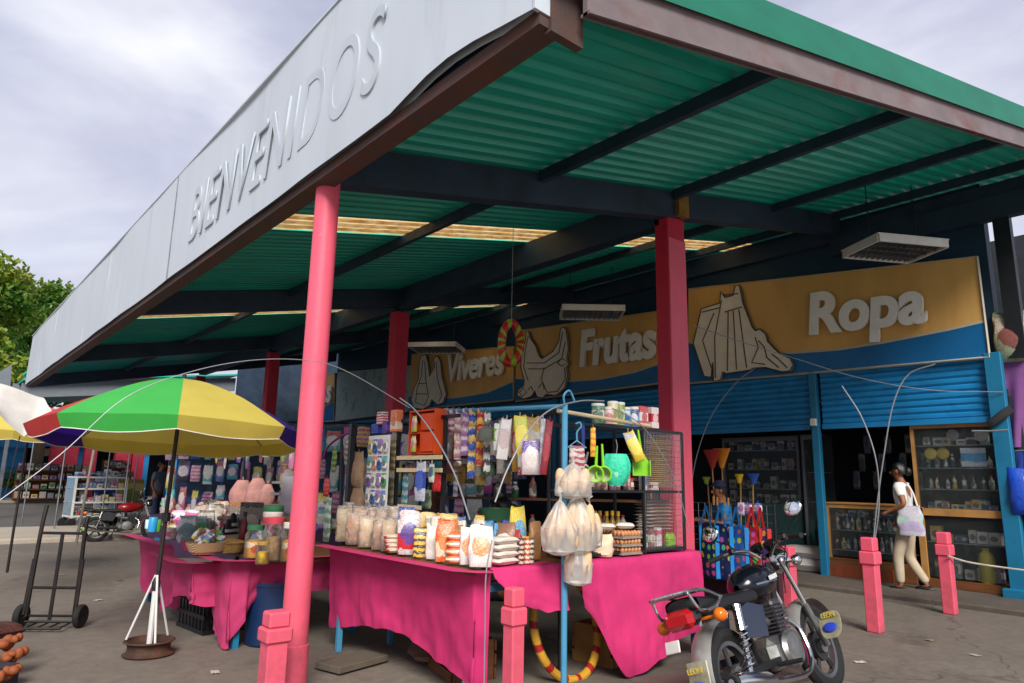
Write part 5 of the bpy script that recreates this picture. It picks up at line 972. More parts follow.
def person(label, loc, rz, h, shirt, pants, hairm, arms, legs, lean=0, hair=1, cat='person', cap=None, group=None):
    """arms: (elbow, hand) offsets for left and right, legs: (knee, ankle) for left and right; the figure faces +Y, left is -X"""
    k = h / 1.65
    t = T('person', label, cat, loc, rz); pz = .9 * k; ln = V((0, math.sin(lean), math.cos(lean)))
    hip = V((0, 0, legs[2] * k if len(legs) > 2 else pz)); ch = hip + ln * .38 * k; nk = hip + ln * .54 * k; hd = nk + V((0, .03, .13)) * k; tp = hd + V((0, .0, .1)) * k
    J = {'hip': (hip, (.13 * k, .1 * k)), 'waist': (hip + ln * .18 * k, (.115 * k, .085 * k)), 'chest': (ch, (.135 * k, .095 * k)), 'neck0': (nk, .055 * k), 'neck': (nk + V((0, .012, .05)) * k, .05 * k), 'jaw': (hd - V((0, -.012, .035)) * k, (.06 * k, .07 * k)), 'head': (hd + V((0, -.005, .035)) * k, (.074 * k, .09 * k)), 'top': (tp, (.05 * k, .06 * k))}
    B = [('hip', 'waist'), ('waist', 'chest'), ('chest', 'neck0'), ('neck0', 'neck'), ('neck', 'jaw'), ('jaw', 'head'), ('head', 'top')]
    JS = {a: (b, (c[0] * 1.12, c[1] * 1.15) if isinstance(c, tuple) else c) for a, (b, c) in J.items() if a in ('hip', 'waist', 'chest')}; JS['collar'] = (nk - V((0, 0, .03)) * k, .075 * k); BS = [('hip', 'waist'), ('waist', 'chest'), ('chest', 'collar')]
    JS['hip'] = (hip - V((0, 0, .02)), JS['hip'][1]); JP = {'belt': (hip + V((0, 0, .06)) * k, (.125 * k, .105 * k)), 'hip': (hip - V((0, 0, .02)), (.14 * k, .115 * k))}; BP = [('belt', 'hip')]
    for s, n in ((-1, 'l'), (1, 'r')):
        el, hn = arms[0 if s < 0 else 1]; sh = nk + V((s * .17, 0, -.06)) * k; e_ = sh + V(el) * k; h_ = sh + V(hn) * k; d = (h_ - e_).normalized()
        J['sh' + n] = (sh, .055 * k); J['el' + n] = (e_, .04 * k); J['wr' + n] = (h_, .027 * k); J['pm' + n] = (h_ + d * .055 * k, (.032 * k, .02 * k)); B += [('chest', 'sh' + n), ('sh' + n, 'el' + n), ('el' + n, 'wr' + n), ('wr' + n, 'pm' + n)]
        sd_ = d.cross(V((0, 1, .2))).normalized()
        for i in range(4): q = h_ + d * (.1 + .012 * (1 - abs(i - 1.5))) * k + sd_ * (i - 1.5) * .018 * k; J[f'f{n}{i}'] = (q + V((0, .015, 0)) * k, .0085 * k); B.append(('pm' + n, f'f{n}{i}'))
        J['th' + n] = (h_ + d * .07 * k - sd_ * .045 * k, .01 * k); B.append(('wr' + n, 'th' + n))
        JS['sh' + n] = (sh, .068 * k); JS['sl' + n] = (sh.lerp(e_, .62), .058 * k); BS += [('chest', 'sh' + n), ('sh' + n, 'sl' + n)]
        kn, an = legs[0 if s < 0 else 1]; hp_ = hip + V((s * .085, 0, -.06)) * k; k_ = hp_ + V(kn) * k; a_ = hp_ + V(an) * k
        J['hp' + n] = (hp_, .085 * k); J['kn' + n] = (k_, .055 * k); J['an' + n] = (a_, .035 * k); J['ft' + n] = (a_ + V((0, .1, -.045)) * k, (.03 * k, .022 * k)); B += [('hip', 'hp' + n), ('hp' + n, 'kn' + n), ('kn' + n, 'an' + n), ('an' + n, 'ft' + n)]
        JP['hp' + n] = (hp_, .1 * k); JP['kn' + n] = (k_, .076 * k); JP['cf' + n] = (k_.lerp(a_, .5), .068 * k); JP['an' + n] = (a_ + V((0, 0, .03)) * k, .055 * k); BP += [('hip', 'hp' + n), ('hp' + n, 'kn' + n), ('kn' + n, 'cf' + n), ('cf' + n, 'an' + n)]
        b = MB(); f = a_ + V((0, .04, -.045)) * k; b.ell(f, (.045 * k, .13 * k, .045 * k), 12, 8); P('shoe', b, BLACKM, t); P('sole', MB().ell(f - V((0, 0, .03)) * k, (.047 * k, .135 * k, .02 * k), 12, 6), WHITE, t)
    bd = skin('body', J, B, SKIN, t, root='hip'); skin('shirt', JS, BS, shirt, t, root='hip'); skin('trousers', JP, BP, pants, t, root='hip')
    b = MB()
    for s in (-1, 1): b.ell(hd + V((s * .028, .083, .03)) * k, (.012 * k, .008 * k, .007 * k), 8, 6)
    P('eyes', b, mat('eye', '#1a120e', .3), t); P('nose', MB().ell(hd + V((0, .1, .005)) * k, (.013 * k, .02 * k, .022 * k), 8, 6), SKIN, t); P('mouth', MB().ell(hd + V((0, .088, -.04)) * k, (.024 * k, .008 * k, .006 * k), 8, 5), mat('lip', '#6a2f28', .5), t)
    for s in (-1, 1): P('ear', MB().ell(hd + V((s * .078, -.005, .02)) * k, (.012 * k, .022 * k, .03 * k), 8, 6), SKIN, t)
    b = MB(); c = hd + V((0, -.02, .05)) * k
    b.grid(lambda u, v: c + V((.09 * math.sin(u * 6.283) * math.sin(v * 1.9), -.102 * math.cos(u * 6.283) * math.sin(v * 1.9) * (1 if math.cos(u * 6.283) > 0 else .86), .1 * math.cos(v * 1.9 * (1.25 if math.cos(u * 6.283) > 0.1 else .82)))) * k * (1 + .04 * noise.noise(V((u * 12, v * 6, 2)))), 24, 10, wrap=True)
    if hair > 1: b.ell(c + V((0, -.11, -.03)) * k, (.05 * k, .05 * k, .06 * k), 12, 8)
    P('hair', b, hairm, t, smooth=3)
    if cap: b = MB(); b.lathe([(.098 * k, .03 * k), (.1 * k, .06 * k), (.07 * k, .115 * k), (.001, .13 * k)], 18, c - V((0, -.01, 0)) * k); b.box(c + V((0, .12, .04)) * k, (.13 * k, .09 * k, .012 * k), ch=.004); P('cap', b, cap, t)
    return t
WSH = mat('white_shirt_cloth', '#d8d6d2', .8, var=.05, bump=.25, bscale=9); KHA = mat('cream_trousers_cloth', '#b9a890', .85, var=.08, bump=.25, bscale=9); BSH = mat('blue_shirt_cloth', '#1d79b8', .8, var=.08); DKC = mat('dark_cloth', '#23262e', .85); MAR = mat('maroon_cloth', '#4e1519', .85, var=.15); BRN = mat('dark_brown_cloth', '#332420', .85); JEAN = mat('denim_cloth', '#2a3a58', .85)
dn = ((-.04, -.02, -.27), (-.03, .06, -.5))
w0 = GZ(913, 589, .07)
wl = person('woman in a white shirt and cream trousers walking past the glass counter', (w0.x, w0.y, .07), .05, 1.66, WSH, KHA, HAIR, (((-.09, -.1, -.24), (-.05, .12, -.34)), ((.05, .06, -.27), (.03, .16, -.48))), (((-.0, .13, -.41), (.0, .12, -.81)), ((.0, .05, -.42), (.01, -.16, -.79))), lean=.05, hair=2)
t = T('tote_bag', 'clear white printed tote bag hanging from the walking woman', 'bag', (w0.x - .2, w0.y - .12, 1.18), .2)
b = MB(); b.m = Matrix.Rotation(R_(-90), 4, 'Z') @ Matrix.Translation((0, 0, -.38)); b.pillow(.33, .08, .4, bot=.5, top=.2, seed=2, wr=.1); P('bag_body', b, pack('#c9c6cf', '#b4a8c8', '#a4c4b2', kind=2), t)
P('strap', MB().tube(spline([(0, -.1, .02), (.05, -.05, .2), (.12, .03, .3), (.05, .1, .16), (0, .1, .02)]), .012, 6), WSH, t)
v0 = GX(703, 560, 9.0)
person('vendor in a blue shirt and dark cap sitting behind the tote bags', (9.0, 5.8, .1), .9, 1.65, BSH, DKC, HAIR, (((-.1, .08, -.24), (-.02, .28, -.2)), ((.1, .08, -.24), (.02, .28, -.22))), (((-.02, .4, -.02), (-.02, .42, -.42)), ((.02, .4, -.02), (.02, .42, -.42)), .56), lean=.12, cap=mat('navy_cap', '#182040', .8))
T('stool', 'small wooden stool under the vendor in blue', 'stool', (9.0, 5.8, .0), .9, None, MB().box((0, 0, .42), (.34, .34, .04), ch=.006).box((-.13, -.13, .2), (.04, .04, .4)).box((.13, -.13, .2), (.04, .04, .4)).box((.13, .13, .2), (.04, .04, .4)).box((-.13, .13, .2), (.04, .04, .4)), WOOD)
q = GX(476, 480, 4.3)
person('stall keeper in maroon sitting in the shade behind hanging sachets', (4.35, 5.1, .0), .4, 1.6, MAR, DKC, HAIR, (((-.06, .1, -.24), (.05, .3, -.26)), ((.06, .1, -.24), (-.05, .3, -.26))), (((-.03, .4, -.02), (-.03, .42, -.44)), ((.03, .4, -.02), (.03, .42, -.44)), .52), lean=.15, hair=2)

# ---------------------------------------------------------------- shop interior: counters and cabinets
IN = 11.45
def goods_row(X, y0, y1, z, n, kind, labf, group, hmax=.22, x2=0):
    for i in range(n):
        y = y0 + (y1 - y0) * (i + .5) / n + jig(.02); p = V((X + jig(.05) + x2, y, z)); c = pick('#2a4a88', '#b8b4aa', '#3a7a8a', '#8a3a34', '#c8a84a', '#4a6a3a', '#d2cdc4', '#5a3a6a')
        if kind == 'b': bottle(labf, p, .03 + jig(.006), hmax * rnd.uniform(.7, 1), pack(c, '#d8d4ca', '#2c2c34', kind=i % 3), capm[pick(*capm)], group=group)
        else: carton(labf, p, rnd.uniform(.08, .16), .1, hmax * rnd.uniform(.4, .95), pack(c, '#c8c4ba', '#33343c', kind=i % 3), rz=-math.pi / 2 + jig(.3), group=group)
def counter(name, label, y0, y1, z1, shelves, base=WOOD, X=IN, depth=.45, framem=WOODL, lower=.3, z0=.07):
    t = T(name, label, 'display cabinet', (X, (y0 + y1) / 2, z0)); L = y1 - y0; H = z1 - z0
    P('base', MB().box((0, 0, lower / 2), (depth, L, lower), ch=.005), base, t); P('back', MB().box((depth / 2 - .01, 0, (H + lower) / 2), (.02, L, H - lower)), DARK, t)
    b = MB()
    for y in (-L / 2 + .025, L / 2 - .025): b.box((-depth / 2 + .02, y, (H + lower) / 2), (.04, .05, H - lower))
    b.box((-depth / 2 + .02, 0, H - .03), (.045, L - .1, .06)); P('frame', b, framem, t)
    P('top', MB().box((0, 0, H + .012), (depth + .04, L + .02, .024), ch=.004), framem, t)
    for z in shelves: P('shelf', MB().box((.02, 0, z), (depth - .08, L - .1, .012)), mat('glass_shelf', '#7f9094', .2), t)
    P('glass', MB().box((-depth / 2 + .004, 0, (H + lower) / 2), (.005, L - .1, H - lower - .06)), GLASS, t); return t
counter('glass_counter', 'glass fronted counter of bottles beside the walking woman', 4.15, 5.42, 1.17, (.4, .7), lower=.28)
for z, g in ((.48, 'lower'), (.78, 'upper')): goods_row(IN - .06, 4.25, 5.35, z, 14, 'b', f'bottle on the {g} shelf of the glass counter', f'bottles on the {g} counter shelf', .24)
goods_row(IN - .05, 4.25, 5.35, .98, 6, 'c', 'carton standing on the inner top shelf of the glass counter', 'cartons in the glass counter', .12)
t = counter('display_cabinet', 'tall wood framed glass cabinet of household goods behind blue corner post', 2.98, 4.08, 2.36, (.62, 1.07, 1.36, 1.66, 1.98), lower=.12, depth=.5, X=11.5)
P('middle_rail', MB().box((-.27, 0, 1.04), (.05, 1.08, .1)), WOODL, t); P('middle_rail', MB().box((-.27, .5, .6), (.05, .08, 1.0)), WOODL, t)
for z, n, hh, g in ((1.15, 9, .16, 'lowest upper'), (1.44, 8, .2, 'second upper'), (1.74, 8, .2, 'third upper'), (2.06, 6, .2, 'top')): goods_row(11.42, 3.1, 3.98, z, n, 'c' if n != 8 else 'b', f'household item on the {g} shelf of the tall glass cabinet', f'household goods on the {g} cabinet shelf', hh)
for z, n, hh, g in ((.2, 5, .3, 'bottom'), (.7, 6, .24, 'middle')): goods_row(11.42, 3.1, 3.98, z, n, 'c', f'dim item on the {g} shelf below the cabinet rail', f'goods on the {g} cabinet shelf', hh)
t = T('fire_extinguisher', 'yellow cylinder with a domed top at the bottom of cabinet', 'cylinder', (11.36, 3.3, .19), 0, None, MB().lathe([(.09, 0), (.1, .02), (.1, .3), (.08, .38), (.04, .42), (.05, .46)], 18), mat('dull_yellow_paint', '#a89a2a', .45))
for i, (y, z, c, l) in enumerate(((3.86, 1.86, '#c8b04a', 'small yellow plate leaning on the third shelf of cabinet'), (3.7, 1.86, '#b8a030', 'second yellow plate leaning on the third shelf of cabinet'), (3.55, 2.12, '#8a8a8c', 'round grey fan head on the top shelf of cabinet'), (3.2, 2.1, '#b9b4a8', 'round pale fan grille on the top shelf of cabinet'))): T('plate', l, 'plate', (11.36, y, z + .08), 0, None, MB().lathe([(.085, 0), (.08, .012), (.04, .02), (.001, .02)], 20, rot=Matrix.Rotation(R_(-90), 3, 'Y')), mat('glaze_' + c, c, .3))
t = T('goods_box', 'blue and white printed box on the top shelf of cabinet', 'box', (11.36, 3.32, 1.75), -1.3, None, MB().box((0, 0, .13), (.3, .1, .26), ch=.004), pack('#cfd4d8', '#2a86c0', '#3aa0d0', kind=0))
# back wall cabinets left of the middle post, glimpsed in the dark
t = counter('wall_cabinet', 'glass wall cabinet of coloured boxes behind the brooms', 6.2, 7.75, 2.3, (1.3, 1.65, 2.0), X=12.2, lower=1.05, base=mat('green_glass_counter', '#1f4a48', .3), framem=mat('grey_frame', '#5a5e62', .4))
for z in (1.12, 1.38, 1.73, 2.08):
    goods_row(12.1, 6.3, 7.7, z, 8, 'c', f'coloured box on the wall cabinet shelf that is {dict(((1.12, "lowest"), (1.38, "second lowest"), (1.73, "third"), (2.08, "top")))[z]} in the dark', f'wall cabinet boxes of row {[1.12, 1.38, 1.73, 2.08].index(z)}', .24)
counter('side_cabinet', 'grey framed empty glass cabinet beside the wooden partition', 5.75, 6.1, 2.3, (1.1, 1.6), X=12.1, lower=.1, framem=mat('grey_frame', '#5a5e62', .4))
T('partition', 'brown plywood partition beside the white sacks', 'partition', (11.9, 5.62, .07), 0, None, MB().box((0, 0, .45), (.06, .5, .9), ch=.004), mat('plywood', '#7a4a22', .6, var=.2, stretch=(1, 6, 1)))
T('partition', 'low brown wooden front under the glass counter', 'partition', (11.2, 4.95, .07), 0, None, MB().box((0, 0, .09), (.03, 1.0, .18), ch=.004), mat('red_brown_wood', '#7a3a1e', .6, var=.2, stretch=(1, 6, 1)))
SACKW = mat('white_woven_sack', '#b9b6b2', .7, var=.06, bump=.3, bscale=120)
q = GZ(805, 570, .07); flat('white woven sack lying at the bottom by blue post', V((11.5, 5.86, .07)), .95, .5, .21, SACKW, rz=-1.35, cat='sack', name='sack'); flat('white woven sack lying on top of the other by blue post', V((11.52, 5.92, .26)), .9, .48, .21, SACKW, rz=-1.5, cat='sack', name='sack')
# dark goods hung behind the counter
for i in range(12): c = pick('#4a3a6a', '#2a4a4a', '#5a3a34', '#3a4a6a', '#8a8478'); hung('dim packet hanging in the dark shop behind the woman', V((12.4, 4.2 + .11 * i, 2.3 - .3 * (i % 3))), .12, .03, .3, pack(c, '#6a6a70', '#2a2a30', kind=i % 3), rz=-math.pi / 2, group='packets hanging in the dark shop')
# brooms standing in a bin
bn = T('broom_bin', 'wire bin of upright brooms in front of the shop', 'bin', (9.6, 6.1, 0)); P('bin', MB().lathe([(.16, 0), (.2, .5), (.205, .5), (.19, .48), (.15, .02)], 18), BLACKM, bn)
for i, (dx, dy, c, l) in enumerate(((0, .1, '#d8861a', 'orange fan broom standing highest among the brooms'), (.05, -.1, '#c8a81c', 'yellow broom with its bristles up in the middle'), (-.1, .18, '#a82a1c', 'red fan broom behind the orange one'), (.1, -.26, '#1f4a9a', 'blue broom at the right of the yellow broom'), (-.05, .3, '#8a9a2a', 'olive broom at the left of the group'))):
    zz = (1.62, 1.4, 1.62, 1.38, 1.38)[i]; t = T('broom', l, 'broom', (9.6 + dx, 6.1 + dy, .1)); P('stick', MB().tube([(0, 0, 0), (jig(.04), dy * .3, zz)], .011, 7), WOODL, t)
    wd = (.16, .07, .16, .1, .07)[i]; hh = (.3, .13, .28, .16, .1)[i]
    P('bristles', MB().grid(lambda u, v: V((.035 * math.sin(u * 6.283), dy * .3 + (.03 + (wd - .03) * v) * math.cos(u * 6.283), zz - .03 + hh * v)), 20, 5, wrap=True).ell((0, dy * .3, zz), (.03, .035, .05)).box((0, dy * .3, zz + hh - .05), (.05, wd * 1.7, .02)), mat('bristle_' + c, c, .7, var=.3, scale=40, stretch=(8, 8, 1)), t)
# rack of printed tote bags in front of the shop
rkx = 7.35
r = T('bag_rack', 'wire mesh rack hung with printed tote bags by the column', 'rack', (rkx, 4.75, 0)); b = MB()
for i in range(15): b.tube([(0, -.62 + i * .09, .75), (0, -.62 + i * .09, 1.22)], .0035, 5)
for i in range(6): b.tube([(0, -.64, .75 + i * .094), (0, .66, .75 + i * .094)], .0035, 5)
P('mesh_panel', b, STEEL, r)
for y in (-.62, .64): P('post', MB().tube([(0, y, 0), (0, y, 1.24)], .014, 7), BLACKM, r)
P('table_box', MB().box((.3, .1, .42), (.4, 1.0, .7)), mat('dark_maroon_cloth', '#3a1420', .9), r)
def totemat(base, seed):
    t = NT('dotted_tote'); g_ = t.n('ShaderNodeTexCoord'); v = t.n('ShaderNodeTexVoronoi'); v.inputs['Scale'].default_value = 10; v.inputs['Randomness'].default_value = .35; mp_ = t.n('ShaderNodeMapping'); mp_.inputs['Location'].default_value = (seed, 0, seed); mp_.inputs['Scale'].default_value = (1, .02, 1); t.l(g_.outputs['Object'], mp_.inputs[0]); t.l(mp_.outputs[0], v.inputs[0])
    hs = t.n('ShaderNodeHueSaturation'); hs.inputs['Color'].default_value = C('#c8702a'); hs.inputs['Saturation'].default_value = .9; sp_ = t.n('ShaderNodeSeparateXYZ'); t.l(v.outputs['Color'], sp_.inputs[0]); t.l(t.math('ADD', t.math('MULTIPLY', sp_.outputs[0], .55), .33), hs.inputs['Hue']); d = t.math('LESS_THAN', v.outputs['Distance'], .33)
    t.l(t.mix(d, C(base), hs.outputs[0]), t.p.inputs['Base Color']); t.p.inputs['Roughness'].default_value = .6; return t.m
TB = mat('blue_tote_strap', '#1f7fc8', .6)
for px, base, strap, w, l in ((708, '#16234e', TB, 26, 'navy tote bag with coloured dots and blue edges at the left'), (722, '#1a2458', TB, 24, 'navy dotted tote bag with wide blue handles'), (738, '#1d5fa8', TB, 22, 'bright blue dotted tote bag in the middle of the rack'), (753, '#a8261e', mat('red_strap', '#c02a22', .6), 18, 'red and purple tote bag beside the chrome mirror'), (762, '#2a2a6a', mat('red_strap', '#c02a22', .6), 16, 'purple and blue tote bag at the right end')):
    p = GX(px, 508, rkx - .06); a = w / ppm(p); p.z = 1.2; hh = .62 if px < 745 else .5
    t = T('tote_bag', l, 'tote bag', p, -math.pi / 2 - .25 + jig(.1)); b = MB(); b.m = Matrix.Translation((0, 0, -.22 - hh)); b.pillow(a, .08, hh, bot=.35, top=.25, wr=.04, seed=px); P('bag_body', b, totemat(base, px), t)
    for s in (-1, 1): P('handle', MB().grid(lambda u, v: V((s * a * .32 * u + (v - .5) * .035, -.03 - .01 * u, -.0 - .24 * u)), 6, 1), strap, t)
    for s in (-1, 1): P('edge_band', MB().box((s * a * .47, 0, -.22 - hh / 2), (.02, .06, hh * .96), ch=.006), strap, t)
for px, c, l in ((716, '#d8c8a0', 'pair of wooden clothes pegs on the rack left'), (727, '#d8c8a0', 'pair of wooden clothes pegs on the rack middle')): 
    p = GX(px, 500, rkx); T('clothes_pegs', l, 'pegs', (rkx - .02, p.y, 1.2), 0, None, MB().box((0, .02, .05), (.015, .015, .1)).box((0, -.03, .045), (.015, .015, .09)), WOODL)
for px, c, l in ((741, '#c8c0cc', 'white folded pouch clipped at the top of the rack'), (748, '#5a2a8a', 'purple pouch clipped at the top of the rack'), (758, '#2a5ab0', 'blue pouch clipped at the top right of rack')):
    p = GX(px, 506, rkx - .03); hung(l, V((rkx - .03, p.y, 1.24)), .1, .03, .14, pack(c, '#d8d4d8', '#8a3a8a', kind=0), name='pouch', cat='pouch', rz=-math.pi / 2)

# striped ring decoration on a string
q = GX(511, 343, 5.6); t = T('ring_ornament', 'red and green striped ring ornament hanging from the beam', 'ornament', q, -.55)
def ringmat(s):
    t_ = NT('striped_ring'); g_ = t_.n('ShaderNodeTexCoord'); sp_ = t_.n('ShaderNodeSeparateXYZ'); t_.l(g_.outputs['Object'], sp_.inputs[0]); a = t_.math('ARCTAN2', sp_.outputs[0], sp_.outputs[2]); k = t_.math('FRACT', t_.math('MULTIPLY', a, s)); t_.l(t_.mix(t_.math('GREATER_THAN', k, .62), C('#b01a20'), C('#8ab01e')), t_.p.inputs['Base Color']); t_.p.inputs['Roughness'].default_value = .4; return t_.m
P('ring', MB().tube([(.12 * math.cos(a), .03 * math.sin(a * 2), .26 * math.sin(a)) for a in [i * math.pi / 18 for i in range(36)]], .055, 12, closed=True), ringmat(1.6), t); P('string', MB().tube([(0, 0, .3), (0, 0, roof(5.6) - q.z)], .004, 5), WIREM, t)
# ---------------------------------------------------------------- motorbikes
def motorbike(label, loc, yaw, lean, tankm, sidem, steer=0, flap=None, detail=True):
    t = T('motorbike', label, 'motorbike', loc, 0, rot=Euler((-lean, 0, yaw), 'XYZ'))
    AL = mat('cast_aluminium', '#8d8d8a', .4, .85, var=.2, scale=12, dirt='#4a4640', damt=.6, dscale=9); BP = mat('black_gloss_paint', '#0d0e12', .22, .0, var=.2); BS = mat('black_seat_vinyl', '#121316', .45, var=.2, bump=.1); FR = mat('black_frame', '#17181a', .5, .3)
    Ry = Matrix.Rotation(R_(90), 3, 'X')
    STM = Matrix.Translation((1.05, 0, 0)) @ Matrix.Rotation(steer, 4, V((-.37, 0, .93))) @ Matrix.Translation((-1.05, 0, 0))
    def wheel(x, w, front):
        M4 = STM if front else Matrix.Identity(4)
        b = MB(); b.m = M4; b.tube([(x, y, .3) for y in (-.05, .05)], .05 if front else .07, 14); h = P('wheel', b, AL, t)
        b = MB(); b.m = M4; b.lathe([(.215, -w * .62), (.25, -w), (.285, -w * .82), (.302, -w * .3), (.305, 0), (.302, w * .3), (.285, w * .82), (.25, w), (.215, w * .62)], 40, (x, 0, .3), Ry, cap=False); P('tyre', b, RUBBER, h)
        b = MB(); b.m = M4; b.lathe([(.19, -w * .5), (.218, -w * .6), (.222, -w * .4), (.205, 0), (.222, w * .4), (.218, w * .6), (.19, w * .5), (.195, 0), (.19, -w * .5)], 40, (x, 0, .3), Ry, cap=False); P('rim', b, mat('grey_cast_rim', '#6c6d70', .35, .7, var=.15), h)
        b = MB(); b.m = M4
        for k in range(5):
            a = k * 1.2566 + .3
            for o_ in (-.09, .09): b.tube([(x + .045 * math.cos(a + o_), 0, .3 + .045 * math.sin(a + o_)), (x + .2 * math.cos(a + o_ * .8), 0, .3 + .2 * math.sin(a + o_ * .8))], .012, 6)
        b.tube([(x, y, .3) for y in (-w * .5, w * .5)], .1 if front else .08, 18); P('spokes', b, mat('dark_cast_spoke', '#3c3d40', .4, .7), h)
    wheel(0, .05, False); wheel(1.29, .045, True)
    def arcf(x, r, a0, a1, w, front=False, n=16):
        b = MB(); b.m = STM if front else Matrix.Identity(4)
        b.grid(lambda u, v: V((x + (r + .02 * math.cos((v - .5) * 3)) * math.cos(R_(a0 + (a1 - a0) * u)), (v - .5) * w, .3 + (r + .02 * math.cos((v - .5) * 3)) * math.sin(R_(a0 + (a1 - a0) * u)))), n, 8); return b
    P('rear_fender', arcf(0, .335, 70, 185, .14), mat('silver_fender', '#a8a6a2', .35, .55, var=.15, dirt='#6a6258', damt=.6, dscale=5) if detail else BP, t, smooth=1.5); P('front_fender', arcf(1.29, .325, 25, 165, .13, True), mat('silver_fender', '#a8a6a2', .35, .55) if detail else tankm, t, smooth=1.5)
    b = MB().box((-.37, 0, .36), (.02, .14, .2), rot=Matrix.Rotation(.2, 3, 'Y'), ch=.004); mf = P('rear_mudflap', b, flap or RUBBER, t)
    if detail: letter(mf, 'LEON', (-.398, .05, .4), (-.398, -.05, .4), .03, (-1, 0, .1), (0, 0, 1), mat('yellow_print', '#d8b81c', .5), ext=.002); P('blue_emblem', MB().ell((-.388, .0, .33), (.008, .04, .025), 10, 6), mat('blue_print', '#2a44b8', .5), mf)
    P('number_plate', MB().box((-.41, .09, .56), (.012, .1, .07), rot=Matrix.Rotation(.3, 3, 'Y'), ch=.004), mat('white_plate', '#c8c4bc', .5, var=.15), t)
    b = MB(); b.m = STM; b.prism([Matrix.Rotation(.5, 3, 'Y') @ V((0, .08 * math.copysign(abs(math.cos(a)) ** .5, math.cos(a)), .11 * math.sin(a) * (1 if math.sin(a) < 0 else .8))) + V((1.19, -.2, .44)) for a in [i * math.pi / 12 for i in range(24)]], (.012, 0, 0)); ff = P('front_mudflap', b, flap or RUBBER, t)
    if detail:
        b = MB(); b.m = STM; b.ell((1.165, -.2, .415), (.008, .055, .035), 12, 6, rot=Matrix.Rotation(.5, 3, 'Y')); P('blue_emblem', b, mat('blue_print', '#2a44b8', .5), ff); lo = letter(ff, 'LEON', STM @ V((1.2, -.15, .475)), STM @ V((1.2, -.25, .475)), .035, (-1, 0, .3), (.2, 0, 1), mat('yellow_print', '#d8b81c', .5), ext=.003)
    P('tail_light', MB().box((-.39, 0, .69), (.07, .2, .11), ch=.03), mat('red_lens', '#a8101a', .15, var=.1), t); P('light_housing', MB().box((-.33, 0, .7), (.1, .2, .11), ch=.03), BP, t)
    for y in (-.17, .17): P('turn_signal', MB().ell((-.27, y * 1.2, .67), (.045, .04, .04), 14, 9).tube([(-.27, 0, .67), (-.27, y, .67)], .01, 6), mat('amber_lens', '#d86a0c', .2), t)
    b = MB()
    for y in (-.12, .12): b.tube(spline([(-.05, y, .77), (-.25, y, .83), (-.48, y * .8, .83), (-.52, y * .3, .83)]), .011, 7)
    b.tube([(-.52, -.04, .83), (-.52, .04, .83)], .011, 7)
    for x in (-.2, -.3, -.4): b.tube([(x, -.12, .828), (x, .12, .828)], .008, 6)
    for y in (-.13, .13): b.tube(spline([(-.05, y, .77), (-.2, y * 1.15, .72), (-.36, y * 1.1, .72), (-.42, y, .82)]), .01, 6)
    P('luggage_rack', b, CHROME, t)
    b = MB(); b.grid(lambda u, v: V((-.32 + .82 * u, (.12 - .03 * u) * math.copysign(abs(math.cos(v * 6.283)) ** .6, math.cos(v * 6.283)), .74 - .02 * math.sin(u * 3.1) + .02 * (1 - u) + .05 * math.copysign(abs(math.sin(v * 6.283)) ** .6, math.sin(v * 6.283)))), 14, 20); b.ell((-.32, 0, .76), (.03, .11, .045)); P('seat', b, BS, t)
    tk = P('fuel_tank', MB().grid(lambda u, v: V((.42 + .56 * u, (.14 * math.sin(math.pi * (.01 + .97 * u ** .75)) ** .55) * math.cos(v * 6.283), .8 + .03 * u + (.125 * math.sin(math.pi * (.01 + .97 * u ** .75)) ** .55) * math.sin(v * 6.283))), 18, 22).tube([(.74, 0, .93), (.74, 0, .945)], .035, 14), tankm, t)
    if detail:
        P('tank_stripe', MB().grid(lambda u, v: V((.5 + .36 * u, -(.004 + .14 * math.sin(math.pi * (.01 + .97 * (.143 + .643 * u) ** .75)) ** .55) * math.cos(.2 + .35 * v), .8 + .03 * u + (.03 + .1) * math.sin(-.1 + .45 * v - .2 * u) * .9)), 12, 4), mat('grey_blue_decal', '#5a6a7c', .3), tk); letter(tk, 'VIM', V((.62, -.152, .79)), V((.78, -.15, .81)), .04, (0, -1, .2), (0, .2, 1), WHITE, ext=.002) if False else None
        P('white_decal', MB().box((.7, -.15, .82), (.13, .006, .03), rot=Matrix.Rotation(-.1, 3, 'Y'), ch=.002), mat('white_decal', '#c8c8c4', .4, var=.3, scale=60), tk)
    for s in (-1, 1):
        P('side_panel', MB().prism([(.08, s * .12, .5), (.34, s * .13, .48), (.42, s * .12, .66), (.2, s * .13, .7), (.05, s * .12, .66)], (0, s * .02, 0)), sidem, t)
        sh = P('shock_absorber', MB().tube([(-.01, s * .13, .32), (.05, s * .13, .5)], .016, 8), CHROME, t); P('upper_tube', MB().tube([(.05, s * .13, .55), (.09, s * .13, .7)], .03, 10), CHROME, sh)
        P('spring', MB().tube([(.0 + .075 * q / 60 + .028 * math.cos(q * .75), s * .13 + .028 * math.sin(q * .75), .34 + .24 * q / 60) for q in range(61)], .006, 5), CHROME, sh)
        P('swing_arm', MB().box((.22, s * .1, .32), (.5, .03, .045), ch=.006), FR, t)
        b = MB(); b.m = STM; b.tube([(1.27, s * .085, .3), (1.15, s * .085, .6)], .026, 10); fk = P('fork_leg', b, AL, t); b = MB(); b.m = STM; b.tube([(1.15, s * .085, .6), (1.02, s * .085, .94)], .018, 10); P('fork_tube', b, CHROME, fk)
        b = MB(); b.m = STM; b.tube(spline([(1.0, s * .04, .97), (.98, s * .12, 1.04), (.93, s * .24, 1.06), (.86, s * .36, 1.04)]), .012, 8); hb = P('handlebar', b, CHROME, t); b = MB(); b.m = STM; b.tube([(.905, s * .28, 1.055), (.85, s * .39, 1.038)], .019, 10); P('grip', b, RUBBER, hb)
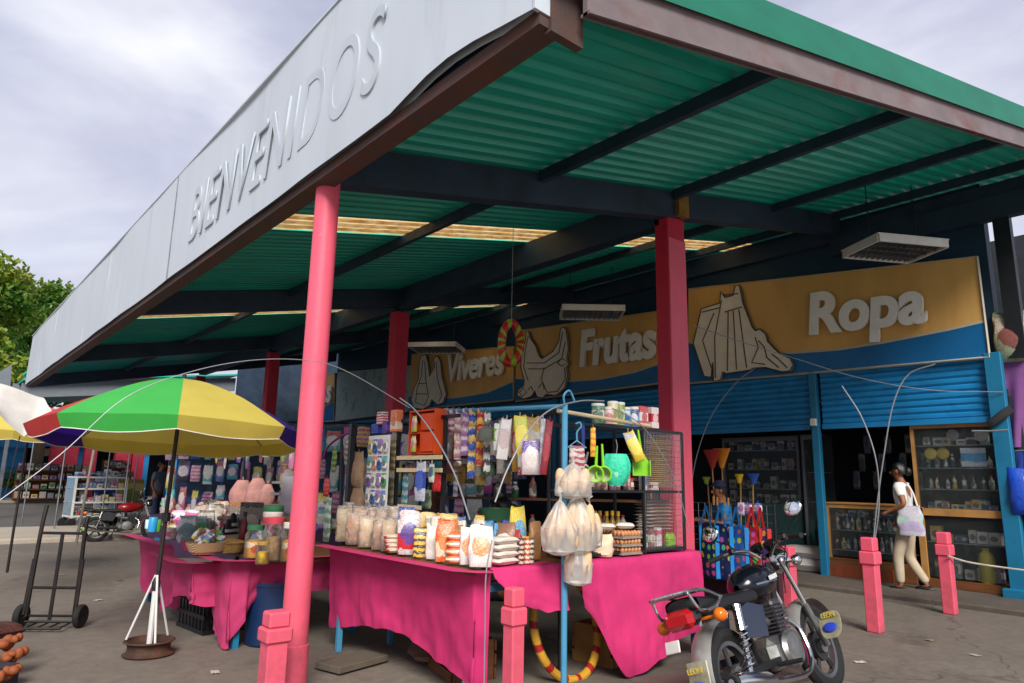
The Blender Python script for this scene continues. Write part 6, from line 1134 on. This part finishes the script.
        b = MB(); b.m = STM; b.tube([(.95, s * .22, 1.06), (.95, s * .3, 1.05), (.9, s * .4, 1.04)], [.012, .008, .006], 6); P('lever', b, AL, hb); b = MB(); b.m = STM; b.box((.93, s * .22, 1.07), (.05, .05, .05), ch=.01); P('switch_block', b, BP, hb)
        b = MB(); b.m = STM; b.tube(spline([(.94, s * .2, 1.06), (.96, s * .25, 1.13), (.97, s * .33, 1.17), (.95, s * .35, 1.2)]), .006, 6); mi = P('mirror', b, BP, t)
        b = MB(); b.m = STM; b.ell((.955, s * .36, 1.24), (.016, .072, .066), 24, 12, rot=Matrix.Rotation(.22, 3, 'Y')); P('shell', b, BP, mi)
        b = MB(); b.m = STM; b.ell((.945, s * .36, 1.243), (.011, .067, .061), 24, 12, rot=Matrix.Rotation(.22, 3, 'Y')); P('mirror_glass', b, mat('mirror_glass', '#e6e8ea', .04, 1.0, var=0), mi)
        P('foot_peg', MB().tube([(.42, s * .1, .3), (.42, s * .27, .3)], .014, 8), RUBBER, t)
    b = MB(); b.m = STM; b.lathe([(.02, -.09), (.07, -.07), (.09, 0), (.092, .03), (.07, .05)], 20, (1.14, 0, .93), Matrix.Rotation(R_(90), 3, 'Y')); P('headlight', b, CHROME if detail else BP, t)
    b = MB(); b.m = STM
    for y in (-.055, .055): b.lathe([(.04, -.03), (.048, .02), (.048, .03), (.03, .034)], 16, (1.02, y, 1.04), Matrix.Rotation(-.5, 3, 'Y'))
    P('instruments', b, BP, t)
    for s in (-1, 1): b = MB(); b.m = STM; b.ell((1.1, s * .17, .9), (.045, .04, .04), 14, 9); b.tube([(1.1, 0, .9), (1.1, s * .15, .9)], .01, 6); P('front_signal', b, CHROME if s < 0 else mat('amber_lens', '#d86a0c', .2), t)
    if detail:
        for i, (a_, c_) in enumerate((((.93, -.2, 1.06), (1.0, -.06, .7)), ((.93, .2, 1.06), (.85, .08, .62)), ((.94, -.16, 1.05), (1.2, -.1, .45)), ((1.0, .05, 1.02), (1.24, .09, .34)))): P('control_cable', MB().tube(spline([a_, (1.12, a_[1] * .8, 1.06 - .05 * i), (1.1, c_[1], .85), c_]), .005, 5), RUBBER, t)
    b = MB(); b.tube([(1.02, 0, .93), (.9, 0, .62), (.82, 0, .3)], .022, 8); b.tube([(1.0, 0, .88), (.5, 0, .74), (-.1, 0, .7)], .02, 8); b.tube([(.82, 0, .28), (.4, 0, .24), (.34, 0, .6), (.4, 0, .74)], .02, 8); P('frame', b, FR, t)
    en = P('engine', MB().box((.6, 0, .36), (.36, .22, .2), ch=.05), AL, t); P('side_cover', MB().lathe([(.11, 0), (.12, .02), (.1, .045), (.06, .05), (.001, .052)], 24, (.66, -.1, .36), Matrix.Rotation(R_(90), 3, 'X'), sx=1.15), AL, en); P('side_cover', MB().lathe([(.11, 0), (.1, .045), (.001, .05)], 24, (.56, .1, .36), Matrix.Rotation(R_(-90), 3, 'X')), AL, en)
    b = MB()
    for k in range(8): b.box((.72 + .006 * k, 0, .46 + .024 * k), (.17, .19, .01), ch=.002)
    b.box((.74, 0, .54), (.11, .13, .2)); b.box((.77, 0, .66), (.14, .14, .05), ch=.015); P('cylinder_fins', b, mat('dark_alloy_fin', '#56565a', .45, .7), en); P('carburettor', MB().tube([(.52, 0, .56), (.66, 0, .55)], .035, 10), AL, en)
    ex = P('exhaust_pipe', MB().tube(spline([(.82, -.05, .56), (.92, -.09, .46), (.88, -.12, .28), (.7, -.14, .2), (.3, -.17, .22), (.1, -.18, .25)]), .02, 10), CHROME, t); P('muffler', MB().tube([(.15, -.18, .245), (.05, -.185, .26), (-.3, -.2, .31), (-.36, -.2, .318)], [.025, .048, .052, .044], 16).tube([(-.35, -.2, .317), (-.39, -.2, .322)], .018, 10), CHROME, ex); P('muffler_end', MB().lathe([(.044, 0), (.03, .006), (.02, -.02)], 16, (-.365, -.2, .32), Matrix.Rotation(R_(-90), 3, 'Y')), mat('sooty_steel', '#3a3836', .6, .6), ex)
    P('side_stand', MB().tube([(.4, .1, .27), (.36, .26, .27 - .16)], .012, 7) if not lean else MB().tube([(.4, .1, .27), (.34, .2, .08)], .012, 7), FR, t); P('chain_guard', MB().box((.2, .09, .39), (.46, .03, .05), ch=.008), BP, t)
    return t
def flapm():
    t = NT('clear_yellow_mudflap'); t.p.inputs['Base Color'].default_value = C('#a8a47c'); t.p.inputs['Roughness'].default_value = .35; t.l(t.mix(t.ramp(t.noise(9, 5), .4, .7), C('#99957c'), C('#5c594a')), t.p.inputs['Base Color']); return t.m
motorbike('black motorbike with chrome rack leaning beside the magenta stall', (4.0, 2.46, 0), .1, R_(20), mat('black_blue_tank', '#0c0e18', .18, .1, var=.2), mat('dark_blue_side_panel', '#16243a', .25), steer=-.05, flap=flapm())
q = GZ(104, 541, 0); motorbike('red and black motorbike parked at the kerb beyond the hand truck', (q.x - .2, q.y - .1, 0), -.12, R_(8), mat('red_tank', '#8e141c', .25, var=.15), BLACKM, detail=False).scale = (.86, .86, .86)

# ---------------------------------------------------------------- far side: street, stalls and the blue building
SKYB = mat('sky_blue_wall', '#1f86c4', .6, var=.1, scale=.6, dirt='#1a5f8c', damt=.4, dscale=.5)
fb = T('blue_building', 'sky blue single storey building with dark doorways across the street', 'building', (10, 44, 0))
def seg(x0, x1, z0, z1, y=44, d=.3): return MB().box(((x0 + x1) / 2 - 10, y - 44, (z0 + z1) / 2), (x1 - x0, d, z1 - z0))
for x0, x1 in ((-14, 4.4), (6.3, 7.6), (9.0, 10.2), (11.6, 14.6), (17, 40)): P('wall', seg(x0, x1, .1, 3.6), SKYB, fb)
P('parapet', seg(-14, 40, 2.7, 4.4, 43.8, .5), SKYB, fb); P('roof', MB().box((0, 4, 4.4), (56, 9, .2)), mat('grey_roof', '#6d7276', .7), fb); P('back_wall', seg(-14, 40, 0, 3.6, 48), DARK, fb); P('inner_wall', seg(-14, 40, 0, 2.8, 45.5, .1), DARK, fb)
P('window_blind', seg(4.6, 6.2, 2.2, 2.6, 43.83, .05), mat('tan_blind', '#8f7a58', .7), fb)
P('white_band', seg(-14, 40, 3.0, 3.4, 43.5, .05), mat('white_band', '#c4ccd2', .6), fb)
sg = T('wall_sign', 'white sign with red lettering on the blue building at the left edge', 'sign', GY(6, 438, 43.4)); P('board', MB().box((0, 0, 0), (2.6, .06, .9)), mat('sign_blue', '#2a8fd0', .5), sg); P('red_print', MB().box((-.4, -.04, .1), (.8, .02, .22)).box((.65, -.04, .1), (.5, .02, .22)), mat('red_print', '#c82a30', .5), sg)
for px in (54, 69, 88, 121, 136): 
    p = GY(px, 470, 41.0); T('red_column', f'dark red column {("standing leftmost before", "second from left before", "third from left before", "broad and fourth from left before", "rightmost before")[(54, 69, 88, 121, 136).index(px)]} the blue building', 'column', (p.x, 41, .1), 0, None, MB().box((0, 0, 1.7), (.55 if px != 121 else .75, .5, 3.4), ch=.02), mat('far_red_paint', '#9c1c34', .6, var=.15))
def rack_goods(nm, label, x0, x1, y, z0, z1, nx, nz, items_label, grp):
    t = T('goods_rack', label, 'rack', ((x0 + x1) / 2, y, z0)); L = x1 - x0; P('back_board', MB().box((0, .25, (z1 - z0) / 2), (L, .05, z1 - z0)), WOOD, t)
    for k in range(nz): P('shelf', MB().box((0, 0, .1 + (z1 - z0) * k / nz), (L, .5, .04)), WOOD, t)
    for k in range(nz):
        for i in range(nx):
            c = pick('#b8342a', '#d8d0c4', '#2a5aa8', '#d8a82a', '#3a8a4a', '#2a2a34', '#8a4a9a', '#c88a5a'); h = (z1 - z0) / nz * rnd.uniform(.4, .8)
            carton(items_label, V((x0 + L * (i + .5) / nx, y - .08, z0 + .13 + (z1 - z0) * k / nz)), L / nx * .75, .15, h, pack(c, '#c8c4bc', '#3a3a44', kind=rnd.randrange(4)), rz=jig(.2), group=grp)
rack_goods('r', 'wide wooden rack of magazines and small goods across the street at the left', 3.6, 6.4, 38.5, .1, 1.75, 9, 4, 'small goods on the wide wooden rack across the street', 'goods on the wide wooden rack'); rack_goods('r', 'narrow wooden rack of goods beside the wide one across the street', 6.8, 7.8, 37.5, .1, 2.0, 4, 4, 'small goods on the narrow rack across the street', 'goods on the narrow rack')
q = GZ(92, 527, 0); ct = T('display_cart', 'white framed glass display cart on wheels by the far kerb', 'cart', (q.x, q.y, 0), .15)
for x in (-.62, .62):
    for y in (-.3, .3): P('post', MB().box((x, y, .78), (.05, .05, 1.05)), WHITE, ct); P('wheel', MB().lathe([(.11, -.03), (.13, 0), (.11, .03)], 14, (x, y, .13), Matrix.Rotation(R_(90), 3, 'X')), RUBBER, ct)
for z in (.3, .65, 1.0, 1.3): P('shelf', MB().box((0, 0, z), (1.3, .66, .04)), WHITE, ct)
P('side_panel', MB().box((-.64, 0, .8), (.02, .6, .95)), mat('dim_glass_panel', '#7a8a90', .2), ct)
for k, z in enumerate((.32, .67, 1.02, 1.32)):
    for i in range(7): c = pick('#d8c82a', '#c8bcc8', '#3a6ab0', '#b83a5a', '#d8d4cc', '#2a2a34'); carton('small packet on the shelves of the white display cart', V((q.x - .5 + .17 * i, q.y - .12 + .03 * i * .15, z)), .12, .2, .1 + .1 * rnd.random(), pack(c, '#c8c4bc', '#4a4a54', kind=rnd.randrange(4)), rz=.15, group='packets on the white display cart')
def easel(label, px, py, m, w=.6, h=1.1):
    p = GZ(px, py, 0); t = T('sign_board', label, 'sign board', p, .15); P('panel', MB().box((0, 0, .75), (w, .03, h), rot=Matrix.Rotation(-.18, 3, 'X'), ch=.005), m, t)
    for s in (-1, 1): P('leg', MB().tube([(s * w * .45, .02, 0), (s * w * .35, .2, 1.3)], .018, 6), WOODL, t)
easel('white and blue printed sign board standing beyond the red motorbike', 102, 522, pack('#d0d2d6', '#3a5a9c', '#24407c', kind=1)); easel('tan wooden easel board with yellow print beyond the motorbike', 127, 520, pack('#b88a4a', '#d8c87a', '#8a9a4a', kind=1), .8, 1.0)
q = GZ(117, 516, 0); T('barrel', 'blue plastic barrel beyond the red motorbike', 'barrel', q, 0, None, MB().lathe([(.27, 0), (.3, .05), (.31, .3), (.3, .33), (.31, .36), (.31, .62), (.3, .65), (.31, .68), (.29, .92), (.27, .93)], 20), mat('blue_drum', '#1a4f9c', .4))
person('person in dark brown standing behind the blue barrel', (*GZ(122, 512, 0).xy, 0), 2.6, 1.7, BRN, DKC, HAIR, (((-.08, .05, -.26), (-.05, .2, -.42)), ((.08, .05, -.26), (.05, .2, -.42))), ((((0, .02, -.42)), (0, 0, -.82)), ((0, .02, -.42), (0, 0, -.82))))
person('person in a grey patterned shirt standing near the red motorbike', (*GZ(154, 530, 0).xy, 0), -2.6, 1.7, mat('grey_blue_shirt', '#6a7486', .8, var=.3, scale=14), JEAN, HAIR, (((-.08, .02, -.26), (-.06, .12, -.48)), ((.08, .02, -.26), (.06, .14, -.48))), ((((0, .02, -.42)), (0, 0, -.82)), ((0, .02, -.42), (0, 0, -.82))))
q = GZ(160, 524, 0); bx = T('plastic_bin', 'blue plastic bin standing on a trolley past the umbrella pole', 'bin', (q.x, q.y, 0), .2); P('bin_body', MB().lathe([(.2, .35), (.27, .95), (.29, .97), (.25, .95)], 4, ang=0), mat('bright_blue_plastic', '#1f6fc0', .4), bx); P('trolley', MB().box((0, 0, .3), (.6, .5, .06)), BLACKM, bx)
for x in (-.25, .25): P('wheel', MB().lathe([(.1, -.03), (.12, 0), (.1, .03)], 14, (x, -.2, .12), Matrix.Rotation(R_(90), 3, 'X')), RUBBER, bx)
# red banner, blue awnings and clothes further along the fascia side
q = GZ(186, 520, 0); bn_ = T('red_banner', 'tall red cloth banner hanging beside the far stall', 'banner', (4.6, 15.5, 0), .5); P('cloth', MB().grid(lambda u, v: V((-.4 + .8 * u, .05 * math.sin(u * 9 + v), 2.35 - 2.0 * v)), 12, 10), mat('red_cloth', '#b4142c', .8, var=.1), bn_, smooth=3); P('rod', MB().tube([(-.45, 0, 2.36), (.45, 0, 2.36)], .02, 6), BLACKM, bn_)
for s in (-1, 1): P('post', MB().tube([(s * .45, .02, 0), (s * .45, .02, 2.4)], .02, 6), mat('grey_green_pole', '#5a6a64', .6), bn_)
for i, (x, y, z, c, l) in enumerate(((5.2, 19.5, 2.3, '#2d6fd0', 'bright blue awning sheet beyond the red banner'), (3.9, 21.5, 2.35, '#3f86d8', 'pale blue awning sheet nearest the street'), (7.2, 21.0, 2.3, '#2860b8', 'deep blue awning sheet deepest under the canopy'))):
    t = T('awning', l, 'awning', (x, y, 0), .2 * i); P('sheet', MB().grid(lambda u, v: V((-1.4 + 2.8 * u, -1.2 + 2.4 * v, z + .45 * math.sin(math.pi * u) * math.sin(math.pi * (.15 + .7 * v)) - .04 * noise.noise(V((u * 5, v * 5, i))))), 16, 14), fabric(c), t, smooth=3)
    for a in (-1.35, 1.35):
        for b_ in (-1.1, 1.1): P('pole', MB().tube([(a, b_, 0), (a, b_, z + .02)], .018, 6), STEEL, t)
# more stalls deeper under the canopy: boards hung with goods
def hung_stall(label, x0, y0, x1, y1, n, ilabel, grp, ztop=2.2, zlow=.8):
    n = int(n * 1.9)
    a, c = V((x0, y0, 0)), V((x1, y1, 0)); d = (c - a); rz = math.atan2(d.y, d.x); L = d.length; t = T('goods_stall', label, 'stall', (a + c) / 2, rz); nn = V((d.y, -d.x, 0)).normalized()
    P('back_board', MB().box((0, .22, ztop / 2), (L, .04, ztop)), mat('deep_blue_board', '#2c4a68', .7, var=.3), t); P('table', MB().box((0, -.25, .36), (L, .7, .72)), mat('dark_cloth_cover', '#3a2440', .9, var=.3), t); P('rail', MB().tube([(-L / 2, -.1, ztop), (L / 2, -.1, ztop)], .016, 6), BLACKM, t)
    for i in range(n):
        c_ = hang_cols[(i * 5 + i // 7) % 12]; c2_ = hang_cols[(i * 3 + 4) % 12]; row = i % 3; p = a.lerp(c, (i + .5) / n) + nn * (.12 + .1 * row); hh = rnd.uniform(.25, .5)
        hung(ilabel, V((p.x, p.y, ztop - .1 - .45 * row - jig(.08))), rnd.uniform(.12, .26), .08, hh, pack(c_, c2_, '#d8d2c8', kind=i % 4), rz=rz + jig(.4), name='hanging_pack', group=grp)
    for i in range(n // 2): p = a.lerp(c, (i + .5) / (n // 2)) + nn * (.25 + jig(.15)); bag(ilabel.replace('hanging', 'standing'), V((p.x, p.y, .73)), rnd.uniform(.14, .26), .14, rnd.uniform(.15, .32), pack(hang_cols[(i * 7) % 12], hang_cols[(i * 5 + 2) % 12], '#c8c0b4', kind=i % 3), rz=rz + jig(.3), name='goods_bag', group=grp + ' table', wr=.15)
hung_stall('dark blue stall board of colourful goods behind the low stall', 4.1, 9.8, 6.3, 7.9, 22, 'colourful pack hanging on the board behind the low stall', 'goods on the board behind the low stall')
hung_stall('stall board of clothes and toys further along under the canopy', 3.7, 14.2, 6.3, 12.0, 24, 'colourful pack hanging on the stall further along the canopy', 'goods on the stall further along')
hung_stall('stall board of goods at the far end under the canopy', 5.2, 18.9, 7.8, 16.8, 18, 'colourful pack hanging on the stall at the far canopy end', 'goods on the far end stall')
hung_stall('stall board of goods between the square columns and the shops', 7.0, 12.6, 9.4, 10.8, 18, 'colourful pack hanging on the stall before the bottle sign shop', 'goods on the stall by the bottle sign')
# neighbouring hall behind the canopy
nh = T('neighbour_hall', 'grey roofed market hall standing behind the end of the canopy', 'hall', (8, 29, 0)); GR = mat('grey_fascia_sheet', '#6d757c', .6, var=.08, dirt='#6a7076', damt=.4)
a, c = GY(22, 383, 26), GY(236, 378, 26); P('fascia', MB().prism([V((a.x - 8, -3, a.z)), V((c.x - 8, -3, c.z)), V((c.x - 8, -3, c.z - .48)), V((a.x - 8, -3, a.z - .46))], (0, .1, 0)), GR, nh, smooth=.3)
P('roof', MB().prism([V((a.x - 8, -3.3, a.z + .06)), V((c.x - 8, -3.3, c.z + .06)), V((c.x - 8, 8, c.z + .06)), V((a.x - 8, 8, a.z + .06))], (0, 0, .06)), GREEN, nh, smooth=.3)
P('back_wall', MB().box((6.8, 7, 2.2), (7, .2, 4.4)), DARK, nh); P('side_wall', MB().box((6.5, 2, 2.2), (.2, 10, 4.4)), DARK, nh)
g0, g1 = GY(238, 372, 25.6), GY(350, 372, 25.6); P('gable_wall', MB().box(((g0.x + g1.x) / 2 - 8, -3.4, 5.0), (g1.x - g0.x, .1, 3.4)), BEAM, nh)
for x in (7.5, 12.4): P('column', MB().box((x - 8, -2.8, 1.75 + .06 * (x - 2.6)), (.25, .25, 3.5 + .12 * (x - 2.6))), REDP, nh)
for i, (pts, Y) in enumerate(((((-30, 400), (-10, 378), (12, 364), (10, 392), (-20, 410)), 24.5), (((13, 383), (25, 386), (25, 394), (12, 393)), 27))):
    o = GY(*pts[0], Y); t = T('fascia_panel', ('pale slanted fascia panel at the far left edge', 'small grey fascia panel left of the canopy end')[i], 'panel', o); P('sheet', MB().prism([GY(x, y, Y) - o for x, y in pts], (0, .08, 0)), GR, t, smooth=.3); P('post', MB().box((.1, .1, -o.z / 2), (.1, .1, o.z)), STEEL, t)

# ---------------------------------------------------------------- trees
def leafmat(c1, c2):
    t = NT('leaf'); oi = t.noise(.9, 3); c = t.mix(t.ramp(oi, .35, .65), C(c1), C(c2)); t.l(c, t.p.inputs['Base Color']); t.p.inputs['Roughness'].default_value = .5; tr = t.n('ShaderNodeBsdfTranslucent'); t.l(c, tr.inputs[0]); ms = t.n('ShaderNodeMixShader'); ms.inputs[0].default_value = .25; t.l(t.p.outputs[0], ms.inputs[1]); t.l(tr.outputs[0], ms.inputs[2]); t.l(ms.outputs[0], t.out.inputs[0]); return t.m
BARK = mat('grey_bark', '#4a3d30', .9, var=.25, bump=.5)
def tree(label, loc, h, r, seed, lm, n=9000, leaf=.16, squash=.8):
    R2 = random.Random(seed); t = T('leafy_tree', label, 'tree', loc); b = MB(); b.tube(spline([(0, 0, 0), (.1, .05, h * .25), (-.05, .1, h * .5), (0, 0, h * .8)]), [.28 - .2 * i / 24 for i in range(25)], 8); cl = []
    for i in range(9):
        a = i * 2.4 + R2.random(); z0 = h * (.35 + .35 * R2.random()); e = V((r * .75 * math.cos(a), r * .75 * math.sin(a), min(h * .95, z0 + h * .25))); b.tube(spline([(0, 0, z0), (e.x * .5, e.y * .5, z0 + (e.z - z0) * .35), e]), [.1 - .085 * k / 16 for k in range(17)], 6)
    P('trunk', b, BARK, t)
    for i in range(26):
        a = R2.random() * 6.283; q = R2.random() ** .5; zz = R2.uniform(-.8, 1); cl.append((V((r * q * math.cos(a) * math.sqrt(max(.1, 1 - zz * zz * .7)), r * q * math.sin(a) * math.sqrt(max(.1, 1 - zz * zz * .7)), h * .66 + zz * h * .34 * squash)), r * R2.uniform(.22, .42)))
    vs = []; fs = []
    for i in range(n):
        c, cr = cl[i % 26]; d = V((R2.gauss(0, 1), R2.gauss(0, 1), R2.gauss(0, .8))).normalized() * cr * R2.random() ** .35; p = c + d
        m3 = Euler((R2.uniform(-1.2, 1.2), R2.uniform(-1.2, 1.2), R2.uniform(0, 6.28))).to_matrix(); s = leaf * R2.uniform(.6, 1.5); o = len(vs)
        for q in ((-.5, -.28, 0), (.5, -.2, .06), (.6, .2, 0), (-.4, .3, .08)): vs.append(tuple(p + m3 @ V(q) * s))
        fs.append((o, o + 1, o + 2, o + 3))
    b = MB(); b.add(vs, fs); P('crown', b, lm, t, smooth=0)
L1, L2, L3 = leafmat('#587f22', '#8f8f28'), leafmat('#437423', '#6f8028'), leafmat('#2f5a1c', '#4a6a1e')
tree('yellowish green tree at the left edge beyond the canopy', (.2, 36, 0), 11.2, 3.3, 3, L1, 17000, .2); tree('green tree touching the far end of the fascia', (4.4, 40, 0), 10.8, 2.7, 5, L2, 13000, .2)
tree('darker green tree behind the market hall', (8.5, 48, 0), 10.5, 3.5, 8, L3, 9000, .24); tree('low bushy tree between the two leftmost trees', (1.5, 43, 0), 9.0, 2.8, 11, L3, 9000, .24)
t = T('potted_plant', 'potted leafy plants in the dark window of the blue building', 'plant', GY(22, 468, 43.2)); t.location.z = .1; R2 = random.Random(4); vs = []; fs = []
for i in range(500):
    p = V((R2.gauss(0, .5), R2.gauss(0, .15), .5 + abs(R2.gauss(0, .45)))); m3 = Euler((R2.uniform(-1, 1), R2.uniform(-1, 1), R2.uniform(0, 6))).to_matrix(); o = len(vs)
    for q in ((-.5, -.2, 0), (.5, -.2, 0), (.5, .2, 0), (-.5, .2, 0)): vs.append(tuple(p + m3 @ V(q) * .2))
    fs.append((o, o + 1, o + 2, o + 3))
b = MB(); b.add(vs, fs); P('leaves', b, L2, t, smooth=0); P('pot', MB().lathe([(.3, 0), (.4, .4), (.36, .4)], 16), mat('clay_pot', '#7a4a30', .8), t)

# ---------------------------------------------------------------- right edge: house, clothes hung by the corner post
hs = T('tan_house', 'tan plastered house with dark roof and barred balcony at the right edge', 'house', GX(1060, 330, 19)); o = hs.location.copy(); o.z = 0; hs.location.z = 0
P('wall', MB().box((0, 0, 2.4), (4, 5, 4.8)), mat('tan_plaster', '#a08a6a', .8, var=.12, dirt='#6a5a48', damt=.5), hs); P('roof', MB().prism([(-2.4, -2.9, 4.8), (-2.4, 2.9, 4.8), (-2.4, 0, 6.0)], (4.8, 0, 0)), mat('dark_tile', '#3c2f2c', .8), hs)
for y in (-1.2, 1.2): w = P('window', MB().box((-2.01, y, 3.3), (.06, 1.0, 1.2)), DARK, hs); P('frame', MB().tube([(-2.05, y - .5, 2.7), (-2.05, y + .5, 2.7), (-2.05, y + .5, 3.9), (-2.05, y - .5, 3.9)], .04, 4, closed=True), WHITE, w)
b = MB()
for i in range(22): b.tube([(-2.6, -2.4 + .22 * i, 2.3), (-2.6, -2.4 + .22 * i, 4.6)], .015, 4)
for z in (2.3, 3.4, 4.6): b.tube([(-2.6, -2.5, z), (-2.6, 2.5, z)], .02, 4)
P('balcony_bars', b, BLACKM, hs)
PUR = mat('mauve_cloth', '#7c4a86', .85, var=.12)
def cloth(label, pts, X, m, name='hanging_cloth'):
    A = [GX(x, y, X) for x, y in pts]; t = T(name, label, 'cloth', A[0]); o = A[0].copy()
    P('cloth', MB().grid(lambda u, v: (A[0].lerp(A[1], u)).lerp(A[3].lerp(A[2], u), v) - o + V((.05 * math.sin(u * 14 + v * 2) * v, 0, 0)), 18, 12), m, t, smooth=3); P('line', MB().tube([V((0, .06, .01)), A[1] - o + V((0, -.06, .01))], .008, 5), WIREM, t)
cloth('mauve cloth hanging beside the wide blue corner post', ((1004, 362), (1048, 358), (1052, 445), (1008, 448)), 11.3, PUR)
cloth('dark blue garment hanging lower beside the corner post', ((1011, 452), (1040, 450), (1042, 515), (1013, 514)), 11.3, mat('royal_blue_cloth', '#17368c', .8, var=.15))
p = GX(1020, 485, 11.2); hung('shiny blue plastic bag hanging below the mauve cloth', GX(1019, 468, 11.15), .3, .2, .6, mat('blue_plastic_bag', '#1846b4', .3, var=.15, bump=.5, bscale=12), name='plastic_bag', cat='bag')
hung('folded black umbrella hanging at the right of the corner post', GX(1012, 408, 11.1), .12, .08, .36, mat('black_cloth', '#1b1c20', .8), name='folded_umbrella', cat='umbrella', tilt=.9)
hung('bundle of pale clothes hung above the mauve cloth', GX(1012, 312, 11.3), .5, .25, .7, pack('#8a9a7c', '#b8b0a0', '#7a3a3a', kind=1), name='clothes_bundle', cat='clothes')
T('side_wall', 'dark wall with a purple cast right of the corner post', 'wall', (12.4, 1.2, 0), 0, None, MB().box((0, 0, 1.6), (.1, 2.6, 3.2)), mat('plum_wall', '#2c2034', .8, var=.2))
tree('bare edged tree beyond the tan house at the right', (*GX(1045, 300, 26).xy, 0), 7.6, 2.2, 21, L3, 3500, .2)

# ---------------------------------------------------------------- wires, ropes and rods
def wire(label, pts, r=.007, m=WIREM, cat='wire', name='wire'):
    A = [V(p) for p in pts]; o = A[0].copy(); T(name, label, cat, o, 0, None, MB().tube(spline([a - o for a in A], 8), r, 6), m)
wire('long pale wire arching over the umbrella to the stall rack', [GY(x, y, 4.55) for x, y in ((-20, 515), (60, 455), (125, 398), (190, 372), (255, 360), (312, 361), (350, 373), (410, 408))], .003)
wire('pale flexible rod curving down before the sachet strips', [GX(x, y, 3.02) for x, y in ((400, 398), (415, 410), (435, 437), (455, 475), (470, 520))], .006, name='flexible_rod', cat='rod')
wire('pale flexible rod arching over the hanging packs', [GY(x, y, 3.6) for x, y in ((495, 502), (508, 468), (528, 432), (550, 410), (580, 401), (604, 401))], .0055, name='flexible_rod', cat='rod')
wire('thin white wire hanging down the stall corner', [GY(x, y, 3.62) for x, y in ((492, 540), (486, 575), (485, 630), (484, 690))], .0045)
wire('pale wire drooping across the front of the black cage', [GY(x, y, 3.6) for x, y in ((612, 408), (640, 424), (662, 455), (678, 490), (689, 530))], .004)
wire('white rod curving up from the column towards the clothes cut-out', [GX(x, y, 8.2) for x, y in ((689, 500), (697, 455), (712, 415), (735, 384), (755, 368))], .006, name='flexible_rod', cat='rod')
wire('white rod rising from the middle bollard and bending right', [GX(x, y, 7.7) for x, y in ((873, 545), (877, 505), (884, 455), (893, 405), (908, 375), (935, 364))], .007, name='flexible_rod', cat='rod')
wire('white rod rising from the middle bollard and bending left', [GX(x, y, 7.75) for x, y in ((874, 545), (879, 505), (876, 460), (862, 418), (842, 386))], .007, name='flexible_rod', cat='rod')
wire('slack pale wire from the square column to the corner post', [GX(x, y, X) for x, y, X in ((692, 325, 6.9), (745, 343, 8), (800, 360, 9), (860, 378, 10), (930, 390, 10.8), (1003, 392, 11.1))], .006)
wire('rope tied from the right bollard to the corner post side', [GX(x, y, X) for x, y, X in ((948, 556, 9.4), (968, 562, 9.7), (1000, 567, 10.2), (1040, 572, 10.8))], .011, mat('pale_rope', '#a9a294', .9, var=.2), cat='rope', name='rope')
wire('short white rod sticking out of the corner post', [GX(x, y, 11.0) for x, y in ((972, 431), (990, 431), (1008, 430))], .014, name='short_rod', cat='rod')

# litter on the plaza
for px, py, c, l in ((98, 600, '#c8c2b4', 'scrap of pale paper on the ground right of the hand truck'), (215, 672, '#b8b0a0', 'scrap of paper on the ground left of the pink column'), (860, 662, '#c8c0b0', 'scrap of paper on the ground below the middle bollard'), (930, 640, '#8a7a5a', 'dry leaf on the ground below the right bollard'), (975, 655, '#a8a090', 'torn wrapper on the ground at the lower right'), (60, 575, '#9a9080', 'flat wrapper on the ground beyond the hand truck wheels'), (120, 580, '#7a6a4a', 'dry leaf on the ground between hand truck and umbrella foot')):
    p = GZ(px, py, .006); sd_ = px; T('paper_scrap', l, 'scrap', p, px * 1.0, None, MB().grid(lambda u, v: V(((u - .5) * .09, (v - .5) * .06, .012 * abs(noise.noise(V((u * 3 + sd_, v * 3, 1)))))), 5, 4), mat('litter_' + c, c, .8))
